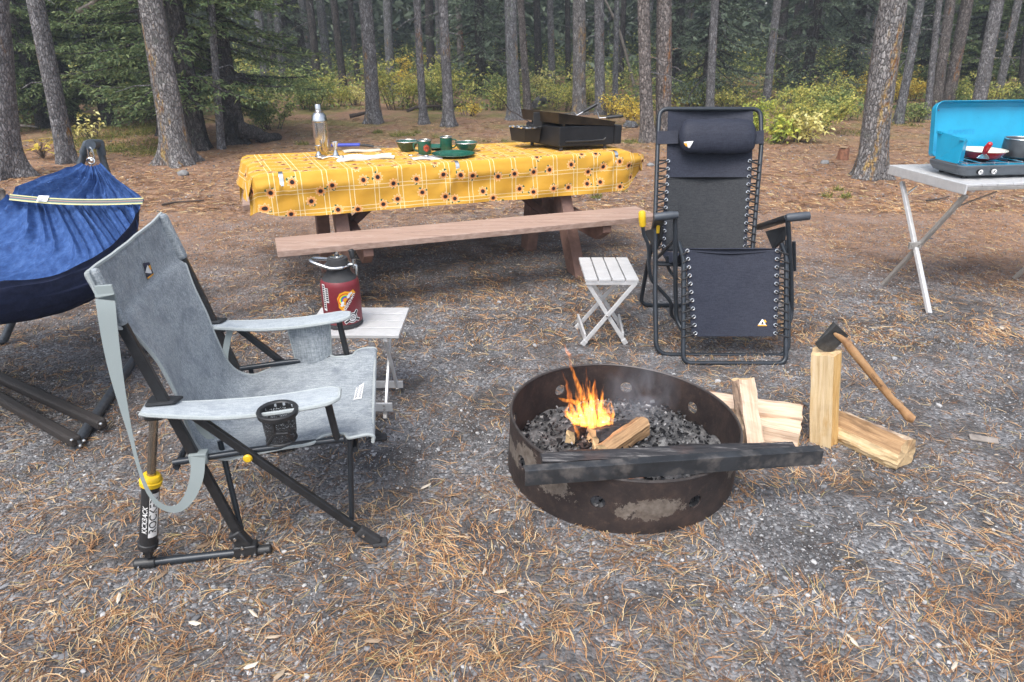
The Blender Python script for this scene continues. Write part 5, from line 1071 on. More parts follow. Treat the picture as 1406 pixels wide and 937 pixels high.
def pil(u, v):
    a = v * 2 * math.pi; x = (u - .5) * 2; k = (1 - abs(x) ** 9) ** .5 if abs(x) < 1 else 0; k = max(k, .12 if abs(x) > .97 else 0)
    w_ = 1 + .05 * fbm((u * 5, math.cos(a), math.sin(a)), 1.5); return pc + u_ * x * hw + v_ * .098 * math.sin(a) * k * w_ + n_ * .052 * math.cos(a) * k * w_
mb.grid(pil, 30, 24); plt = bvh(mb); pw = build(mb, 'headrest_pillow', M_sling, re_)
for l, r in ((901.5, 930), (1032, 1047)):
    q = [bk(l, 182, .017), bk(r, 181, .02), bk(r, 199, .02), bk(l, 199.5, .017)]; build(MB().add(q, [(0, 1, 2, 3)]), 'pillow_strap', M_sling, pw, solid=.004)
def badge(tree, x, y, s, par, flip):
    m = decal(tree, [V(x - s, y + s * .55, 0), V(x - .1 * s, y - s * .7 if not flip else y - s * .5, 0), V(x + .1 * s, y - s * .7 if not flip else y - s * .5, 0), V(x + s * .8, y + s * .55, 0)], .007, 3, 3); o = build(m, 'logo', M_white, par)
    m = decal(tree, [V(x + .15 * s, y - s * .45, 0), V(x + .65 * s, y - s * .6, 0), V(x + s * .95, y - s * .1, 0), V(x + .6 * s, y + .1 * s, 0)], .008, 2, 2); m = decal(tree, [V(x - s * 1.1, y + s * .6, 0), V(x + s, y + s * .6, 0), V(x + s, y + s * .85, 0), V(x - s * 1.1, y + s * .85, 0)], .008, 3, 1, 0, m); build(m, 'logo_sun', M_orange, o)
    m = decal(tree, [V(x - s * .35, y + s * .45, 0), V(x - .02 * s, y - s * .25, 0), V(x + .02 * s, y - s * .25, 0), V(x + s * .3, y + s * .45, 0)], .0085, 2, 2); build(m, 'logo_peak', M_ink, o)
badge(fpt, 1046.5, 443, 6, fo, False)
m = decal(plt, [V(939, 195, 0), V(952, 194, 0), V(947, 203, 0), V(945, 203, 0)], .004, 3, 3); o = build(m, 'logo', M_white, pw); m = decal(plt, [V(939.5, 197, 0), V(943, 196.5, 0), V(944, 200.5, 0), V(942, 201, 0)], .006, 2, 2); build(m, 'logo_sun', M_orange, o)

# ---------------------------------------------------------------- slatted folding stools
def stool(label, X, Y, legs, slat_dir, t0, name='folding_stool'):
    t = thing(name, t0, label, 'folding stool', 'silver slatted folding stools'); zt = .385
    for i in range(4):
        mb = MB(); a, b = i / 4 + .012, (i + 1) / 4 - .012
        if slat_dir == 'y': p0, p1, w_ = V(X[0] + (X[1] - X[0]) * (a + b) / 2, Y[0], zt - .008), V(X[0] + (X[1] - X[0]) * (a + b) / 2, Y[1], zt - .008), (b - a) * (X[1] - X[0])
        else: p0, p1, w_ = V(X[0], Y[0] + (Y[1] - Y[0]) * (a + b) / 2, zt - .008), V(X[1], Y[0] + (Y[1] - Y[0]) * (a + b) / 2, zt - .008), (b - a) * (Y[1] - Y[0])
        mb.bar(p0, p1, w_, .016); build(mb, 'slat', M_alu, t, bevel=.002)
    mb = MB()
    if slat_dir == 'y':
        for y in (Y[0] + .012, Y[1] - .03): mb.bar(V(X[0] + .008, y, zt - .026), V(X[1] - .008, y, zt - .026), .018, .018)
    else:
        for x in (X[0] + .03, X[1] - .06): mb.bar(V(x, Y[0] + .008, zt - .026), V(x, Y[1] - .008, zt - .026), .018, .018)
    build(mb, 'top_rail', M_alu, t, bevel=.002)
    for p0, p1, wd in legs:
        d = (V(*p1) - V(*p0)).normalized(); mb = MB(); mb.bar(p0, p1, wd, .012, (0, 1, 0) if slat_dir == 'y' else (1, 0, 0)); lgm = build(mb, 'leg', M_alu, t, bevel=.002)
        mb = MB(); mb.bar(V(*p0) - d * .003, V(*p0) + d * .03, wd + .006, .018, (0, 1, 0) if slat_dir == 'y' else (1, 0, 0)); build(mb, 'foot_cap', M_aludark if slat_dir == 'x' else M_alu, lgm, bevel=.003)
    return t
yA, yB = 3.425, 3.66
s1_ = stool('silver slatted folding stool standing beside the reclining chair', (.383, .672), (3.42, 3.81), [((.388, yA, .004), (.655, yA + .004, .36), .022), ((.628, yA + .016, .004), (.398, yA + .016, .36), .022), ((.375, yB, .004), (.655, yB + .004, .36), .022), ((.640, yB + .016, .004), (.398, yB + .016, .36), .022)], 'y', (.525, 3.6, 0))
mb = MB(); mb.bar((.400, yA, .045), (.386, yB + .05, .05), .012, .045); mb.bar((.610, yA + .02, .045), (.625, yB + .05, .05), .012, .045); build(mb, 'foot_rail', M_alu, s1_, bevel=.002)
mb = MB(); mb.lathe([(0, .006), (.006, .004), (.007, 0)], V(.513, yA - .006, .176), (0, -1, 0), 10); build(mb, 'pivot', M_steel, s1_)
xR, xL = -.562, -.84
s2_ = stool('silver slatted folding stool carrying the red growler behind the camp rocker', (-.90, -.485), (2.675, 3.01), [((xR, 2.625, .004), (xR - .004, 2.975, .36), .022), ((xR + .016, 2.895, .004), (xR + .012, 2.70, .36), .020), ((xL, 2.625, .004), (xL - .004, 2.975, .36), .022), ((xL + .016, 2.895, .004), (xL + .012, 2.70, .36), .020)], 'x', (-.69, 2.84, 0))
mb = MB(); mb.bar((-.93, 2.628, .062), (xR + .035, 2.628, .062), .012, .040, (0, 0, 1)); mb.bar((-.93, 2.875, .045), (xR + .045, 2.875, .045), .012, .035, (0, 0, 1)); build(mb, 'foot_rail', M_alu, s2_, bevel=.002)
mb = MB()
for z in (.053, .072): mb.lathe([(0, .004), (.005, .003), (.006, 0)], V(xR, 2.621, z), (0, -1, 0), 8)
build(mb, 'rivets', M_aludark, s2_)

# ---------------------------------------------------------------- growler
gc = gp(472.5, 444, .386); gw = thing('growler', gc, 'dark red insulated growler with a tap and stickers on the slatted stool', 'growler'); GR = .083
M_gred = plain('dark_red_powder_coat', (.175, .018, .026), .45, 0, .08, 60, .06, 700)
body = build(MB().lathe([(0, .001), (.076, .001), (.081, .006), (.0815, .018), (.083, .022), (.083, .190), (.080, .205), (.074, .214)], gc, n=40), 'bottle', M_gred, gw)
build(MB().lathe([(.0838, .004), (.0840, .02), (.0832, .0225)], gc, n=40), 'base_boot', M_rubber, gw)
build(MB().lathe([(.0745, .2135), (.066, .222), (.055, .232), (.050, .245), (.050, .258), (.0465, .259)], gc, n=36), 'shoulder', M_rubber, gw)
cp = build(MB().lathe([(.0465, .256), (.047, .262), (.0445, .264), (.0445, .296), (.041, .304), (.03, .306), (.03, .308), (.012, .309), (.011, .318), (.004, .321), (0, .322)], gc, n=32), 'cap', M_rubber, gw)
build(MB().lathe([(.0275, .3075), (.027, .311), (.012, .3125), (.007, .316), (.0055, .328), (0, .329)], gc, n=24), 'gauge', M_steel, cp)
hz = gc + V(0, 0, .272); mb = MB(); ringp = [hz + V(.052 * math.cos(a), .052 * math.sin(a), 0) for a in [i * 2 * math.pi / 32 for i in range(32)]]; mb.tube(ringp, .006, 8, True)
mb.tube(spline([hz + V(.03, -.045, .0), hz + V(-.01, -.058, .0), hz + V(-.05, -.055, .01), hz + V(-.098, -.035, .022), hz + V(-.11, -.01, .025), hz + V(-.095, .018, .022), hz + V(-.04, .048, .008)], 5), .0085, 10); build(mb, 'carry_handle', M_chrome, gw)
tp0 = gc + V(.052, -.018, .276); mb = MB(); mb.tube([tp0, tp0 + V(.026, -.008, .006), tp0 + V(.032, -.01, .0), tp0 + V(.032, -.011, -.040)], [.010, .009, .008, .0065], 10); mb.tube([tp0 + V(.024, -.008, -.01), tp0 + V(.024, -.008, .032)], .009, 10); fz = build(mb, 'tap', M_chrome, gw)
build(MB().tube([tp0 + V(.024, -.008, .030), tp0 + V(.02, -.008, .036), tp0 + V(.016, -.004, .066), tp0 + V(.015, -.004, .070)], [.008, .011, .012, .009], 10), 'tap_lever', M_blackplastic, fz)
gref = (CAM - gc); gref.z = 0; gref.normalize(); gsd = V(0, 0, 1).cross(gref)
def gcy(x, z, l=0.0): a = x / GR; return gc + (gref * math.cos(a) + gsd * math.sin(a)) * (GR + .0008 + l) + V(0, 0, z)
def poly_on(fn, pts, mb, lift, sub=1):
    n = len(pts); cx, cy = sum(p[0] for p in pts) / n, sum(p[1] for p in pts) / n; vs = [fn(cx, cy, lift)]; K_ = 3
    for k in range(1, K_ + 1): vs += [fn(cx + (x - cx) * k / K_, cy + (y - cy) * k / K_, lift) for x, y in pts]
    fs = [(0, 1 + i, 1 + (i + 1) % n) for i in range(n)] + [(1 + (k - 1) * n + i, 1 + k * n + i, 1 + k * n + (i + 1) % n, 1 + (k - 1) * n + (i + 1) % n) for k in range(1, K_) for i in range(n)]
    mb.add(vs, fs)
def gtext(mb, s, size, x0, z0, ang, lift, shear=0):
    vs, fs = text_mesh(s, size, .0003); c_, s_ = math.cos(ang), math.sin(ang); mb.add([gcy(x0 + (x + shear * y) * c_ - y * s_, z0 + (x + shear * y) * s_ + y * c_, lift) for x, y, z in vs], fs)
# rainbow sticker
a0 = R(48); x0, z0 = .022, .132
def rt(x, y): return (x0 + x * math.cos(a0) - y * math.sin(a0), z0 + x * math.sin(a0) + y * math.cos(a0))
mb = MB(); poly_on(gcy, [rt(*p) for p in ((-.048, -.020), (.052, -.014), (.056, .006), (.04, .014), (.030, .034), (.008, .046), (-.016, .040), (-.030, .022), (-.044, .010))], mb, .0004); stk = build(mb, 'rainbow_sticker', M_orange, body)
for k, c_ in enumerate(((.62, .02, .02), (.80, .42, .02), (.78, .68, .05), (.03, .40, .10), (.03, .10, .55), (.25, .05, .40))):
    r1, r0 = .030 - .0032 * k, .030 - .0032 * (k + 1); mb = MB(); n = 16
    vs = [gcy(*rt(r * math.cos(math.pi * i / n), .008 + r * math.sin(math.pi * i / n)), .0008) for i in range(n + 1) for r in (r0, r1)]; mb.add(vs, [(2 * i, 2 * i + 1, 2 * i + 3, 2 * i + 2) for i in range(n)]); build(mb, 'rainbow_band', plain('rainbow_colour', c_, .5), stk)
mb = MB()
for cx, cy, r in ((-.026, .006, .008), (-.017, .010, .008), (.020, .008, .009), (.030, .009, .008), (.038, .006, .006)): poly_on(gcy, [rt(cx + r * math.cos(i * .5236), cy + r * .75 * math.sin(i * .5236)) for i in range(12)], mb, .0011)
build(mb, 'clouds', M_white, stk)
mb = MB(); p_ = rt(.004, -.009); gtext(mb, 'ubtown', .027, p_[0], p_[1], a0 + .06, .0013); build(mb, 'lettering', M_white, stk)
# crossed tools sticker
x1, z1 = .040, .052; mb = MB(); ik = MB()
for a in (R(48), R(132), R(208), R(-28)):
    d = (math.cos(a), math.sin(a)); n_ = (-d[1], d[0])
    for m, l0, l1, w_, lf in ((mb, .010, .040, .0075, .0005), (ik, .014, .038, .0048, .0009)): poly_on(gcy, [(x1 + d[0] * l + n_[0] * s, z1 + d[1] * l + n_[1] * s) for l, s in ((l0, -w_), (l1, -w_), (l1, w_), (l0, w_))], m, lf)
poly_on(gcy, [(x1 + .0235 * math.cos(i * .2618), z1 + .0235 * math.sin(i * .2618)) for i in range(24)], mb, .0007); poly_on(gcy, [(x1 + .0205 * math.cos(i * .2618), z1 + .0205 * math.sin(i * .2618)) for i in range(24)], ik, .0011)
st2 = build(mb, 'crossed_sticker', M_white, body); bk2 = build(ik, 'sticker_ink', M_ink, st2)
mb = MB(); poly_on(gcy, [(x1 + .0165 * math.cos(i * .2618), z1 + .0165 * math.sin(i * .2618)) for i in range(24)], mb, .0014); build(mb, 'sticker_disc', plain('sticker_grey', (.55, .55, .56), .5), body)
mb = MB()
for z, w_ in ((.008, .008), (.001, .012), (-.006, .009)): poly_on(gcy, [(x1 - w_, z1 + z - .0018), (x1 + w_, z1 + z - .0006), (x1 + w_, z1 + z + .0026), (x1 - w_, z1 + z + .0014)], mb, .0018)
build(mb, 'sticker_print', M_ink, body)
# tall lettered sticker on the left
mb = MB(); poly_on(gcy, [(-.090, .205), (-.072, .205), (-.072, .085), (-.090, .085)], mb, .0004); poly_on(gcy, [(-.071, .190), (-.056, .190), (-.056, .125), (-.071, .125)], mb, .0004); st3 = build(mb, 'tall_sticker', M_white, body)
mb = MB()
for xx, zz0, n in ((-.081, .197, 11), (-.0635, .184, 6)):
    for k in range(n):
        z = zz0 - k * .0098; poly_on(gcy, [(xx - .0062, z - .0034), (xx + .0055, z - .0040), (xx + .0062, z + .0026), (xx - .0050, z + .0034)], mb, .0009)
build(mb, 'sticker_print', M_ink, st3)
# ---------------------------------------------------------------- aluminium camp table
ca_, cb_ = V(math.cos(R(8)), math.sin(R(8)), 0), V(-math.sin(R(9)), math.cos(R(9)), 0); CN = V(2.655, 4.00, 0)
def ct(a, b, z): return CN + ca_ * a + cb_ * b + V(0, 0, z)
tb = thing('camp_table', ct(.6, .35, 0), 'silver aluminium roll-top camp table with crossed legs at the right edge', 'camp table')
for i in range(12):
    mb = MB(); mb.bar(ct(.004 + .1 * i + .05, .006, .758), ct(.004 + .1 * i + .05, .684, .758), .0965, .016); build(mb, 'top_slat', M_alu, tb, bevel=.003)
mb = MB(); mb.bar(ct(0, 0, .735), ct(0, .69, .735), .012, .062); mb.bar(ct(1.21, 0, .735), ct(1.21, .69, .735), .012, .062); build(mb, 'end_rail', M_alu, tb, bevel=.004)
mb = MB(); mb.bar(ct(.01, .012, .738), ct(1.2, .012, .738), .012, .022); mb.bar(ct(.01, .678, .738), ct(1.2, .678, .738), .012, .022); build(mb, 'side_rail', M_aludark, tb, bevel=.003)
for x in (.10, 1.10):
    mid = None
    f1, t1, f2, t2 = gp(1276, 431, .006), at(1238.5, 250, 4.60), gp(1207, 392, .006), at(1321, 268, 4.04)
    o = V(0, 0, 0) if x < .5 else ca_ * 1.0
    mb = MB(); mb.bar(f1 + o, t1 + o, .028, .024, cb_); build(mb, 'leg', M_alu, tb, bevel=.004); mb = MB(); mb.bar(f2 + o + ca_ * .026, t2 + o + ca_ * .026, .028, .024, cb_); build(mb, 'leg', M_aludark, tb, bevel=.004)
    cxp = at(1255, 337, 4.22) + o; mb = MB(); mb.bar(cxp - ca_ * .035 - V(0, 0, .002), cxp + ca_ * .045, .02, .042, (0, 0, 1)); build(mb, 'leg_joint', M_aludark, tb, bevel=.003)
    mb = MB(); mb.lathe([(0, .004), (.005, .003), (.006, 0)], cxp + V(-.02, -.016, 0), (0, -1, 0), 8); mb.lathe([(0, .004), (.005, .003), (.006, 0)], cxp + V(.025, -.010, .004), (0, -1, 0), 8); build(mb, 'joint_rivets', M_steel, tb)
mb = MB(); mb.tube([at(1304, 289, 4.1), at(1330, 278, 4.2), at(1368, 264, 4.35)], .007, 8); mb.tube([at(1247, 265, 4.55), at(1259, 256, 4.55)], .007, 8); build(mb, 'brace', M_steel, tb)

# ---------------------------------------------------------------- two burner stove
SZ = .768
s0 = gp(1319, 246.5, SZ); sx = ca_; sy = V(-math.sin(R(6)), math.cos(R(6)), 0)
def sp(a, b, z): return V(s0.x, s0.y, SZ) + sx * a + sy * b + V(0, 0, z)
SWd, SD = .66, .29
sv = thing('camp_stove', sp(.3, .18, 0), 'open blue two-burner camp stove on the silver camp table', 'camp stove')
M_sblue = plain('bright_blue_paint', (.011, .31, .51), .32, 0, .07, 12); M_sgrey = plain('slate_grey_paint', (.085, .10, .115), .4, 0, .12, 20)
def rrect(w0, w1, d0, d1, r, z, n=5):
    out = []
    for cx, cy, a0 in ((w1 - r, d1 - r, 0), (w0 + r, d1 - r, 90), (w0 + r, d0 + r, 180), (w1 - r, d0 + r, 270)):
        for k in range(n + 1): a = R(a0 + 90 * k / n); out.append(sp(cx + r * math.cos(a), cy + r * math.sin(a), z))
    return out
mb = MB(); loops = [rrect(.03, SWd - .03, .02, SD - .02, .03, .012), rrect(.0, SWd, .0, SD, .045, .022), rrect(-.028, SWd + .028, -.012, SD + .012, .05, .056), rrect(-.03, SWd + .03, -.014, SD + .014, .05, .076), rrect(-.02, SWd + .02, -.004, SD + .004, .045, .081), rrect(0, SWd, .015, SD - .015, .04, .070)]
vs = [p for l in loops for p in l]; n = len(loops[0]); mb.add(vs, [(i * n + k, i * n + (k + 1) % n, (i + 1) * n + (k + 1) % n, (i + 1) * n + k) for i in range(len(loops) - 1) for k in range(n)] + [tuple(range(n))[::-1], tuple(range((len(loops) - 1) * n, len(loops) * n))], 0, False); bs = build(mb, 'base', M_sgrey, sv, bevel=.002)
mb = MB(); mb.hexa(sp(.33, .145, .0712), sx * .29, sy * .115, V(0, 0, .002)); build(mb, 'burner_tray', M_sblue, bs)
for a, b in ((.06, .05), (.56, .05), (.06, .25), (.56, .25)): build(MB().lathe([(0, 0), (.016, 0), (.018, .014), (0, .014)], sp(a, b, 0), n=12), 'rubber_foot', M_rubber, sv)
for bx in (.20, .48): build(MB().lathe([(.05, .072), (.05, .084), (.035, .090), (.0, .088)], sp(bx, .145, 0), n=20), 'burner', M_black, bs)
for kx, op in ((.098, 1), (.190, 0)):
    kp = sp(kx, -.013, .045); kb = build(MB().lathe([(0, 0), (.016, 0), (.015, .014), (.0, .016)], kp, -sy, 18), 'knob', M_blackplastic, bs); mb = MB(); mb.lathe([(.010, .0165), (.014, .0155), (.016, .008)] if op == 0 else [(.009, .017), (.015, .0155)], kp, -sy, 18); mb.bar(kp - sy * .0175 + sx * .008 + V(0, 0, .010), kp - sy * .0175 - sx * .006 - V(0, 0, .012), .004, .003, sy); build(mb, 'knob_marking', M_white, kb)
mb = MB()
for k in range(7): x = .03 + .56 * k / 6; mb.tube([sp(x, .02, .082), sp(x, .02, .092), sp(x, SD - .03, .092), sp(x, SD - .03, .082)], .0035, 6)
mb.tube([sp(-.01, .02, .088), sp(SWd + .01, .02, .088)], .0035, 6); mb.tube([sp(-.01, SD - .03, .088), sp(SWd + .01, SD - .03, .088)], .0035, 6); mb.tube([sp(-.022, .03, .083), sp(-.022, SD - .05, .083)], .0035, 6); build(mb, 'pot_grate', M_chrome, sv)
LT = R(14); lz, ly = math.cos(LT), math.sin(LT); LHt = .335
def ld(a, h, d): return sp(a, SD + .005 + h * ly - d * lz, .086 + h * lz + d * ly)
def lrr(ins, r, d, n=6):
    out = []; x0, x1, h0, h1 = -.03 + ins, SWd + .03 - ins, ins, LHt - ins
    for cx, cy, a0, rr in ((x1 - r, h1 - r, 0, r), (x0 + r, h1 - r, 90, r), (x0 + r * .4, h0 + r * .4, 180, r * .4), (x1 - r * .4, h0 + r * .4, 270, r * .4)):
        for k in range(n + 1): a = R(a0 + 90 * k / n); out.append(ld(cx + rr * math.cos(a), cy + rr * math.sin(a), d))
    return out
lps = [lrr(.03, .04, -.012), lrr(.004, .052, .0), lrr(.0, .055, .045), lrr(.004, .052, .046), lrr(.010, .048, .006), lrr(.035, .035, -.008)]
vs = [p for l in lps for p in l]; n = len(lps[0]); mb = MB(); mb.add(vs, [(i * n + k, i * n + (k + 1) % n, (i + 1) * n + (k + 1) % n, (i + 1) * n + k) for i in range(5) for k in range(n)] + [tuple(range(n))[::-1], tuple(range(5 * n, 6 * n))], 0, False); lid = build(mb, 'lid', M_sblue, sv, bevel=.002)
mb = MB(); put_text(mb, 'CAMPSITE', .042, ld(.20, .150, -.0065), sx, ld(0, 1, 0) - ld(0, 0, 0), sp(0, -1, 0) - sp(0, 0, 0), .0); build(mb, 'embossing', plain('blue_embossing', (.014, .26, .52), .3, 0, .05), lid)
mb = MB(); mb.lathe([(0, .002), (.004, 0)], ld(.025, .285, -.002), sp(0, -1, 0) - sp(0, 0, 0), 8); build(mb, 'rust_spot', plain('rust', (.30, .10, .02), .8), lid)
def wing(px, label, name, mat, par):
    pts = [at(*p) for p in px]; return build(MB().add(pts, [tuple(range(len(pts)))]), name, mat, par, solid=.003)
yb, yf = s0.y + SD, s0.y + .09
w1 = wing([(1284, 222.5, yb - .05), (1287.5, 180, yb - .02), (1325, 191.5, yf), (1315.5, 224.5, yf - .01)], '', 'windscreen', M_sblue, sv)
mb = MB(); q = [at(1315.5, 224.5, yf - .01), at(1325, 191.5, yf), at(1329, 192, yf + .035), at(1322, 224, yf + .03)]; mb.add(q, [(0, 1, 2, 3)]); mb.bar(at(1287, 181, yb - .025), at(1293, 182.5, yb - .06), .008, .012); mb.bar(at(1318, 190.5, yf + .02), at(1326, 192.5, yf), .008, .012); build(mb, 'windscreen_flange', M_sblue, w1, solid=.002)
def frypan():
    c = sp(.225, .145, .0975); t = thing('frying_pan', c, 'red frying pan with cream inside and red handle on the blue stove', 'frying pan'); build(MB().lathe([(0, .001), (.080, .0), (.100, .014), (.128, .050)], c, n=40), 'outside', M_red, t); build(MB().lathe([(.130, .052), (.124, .047), (.098, .014), (.078, .005), (0, .005)], c, n=40), 'inside', plain('cream_enamel', (.66, .62, .52), .3), t)
    mb = MB(); mb.tube([c + V(.128 * math.cos(a), .128 * math.sin(a), .0505) for a in [i * 2 * math.pi / 40 for i in range(40)]], .0028, 6, True); build(mb, 'rim', plain('cream_rim', (.60, .56, .46), .3), t)
    d = V(-.50, -.866, 0); sd_p = V(.866, -.50, 0); b = c + d * .112; mb = MB(); mb.prism([b + sd_p * x + d * y + V(0, 0, z) for x, y, z in ((-.034, 0, .012), (.034, 0, .012), (.028, .008, .028), (.010, .020, .044), (-.010, .020, .044), (-.028, .008, .028))], d * .006); build(mb, 'handle_mount', M_steel, t, bevel=.002)
    mb = MB(); e = b + d * .018 + V(0, 0, .042); mb.tube([e, e + d * .012 + V(0, 0, .012), e + d * .025 + sd_p * .004 + V(0, 0, .040), e + d * .035 + sd_p * .014 + V(0, 0, .066), e + d * .037 + sd_p * .016 + V(0, 0, .072)], [.007, .015, .018, .015, .008], 12); build(mb, 'handle', M_red, t)
frypan()
def pot():
    c = sp(.480, .15, .0975); t = thing('saucepan', c, 'dark grey metal pot cut by the right edge of the photo on the blue stove', 'pot'); M = plain('dark_pot_metal', (.07, .078, .085), .35, .6, .25, 16)
    build(MB().lathe([(0, .0), (.088, 0), (.098, .008), (.096, .108), (.094, .112), (.091, .108), (.092, .012), (0, .008)], c, n=36), 'pan', M, t); mb = MB(); mb.tube([c + V(.096 * math.cos(a), .096 * math.sin(a), .112) for a in [i * 2 * math.pi / 36 for i in range(36)]], .003, 6, True); build(mb, 'rim', M_steel, t)
pot()

# ---------------------------------------------------------------- hammock
hs_ = thing('hammock_stand', (-2.5, 3.4, 0), 'black steel folding hammock stand with a peaked end behind the rocker', 'hammock stand')
M_hst = plain('black_hammer_paint', (.085, .095, .11), .36, .5, .3, 60, .15, 400)
M_brn = plain('brown_black_square_tube', (.032, .027, .025), .6, .1, .3, 50, .2, 500)
apx = at(128, 200, 3.78); ap2 = at(116, 204, 3.78); cr = gp(216, 448, .02); jn = gp(104, 611, .022); ft2 = gp(5, 468, .02)
mb = MB(); mb.tube([at(137, 203, 3.82), at(142, 222, 3.82), cr], [.019, .018, .021], 14); mb.tube([cr, jn], .022, 14); build(mb, 'stand_tube', M_hst, hs_)
mb = MB(); mb.tube([at(118, 203, 3.74), at(112, 222, 3.74), ft2], [.019, .018, .021], 14); mb.tube([ft2, ft2 + V(-.8, -.6, 0)], .022, 14); build(mb, 'stand_tube', M_hst, hs_)
mb = MB(); mb.tube([at(136, 197, 3.82), at(137.5, 200, 3.82), at(140, 213, 3.82)], [.018, .022, .022], 14); mb.tube([at(123, 196, 3.72), at(120, 198, 3.72), at(115, 211, 3.74)], [.018, .022, .022], 14); mb.tube([at(124, 199, 3.62), at(124.5, 198, 3.72), at(137, 198, 3.86)], .025, 16); build(mb, 'peak_joint', plain('slate_plastic_joint', (.06, .075, .092), .5), hs_)
mb = MB(); mb.bar(gp(106, 607, .035), gp(-70, 508, .045), .044, .044); build(mb, 'base_beam', M_brn, hs_, bevel=.010)
mb = MB(); mb.bar(gp(141, 583, .05), gp(-60, 492, .055), .044, .044); build(mb, 'base_beam', M_brn, hs_, bevel=.010)
mb = MB()
for x, y in ((98, 604), (110, 612), (115, 605)): mb.ball(gp(x, y, .055), .007, 8)
mb.ball(gp(138, 582, .078), .007, 8); build(mb, 'bolts', M_steel, hs_)
hk = thing('hammock', at(125, 230, 3.6), 'blue woven fabric hammock gathered to a ring with a striped trim band', 'hammock')
rg = at(125, 221, 3.60)
# stations: ring, gather, band, then the body hanging towards the left
ST = [  # left rim, bottom, right rim
 ((112, 224, 3.60), (125, 228, 3.58), (138, 224, 3.60)),
 ((80, 240, 3.55), (124, 250, 3.50), (158, 243, 3.52)),
 ((18, 267, 3.46), (105, 274, 3.44), (195, 272, 3.40)),
 ((14, 274, 3.45), (104, 281, 3.43), (194, 279, 3.38)),
 ((-30, 296, 3.38), (150, 360, 3.06), (184, 300, 3.20)),
 ((-80, 300, 3.30), (114, 396, 2.94), (165, 328, 3.02)),
 ((-140, 300, 3.20), (66, 418, 2.78), (128, 357, 2.84)),
 ((-200, 300, 3.10), (5, 433, 2.62), (70, 378, 2.66)),
 ((-280, 300, 3.00), (-65, 440, 2.46), (-5, 390, 2.48)),
 ((-360, 300, 2.90), (-145, 444, 2.32), (-95, 395, 2.32))]
SL, SB, SR = (spline([at(*s[k]) for s in ST], 6) for k in range(3)); NS = len(SL) - 1
def ham(u, v):
    i = min(int(round(u * NS)), NS); l, b, r = SL[i], SB[i], SR[i]
    ctl = b * 2 - (l + r) / 2; p = l * (1 - v) ** 2 + ctl * 2 * v * (1 - v) + r * v * v
    st = i / 6.0; g_ = math.exp(-((st - 2.5) / 1.3) ** 2)
    amp = .022 * g_ + .012; f = (1 - 2 * abs(math.sin(v * 47 + 2.2 * fbm((v * 9, u * 3, 0))))) * .7 + math.sin(v * 41 + u * 6) * .4 + 1.1 * fbm((v * 12, u * 3.5, 4), 1)
    if st < .6: amp *= .4
    if 2.0 <= st <= 2.9: amp *= .15
    return p + V(0, -.35, .9) * amp * f
hm = MB().grid(ham, NS, 240)
def mat_hammock():
    t = NT('blue_hammock_cloth'); v = t.coord('Object'); n = t.noise(t.coord('Object', (1, .45, 1), (0, 0, R(35))), 30, 6, .72); c = t.ramp(n, [(.3, (.012, .036, .125)), (.5, (.030, .075, .215)), (.72, (.065, .13, .31))])
    c = t.mix(t.ramp(t.noise(t.coord('Object', (1, 1, 1), loc=(4, 2, 1)), 48, 3), [(.60, 0), (.70, .5)]), c, (.03, .04, .10))
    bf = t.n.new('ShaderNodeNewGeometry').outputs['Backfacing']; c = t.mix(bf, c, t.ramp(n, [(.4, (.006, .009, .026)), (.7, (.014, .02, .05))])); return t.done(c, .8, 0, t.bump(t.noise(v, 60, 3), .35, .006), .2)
M_ham = mat_hammock()
hb = build(hm, 'fabric_body', M_ham, hk)
# orient so that the inside is the front side
me = hb.data; cpt = ham(.6, .5); 
if me.polygons[(NS // 2) * 240 + 40].normal.dot(CAM - cpt) < 0: me.flip_normals()
def mat_band():
    t = NT('striped_trim'); uv = t.n.new('ShaderNodeTexCoord').outputs['UV']; s = t.n.new('ShaderNodeSeparateXYZ'); t.l.new(uv, s.inputs[0])
    c = t.ramp(s.outputs[1], [(0, (.62, .58, .28)), (.17, (.05, .07, .09)), (.27, (.17, .23, .22)), (.42, (.42, .20, .17)), (.52, (.07, .12, .14)), (.64, (.17, .23, .22)), (.80, (.62, .58, .28))], 'CONSTANT'); return t.done(c, .7, 0, t.bump(t.noise(t.coord(), 300, 2), .3, .001), .2)
b0, b1, b2, b3 = at(15, 266.5, 3.44), at(198, 271.5, 3.37), at(196.5, 280, 3.36), at(14, 274.5, 3.43)
NB = 40; vs, uvs = [], []
for i in range(NB + 1):
    for j in range(4):
        u = i / NB; v = j / 3; p = b0.lerp(b1, u).lerp(b3.lerp(b2, u), v); vs.append(p + V(0, -.006 - .03 * math.sin(math.pi * u) , -.004 * math.sin(math.pi * u) * 2)); uvs.append((u, v))
bo = hk.location; me = npmesh('trim_band', [tuple(p - bo) for p in vs], [(i * 4 + j, i * 4 + j + 1, (i + 1) * 4 + j + 1, (i + 1) * 4 + j) for i in range(NB) for j in range(3)], True); ul = me.uv_layers.new(name='UVMap'); li = np.empty(len(me.loops), np.int32); me.loops.foreach_get('vertex_index', li); ul.data.foreach_set('uv', np.array(uvs, np.float32)[li].ravel())
tbnd = mkobj('trim_band', me, mat_band(), hk, solid=.004, off=0)
u0, u1 = .245, .325; q = [b0.lerp(b1, u0), b0.lerp(b1, u1), b3.lerp(b2, u1 - .012), b3.lerp(b2, u0 - .012)]; of = V(0, -.034, .004); cl = build(MB().add([p + of for p in q], [(0, 1, 2, 3)]), 'care_label', M_white, tbnd, solid=.001)
mb = MB()
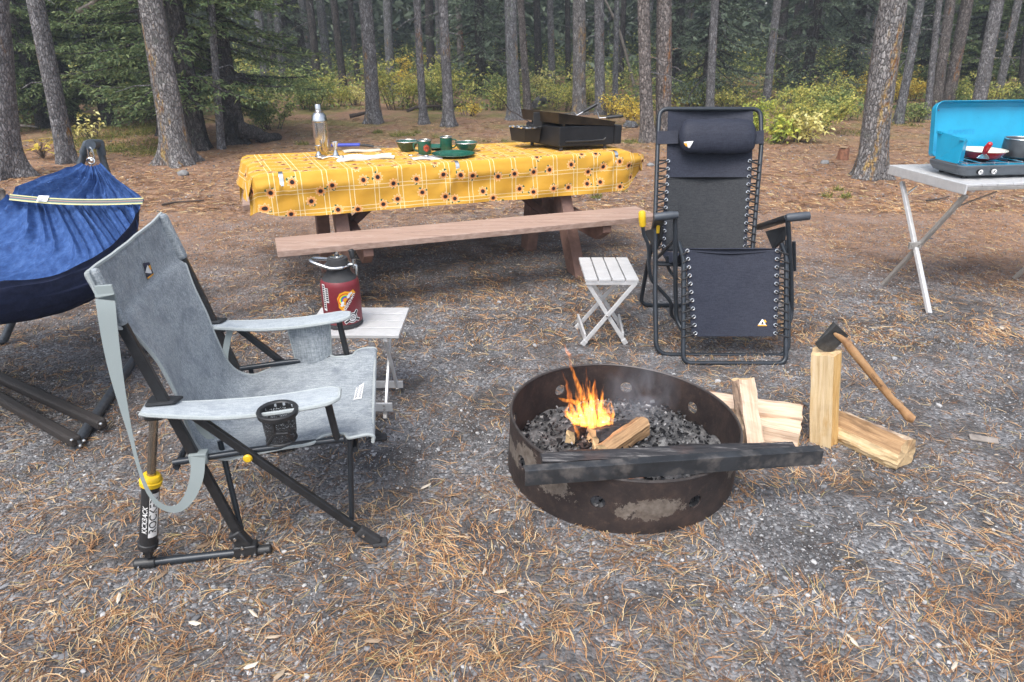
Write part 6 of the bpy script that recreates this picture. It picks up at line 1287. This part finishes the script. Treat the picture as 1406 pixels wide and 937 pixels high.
for k in range(3): a_, b_ = q[0].lerp(q[3], .62 + .1 * k), q[1].lerp(q[2], .62 + .1 * k); mb.add([a_.lerp(b_, .12) + of * 1.12, a_.lerp(b_, .12 + .6 * (1 - .2 * k)) + of * 1.12, a_.lerp(b_, .12 + .6 * (1 - .2 * k)) + of * 1.12 + V(0, 0, -.002), a_.lerp(b_, .12) + of * 1.12 + V(0, 0, -.002)], [(0, 1, 2, 3)])
build(mb, 'label_print', plain('grey_label_print', (.35, .35, .36), .7), cl)
mb = MB(); cc_ = at(125, 221.5, 3.60); mb.tube([cc_ + V(.019 * math.cos(i * .35), .004 * math.sin(i * .7), .015 * math.sin(i * .35)) for i in range(18)], .004, 8, True); build(mb, 'end_ring', M_chrome, hk)
mb = MB(); c2 = at(125, 211.5, 3.62); mb.tube(spline([c2 + V(-.010, 0, -.03), c2 + V(-.013, 0, 0), c2 + V(-.008, 0, .03), c2 + V(.006, 0, .03), c2 + V(.012, 0, .0), c2 + V(.010, 0, -.03)], 4, True), .005, 8, True); c3 = at(125, 203, 3.64); mb.tube([c3 + V(0, 0, -.022), c3 + V(0, .02, .03)], .006, 8); build(mb, 'carabiner', M_chrome, hk)

# ---------------------------------------------------------------- fire ring
def mat_ring():
    t = NT('burnt_rusty_steel'); v = t.coord('Object'); n = t.noise(v, 7, 6, .7); c = t.ramp(n, [(.3, (.020, .017, .018)), (.5, (.040, .030, .028)), (.72, (.085, .058, .048))])
    c = t.mix(t.ramp(t.noise(v, 34, 5, .75), [(.55, 0), (.75, .6)]), c, (.115, .075, .058))
    sepv = t.n.new('ShaderNodeSeparateXYZ'); t.l.new(t.coord(), sepv.inputs[0])
    # places where the scale has flaked off to bare grey metal
    fl = None
    for cx, cy, cz, r in ((.02, -.438, .095, .085), (.085, -.43, .10, .05), (-.30, -.318, .14, .10), (-.375, -.22, .16, .08), (-.40, -.12, .12, .08), (.36, -.25, .15, .06)):
        vm = t.n.new('ShaderNodeVectorMath'); vm.operation = 'DISTANCE'; mp = t.coord('Object', (1, 1, 1.9)); t.l.new(mp, vm.inputs[0]); vm.inputs[1].default_value = (cx, cy, cz * 1.9)
        d = t.math('ADD', vm.outputs['Value'], t.math('MULTIPLY', t.math('SUBTRACT', t.noise(v, 15, 6, .8), .5), .30)); m = t.math('LESS_THAN', d, r); fl = m if fl is None else t.math('MAXIMUM', fl, m)
    c = t.mix(t.math('MULTIPLY', fl, .9), c, t.ramp(t.noise(v, 40, 4), [(.3, (.12, .095, .078)), (.7, (.24, .21, .18))]))
    return t.done(c, .62, .25, t.bump(t.math('ADD', n, t.noise(v, 60, 4)), .35, .004), .4)
M_ring = mat_ring()
TILT = Matrix.Rotation(R(2.6), 3, 'Y')
fr = thing('fire_ring', RINGC, 'round rusty steel campground fire ring with holes in its wall', 'fire ring')
def ringwall():
    mb = MB(); NA = 96; zs = [-.06, .0, .06, .10, .115, .15, .205]; Z0, Z1 = .065, .155; holes = [R(a) for a in (250, 295, 338, 36, 77.5, 121, 164, 206)]; hs__ = 2 * math.pi / NA; span = 3
    hidx = {int(round(h / hs__)) % NA for h in holes}
    def pt_(a, z): q = TILT @ V(RINGR * math.cos(a), RINGR * math.sin(a), z - .1); return RINGC + q + V(0, 0, .1)
    rows = [-.06, .0, .035, .065, .095, .125, .155, .185, .215]; idx = {}; vs = []
    for i in range(NA):
        for j, z in enumerate(rows): idx[i, j] = len(vs); vs.append(pt_(i * hs__, z))
    fs = []; skip = set()
    for h in hidx:
        for di in range(-2, 2):
            for j in range(3, 6): skip.add(((h + di) % NA, j))
    for i in range(NA):
        for j in range(len(rows) - 1):
            if (i, j) not in skip: fs.append((idx[i, j], idx[(i + 1) % NA, j], idx[(i + 1) % NA, j + 1], idx[i, j + 1]))
    for h in hidx:      # a round opening inside each skipped block of cells
        bd = [((h + di) % NA, 3) for di in range(-2, 3)] + [((h + 2) % NA, j) for j in (4, 5, 6)] + [((h + di) % NA, 6) for di in (1, 0, -1, -2)] + [((h - 2) % NA, j) for j in (5, 4)]
        cz = .11; o = len(vs); m = len(bd); offs = []
        for (i, j) in bd:
            di = (i - h + NA // 2) % NA - NA // 2; x = di * hs__ * RINGR; y = rows[j] - cz; l = math.hypot(x, y); offs.append((x / l * .0265, y / l * .0265))
        for x, y in offs: vs.append(pt_(h * hs__ + x / RINGR, cz + y))
        for k in range(m): fs.append((idx[bd[k]], idx[bd[(k + 1) % m]], o + (k + 1) % m, o + k))
    return MB().add(vs, fs, 0, True)
rw = build(ringwall(), 'ring_wall', M_ring, fr, solid=.007, off=0)
mb = MB(); mb.tube([RINGC + V(0, 0, .1) + TILT @ V(RINGR * math.cos(a), RINGR * math.sin(a), .115) for a in [i * 2 * math.pi / 96 for i in range(96)]], .0055, 6, True); build(mb, 'rolled_rim', plain('worn_rim', (.075, .065, .062), .5, .5, .3, 30), fr)
# ash and charcoal
mb = MB(); mb.grid(lambda u, v: RINGC + V(.428 * u * math.cos(v * 6.2832), .428 * u * math.sin(v * 6.2832), .035 + .035 * (1 - u * u) + .030 * fbm((u * math.cos(v * 6.2832) * 3, u * math.sin(v * 6.2832) * 3, 2), 1.6)), 40, 90)
t = NT('wood_ash'); v = t.coord('Object'); c = t.ramp(t.noise(v, 20, 7, .75), [(.3, (.03, .03, .031)), (.5, (.13, .128, .13)), (.7, (.38, .375, .37))]); tag(build(mb, 'ash_bed', t.done(c, .95, 0, t.bump(t.noise(v, 40, 6, .8), .9, .02), .1), base=RINGC), 'grey ash covering the inside of the fire ring', 'ash', kind='stuff')
mb = MB(); q = random.Random(3)
for i in range(1500):
    r = .42 * math.sqrt(q.random()); a = q.random() * 6.283; c = RINGC + V(r * math.cos(a), r * math.sin(a), .045 + .035 * (1 - (r / .43) ** 2) + q.uniform(-.01, .022)); s = q.uniform(.0025, .008) if q.random() < .9 else q.uniform(.009, .014)
    e1 = V(q.gauss(0, 1), q.gauss(0, 1), q.gauss(0, .5)).normalized(); e2 = e1.orthogonal().normalized(); e3 = e1.cross(e2); j = lambda: q.uniform(.6, 1.2); w0 = s * q.uniform(.35, .7); h0 = s * q.uniform(.3, .6)
    vs = [c + e1 * sx_ * s * j() + e2 * sy_ * w0 * j() + e3 * sz_ * h0 * j() for sx_ in (-1, 1) for sy_ in (-1, 1) for sz_ in (-1, 1)]; mb.add(vs, [(0, 1, 3, 2), (4, 6, 7, 5), (0, 4, 5, 1), (2, 3, 7, 6), (0, 2, 6, 4), (1, 5, 7, 3)])
t = NT('charcoal_lumps'); c = t.ramp(t.island(), [(0, (.012, .012, .013)), (.5, (.022, .022, .024)), (.7, (.07, .07, .072)), (.9, (.20, .20, .205)), (1, (.38, .37, .365))]); tag(build(mb, 'charcoal', t.done(c, .95, 0, None, .08)), 'lumps of charcoal and ash inside the fire ring', 'charcoal', kind='stuff')
# the bars lying across the ring
M_char = NT('charred_timber'); v = M_char.coord('Object'); g_ = M_char.noise(M_char.coord('Object', (3, 70, 70), (0, 0, -R(7))), 1, 5, .7)
M_char = M_char.done(M_char.mix(M_char.ramp(M_char.noise(v, 9, 4), [(.55, 0), (.7, .6)]), M_char.ramp(g_, [(.35, (.010, .010, .012)), (.55, (.032, .031, .034)), (.68, (.20, .19, .185))]), (.075, .048, .042)), .6, 0, M_char.bump(g_, .7, .006), .4)
a0_, a1_ = gp(743, 630, .268), gp(1089, 614, .240)
def plank():
    mb = MB(); n = 36; d = (a1_ - a0_); s = V(-d.y, d.x, 0).normalized(); vs = []
    sec = [(-.032, -.016), (.034, -.014), (.036, .004), (.012, .018), (-.014, .015), (-.034, .006)]
    for i in range(n + 1):
        u = i / n; c = a0_ + d * u; k = 1 - .25 * abs(u - .45); k *= .8 if i in (0, n) else 1
        for m, (y, z) in enumerate(sec): f_ = 1 + .22 * fbm((u * 7, m * 3.1, 1), 1.5); vs.append(c + s * y * k * f_ + V(0, 0, z * k * f_ + .006 * fbm((u * 4, m * 1.7, 5))))
    m = len(sec); mb.add(vs, [(i * m + k, (i + 1) * m + k, (i + 1) * m + (k + 1) % m, i * m + (k + 1) % m) for i in range(n) for k in range(m)] + [tuple(range(m))[::-1], tuple(range(n * m, n * m + m))]); return mb
tag(build(plank(), 'charred_plank', M_char, bevel=.002), 'charred black plank lying across the front of the fire ring', 'plank')
f0, f1 = at(721, 657, gp(721, 666, .235).y), at(1129, 628, gp(1129, 637, .205).y); ba = thing('steel_angle_bar', f0.lerp(f1, .5), 'long black steel angle bar lying across the front of the fire ring', 'metal bar')
d_ = (f1 - f0).normalized(); s_ = V(-d_.y, d_.x, 0).normalized(); M_bar = plain('sooty_blue_steel', (.036, .039, .044), .42, .3, .45, 9, .15, 120, dirt=((.13, .12, .115), 13))
mb = MB(); mb.hexa(f0.lerp(f1, .5), d_ * (f1 - f0).length / 2, s_ * .0025, V(0, 0, .0285)); build(mb, 'face_flange', M_bar, ba, bevel=.001)
mb = MB(); mb.hexa(f0.lerp(f1, .5) + s_ * .018 + V(0, 0, .026), d_ * (f1 - f0).length / 2, s_ * .0155, V(0, 0, .0022)); build(mb, 'top_flange', M_bar, ba, bevel=.001)

# ---------------------------------------------------------------- split logs
def mat_split(name, lo, mid, hi, st=(.42, .25, .08), am=.6):
    t = NT(name); uv = t.n.new('ShaderNodeTexCoord').outputs['UV']; mp = t.n.new('ShaderNodeMapping'); mp.inputs['Scale'].default_value = (4, 90, 1); t.l.new(uv, mp.inputs['Vector']); g = t.noise(mp.outputs[0], 1, 6, .65, .3)
    mp2 = t.n.new('ShaderNodeMapping'); mp2.inputs['Scale'].default_value = (5, 22, 1); t.l.new(uv, mp2.inputs['Vector'])
    c = t.ramp(g, [(.28, lo), (.5, mid), (.72, hi)]); c = t.mix(t.ramp(t.noise(mp2.outputs[0], 1, 4), [(.54, 0), (.68, am)]), c, st); return t.done(c, .75, 0, t.bump(g, .55, .004), .25)
M_pale = mat_split('fresh_split_pine', (.44, .30, .15), (.60, .455, .265), (.69, .56, .38), (.46, .25, .065), .75); M_pinky = mat_split('dry_split_pine', (.46, .31, .21), (.64, .48, .35), (.74, .61, .48), (.36, .20, .12), .35); M_old = mat_split('weathered_split_pine', (.17, .10, .055), (.34, .21, .11), (.52, .35, .19), (.10, .06, .035), .7)
M_amber = mat_split('amber_heartwood', (.40, .22, .07), (.55, .34, .13), (.66, .46, .22), (.30, .14, .04), .8)
M_end = plain('log_end_grain', (.56, .40, .22), .8, 0, .22, 34, .3, 140, dirt=((.30, .18, .09), 12)); M_logbark = plain('loose_log_bark', (.30, .21, .15), .9, 0, .45, 24, .6, 70, dirt=((.62, .49, .35), 11))
def log(name, p0, p1, sec, mats, label, bark=(), cat='firewood', rough=.10, n=22, strips=(), flat=None, group='split firewood'):
    p0, p1 = Vector(p0), Vector(p1); d = (p1 - p0); Ln = d.length; d.normalize(); up_ = Vector(flat or (0, 0, 1)); s = d.cross(up_).normalized(); u = s.cross(d); t = thing(name, (p0 + p1) / 2, label, cat, group); m = len(sec); sub = 4; sd_ = rnd.random() * 30
    ring = []
    for k in range(m):
        a, b = sec[k], sec[(k + 1) % m]
        for q_ in range(sub): ring.append((a[0] + (b[0] - a[0]) * q_ / sub, a[1] + (b[1] - a[1]) * q_ / sub, k))
    M_ = len(ring); vs = []; peri = [0]
    for k in range(M_): a, b = ring[k], ring[(k + 1) % M_]; peri.append(peri[-1] + math.hypot(a[0] - b[0], a[1] - b[1]))
    for i in range(n + 1):
        w_ = i / n
        for k, (x, y, e) in enumerate(ring):
            f_ = 1 + rough * (1.5 * fbm((x * 26 + sd_, y * 26, w_ * 1.3), 1) + .9 * fbm((x * 110 + sd_, y * 110, w_ * 5), 1)); c = p0 + d * (Ln * w_ + (.012 * fbm((x * 25, y * 25, sd_), 1) if i in (0, n) else 0)); vs.append(c + s * x * f_ + u * y * f_)
    o = BASE[t.name]
    def sidemesh(nm, edges, mat):
        fs, uv = [], []
        for i in range(n):
            for k in range(M_):
                if ring[k][2] in edges:
                    k2 = (k + 1) % M_; fs.append((i * M_ + k, i * M_ + k2, (i + 1) * M_ + k2, (i + 1) * M_ + k)); x0_, x1_ = i / n * Ln, (i + 1) / n * Ln; uv += [(x0_, peri[k] + sd_), (x0_, peri[k + 1] + sd_), (x1_, peri[k + 1] + sd_), (x1_, peri[k] + sd_)]
        if not fs: return None
        me = npmesh(nm, [tuple(v - o) for v in vs], fs, False); ul = me.uv_layers.new(name='UVMap'); ul.data.foreach_set('uv', np.array(uv, np.float32).ravel()); return mkobj(nm, me, mat, t)
    alt = dict(strips); sidemesh('split_face', [k for k in range(m) if k not in bark and k not in alt], mats[0]); sidemesh('bark', list(bark), mats[2] if len(mats) > 2 else M_logbark)
    for k, mt in alt.items(): sidemesh('heartwood_strip', [k], mt)
    mb = MB(); c0 = sum(vs[:M_], V(0, 0, 0)) / M_; c1 = sum(vs[n * M_:], V(0, 0, 0)) / M_; mb.add(vs[:M_] + [c0], [((k + 1) % M_, k, M_) for k in range(M_)]); mb.add(vs[n * M_:] + [c1], [(k, (k + 1) % M_, M_) for k in range(M_)]); build(mb, 'end_grain', mats[1], t); return t
ub = gp(1131, 606)
utop = at(1135, 484, ub.y + .03); log('split_log', V(ub.x, ub.y + .0, -.005), utop, [(.060, -.005), (-.004, -.062), (-.013, -.042), (-.046, -.024), (-.066, .012), (-.040, .062), (.036, .052)], (M_pale, M_end), 'tall fresh split log standing upright with the hatchet on top', flat=(0, 1, 0), rough=.05, strips=((1, M_amber), (2, M_amber)))
log('split_log', gp(1150, 581, .055), gp(1226, 618, .062) + V(.035, -.03, 0), [(-.055, -.055), (.045, -.058), (.062, -.030), (.050, .012), (.0, .060), (-.045, .045), (-.070, .0)], (M_pale, M_end), 'thick split log with one rounded bark side lying right of the upright one', bark=(4, 5, 6), strips=((3, M_old),))
log('split_log', gp(966, 553, .10), gp(1098, 571, .075), [(-.05, -.04), (.05, -.045), (.055, .02), (.0, .045), (-.05, .03)], (M_pinky, M_end), 'pale split log lying behind the fire ring, upper one of two in the pile', rough=.08)
log('split_log', gp(985, 572, .045), gp(1098, 597, .045), [(-.045, -.045), (.05, -.045), (.045, .028), (-.035, .04)], (M_pinky, M_end), 'pinkish split log lying lowest in the pile beside the fire ring', rough=.08)
lb = gp(1035, 612, .02)
log('split_log', lb + V(-.008, -.02, 0), at(1020, 520, lb.y + .10), [(-.034, -.03), (.03, -.035), (.046, .0), (.035, .03), (-.01, .035), (-.04, .01)], (M_pinky, M_end), 'rough bark-edged log leaning on the pile beside the fire ring', bark=(1, 2), flat=(0, 1, 0), rough=.16)
# in the fire
log('burning_log', gp(812, 602, .10), gp(848, 602, .10) + V(.10, .10, -.02), [(-.044, -.03), (.042, -.032), (.05, .012), (.015, .042), (-.033, .037)], (M_char, M_end, M_char), 'burning log with a cut end facing out under the flames', bark=(1, 2, 3), rough=.14, group='logs burning in the fire ring').children
log('burning_log', gp(827, 622, .085), gp(884, 583, .135), [(-.032, -.026), (.03, -.03), (.036, .018), (-.004, .034), (-.034, .02)], (M_old, M_end), 'brown split log slanting up out of the fire', rough=.10, group='logs burning in the fire ring')
log('burning_log', gp(783, 600, .095), gp(806, 588, .09) + V(.06, .12, -.02), [(-.02, -.03), (.022, -.028), (.02, .03), (-.022, .026)], (M_char, M_end), 'small charred log end left in the flames', rough=.12, group='logs burning in the fire ring')
log('burning_log', gp(794, 618, .055), gp(850, 611, .06) + V(.06, .03, 0), [(-.02, -.02), (.02, -.02), (.022, .02), (-.02, .018)], (M_char, M_end), 'glowing log low at the front of the fire', rough=.12, group='logs burning in the fire ring')
# ---------------------------------------------------------------- hatchet
hy = ub.y + .03; hc = thing('hatchet', at(1140, 470, hy), 'hatchet with a black head and wooden handle stuck in the upright log', 'hatchet')
ed = [at(1118.5, 472, hy), at(1124, 479, hy), at(1132, 483, hy), at(1142.5, 484, hy)]; pk_ = [at(1163, 459.5, hy), at(1146.5, 443.5, hy)]
def headside(off, e): return [p + V(0, off * e, 0) for p in ed] + [p + V(0, off, 0) for p in pk_]
A_, B_ = headside(-.016, .10), headside(.016, .10); tipT = V(.004, -.004, .006)
mb = MB(); mb.add(A_ + B_, [tuple(range(6)), tuple(range(11, 5, -1))] + [(i, i + 6, (i + 1) % 6 + 6, (i + 1) % 6) for i in range(6)]); build(mb, 'head', plain('forged_black_steel', (.07, .07, .07), .45, .5, .5, 30, .3, 120), hc, bevel=.003)
hp = [at(1144, 456, hy), at(1156, 465, hy), at(1166, 477, hy), at(1181, 496, hy), at(1200, 520, hy), at(1217, 541, hy), at(1229, 553, hy), at(1236, 561, hy), at(1241, 563, hy)]
hp = [p + V(0, -.01 * i, 0) for i, p in enumerate(hp)]; P_ = spline(hp, 4); n_ = len(P_); prof = [.012, .013, .017, .017, .016, .015, .016, .020, .015]; W_ = spline([V(x, 0, 0) for x in prof], 4)
t = NT('hickory_handle'); g_ = t.noise(t.coord('Object', (18, 60, 18), (0, R(40), 0)), 1, 5, .6); M_hick = t.done(t.ramp(g_, [(.3, (.20, .10, .045)), (.5, (.36, .20, .09)), (.72, (.46, .28, .14))]), .45, 0, t.bump(g_, .1, .001))
mb = MB(); mb.tube(P_, [w_.x for w_ in W_], 14); mb.v = [(x, hy + (y - hy) * 1.0, z) for x, y, z in mb.v]; hh = build(mb, 'handle', M_hick, hc)
# worn black stamp on the handle
i0 = 14; d_ = (P_[20] - P_[12]).normalized(); nv_ = (CAM - P_[16]); nv_ = (nv_ - d_ * nv_.dot(d_)).normalized(); up_ = nv_.cross(d_)
mb = MB(); put_text(mb, 'COLLINS AXE', .012, P_[15] + nv_ * .0165, d_, up_, nv_, .0006); build(mb, 'stamp', M_ink, hh)
# ---------------------------------------------------------------- flames
def mat_flame(name, col, s):
    t = NT(name); e = t.n.new('ShaderNodeEmission'); t.S(e, 'Color', (*col, 1)); n_ = t.noise(t.coord('Object', (1, 1, .35), (0, R(-20), 0)), 75, 3, .6); t.S(e, 'Strength', t.math('MULTIPLY', t.ramp(n_, [(.36, .12), (.5, .8), (.66, 2.0)]), s)); t.l.new(e.outputs[0], t.out.inputs['Volume']); return t.m
F_o = mat_flame('orange_flame', (1.0, .29, .035), 32); F_y = mat_flame('yellow_flame', (1.0, .36, .06), 36); F_r = mat_flame('thin_flame', (1.0, .25, .035), 17)
fl = thing('flames', gp(812, 590, .08), 'orange flames leaping up from the logs in the fire ring', 'fire')
def tongue(pts, rad, mat, Y=2.34, fl_=.6):
    P_ = spline([at(x, y, Y + (dy if dy else 0)) for x, y, dy in pts], 6); n = len(P_); mb = MB(); rr = []
    for i in range(n): u = i / (n - 1); r_ = lerp_pts([V(x, 0, 0) for x in rad], u).x / 410; rr.append(r_ * (1 + .25 * fbm((u * 5, pts[0][0], 0), 1.2)))
    mb.tube([p + V(.006 * fbm((i * .2, pts[0][0], 1), 1), .006 * fbm((i * .2, pts[0][1], 5), 1), 0) for i, p in enumerate(P_)], rr, 10); mb.v = [(x, P_[0].y + (y - P_[0].y) * fl_, z) for x, y, z in mb.v]; build(mb, 'flame_tongue', mat, fl)
tongue([(812, 584, 0), (806, 560, 0), (797, 540, 0), (789, 517, 0), (784, 500, 0), (780, 485, 0), (775, 472, 0)], [6, 7, 5, 3.4, 2.4, 2.6, .4], F_o)
tongue([(812, 575, .02), (799, 558, .02), (786, 551, .02), (775, 550, .02), (767, 546, .02)], [7, 6, 4, 3.2, .6], F_o)
tongue([(790, 575, .03), (783, 555, .03), (781, 535, .03), (776, 522, .03), (771, 509, .03)], [4, 5, 3.4, 1.6, .3], F_r)
tongue([(806, 570, .04), (806, 545, .04), (805.5, 525, .04), (804.5, 503, .04)], [4, 3.4, 2, .3], F_r)
qf = random.Random(12)
for i in range(34):
    bx = 786 + 54 * (i + qf.random()) / 34; by = 588 - 5 * abs(bx - 812) / 25; hgt = (30 + 34 * math.exp(-((bx - 814) / 15) ** 2)) * qf.uniform(.65, 1.1); ln_ = qf.uniform(-.25, .08) + (bx - 812) * .006; r0 = qf.uniform(2.0, 4.2); bend = qf.uniform(-5, 3)
    tongue([(bx, by, 0), (bx + ln_ * hgt * .35 + bend * .6, by - hgt * .35, 0), (bx + ln_ * hgt * .7 + bend, by - hgt * .7, 0), (bx + ln_ * hgt - bend * .2, by - hgt, 0)], [r0, r0 * 1.15, r0 * .65, .25], F_o if i % 3 else F_y, 2.34 + qf.uniform(-.04, .05), 1.0)
tongue([(776, 570, .0), (789, 577, 0), (806, 580, 0), (826, 580, 0), (838, 574, 0)], [2, 5, 8, 7, 2], F_y)
tongue([(774, 564, .02), (786, 575, .02), (800, 582, 0), (818, 584, 0)], [1.5, 4, 6, 3], F_r)
tongue([(790, 585, -.06), (793, 596, -.08), (795, 606, -.09)], [3, 3, 1], F_o)
tongue([(798, 614, -.03), (812, 616, -.03), (828, 613, -.03), (836, 607, -.03)], [3.5, 4.5, 4, 1], F_y)
tongue([(840, 598, .02), (848, 590, .02), (852, 583, .02)], [4, 3.5, 1], F_r)
tongue([(862, 657, 0), (872, 655, 0), (884, 656, 0)], [2, 3, 1], F_o, 1.99)
tongue([(810, 582, .06), (815, 560, .06), (817, 545, .06), (815, 520, .06)], [12, 10, 6, .6], F_r)
# ---------------------------------------------------------------- the air
hz_ = MB(); hz_.hexa((0, 10, 13.5), (75, 0, 0), (0, 62, 0), (0, 0, 15.0)); t = NT('thin_haze')
vol = t.n.new('ShaderNodeVolumePrincipled'); vol.inputs['Color'].default_value = (.78, .87, 1.0, 1); vol.inputs['Density'].default_value = .0034; vol.inputs['Anisotropy'].default_value = .2
t.l.new(vol.outputs[0], t.out.inputs['Volume']); tag(build(hz_, 'haze', t.m), 'thin smoky haze hanging in the wood', 'haze', kind='stuff')
# faint smoke drifting off the fire
t = NT('wood_smoke'); v = t.coord('Object'); n_ = t.noise(t.coord('Object', (1, 1, .7)), 9, 4, .6, .8); vol = t.n.new('ShaderNodeVolumePrincipled'); vol.inputs['Color'].default_value = (.75, .8, .9, 1)
ln_ = t.n.new('ShaderNodeVectorMath'); ln_.operation = 'LENGTH'; t.l.new(t.coord('Object', (1 / .17, 1 / .14, 1 / .20)), ln_.inputs[0]); fall = t.ramp(ln_.outputs['Value'], [(.2, 1), (1, 0)])
t.l.new(t.math('MULTIPLY', t.math('MULTIPLY', t.ramp(n_, [(.42, 0), (.7, 1)]), fall), 5.5), vol.inputs['Density']); t.l.new(vol.outputs[0], t.out.inputs['Volume'])
mb = MB(); mb.ball((0, 0, 0), 1, 20); sc_ = at(880, 540, 2.5); mb.v = [(sc_.x + x * .17, sc_.y + y * .14, sc_.z + z * .20) for x, y, z in mb.v]
tag(build(mb, 'smoke', t.m, base=sc_), 'thin bluish smoke drifting over the fire ring', 'smoke', kind='stuff')
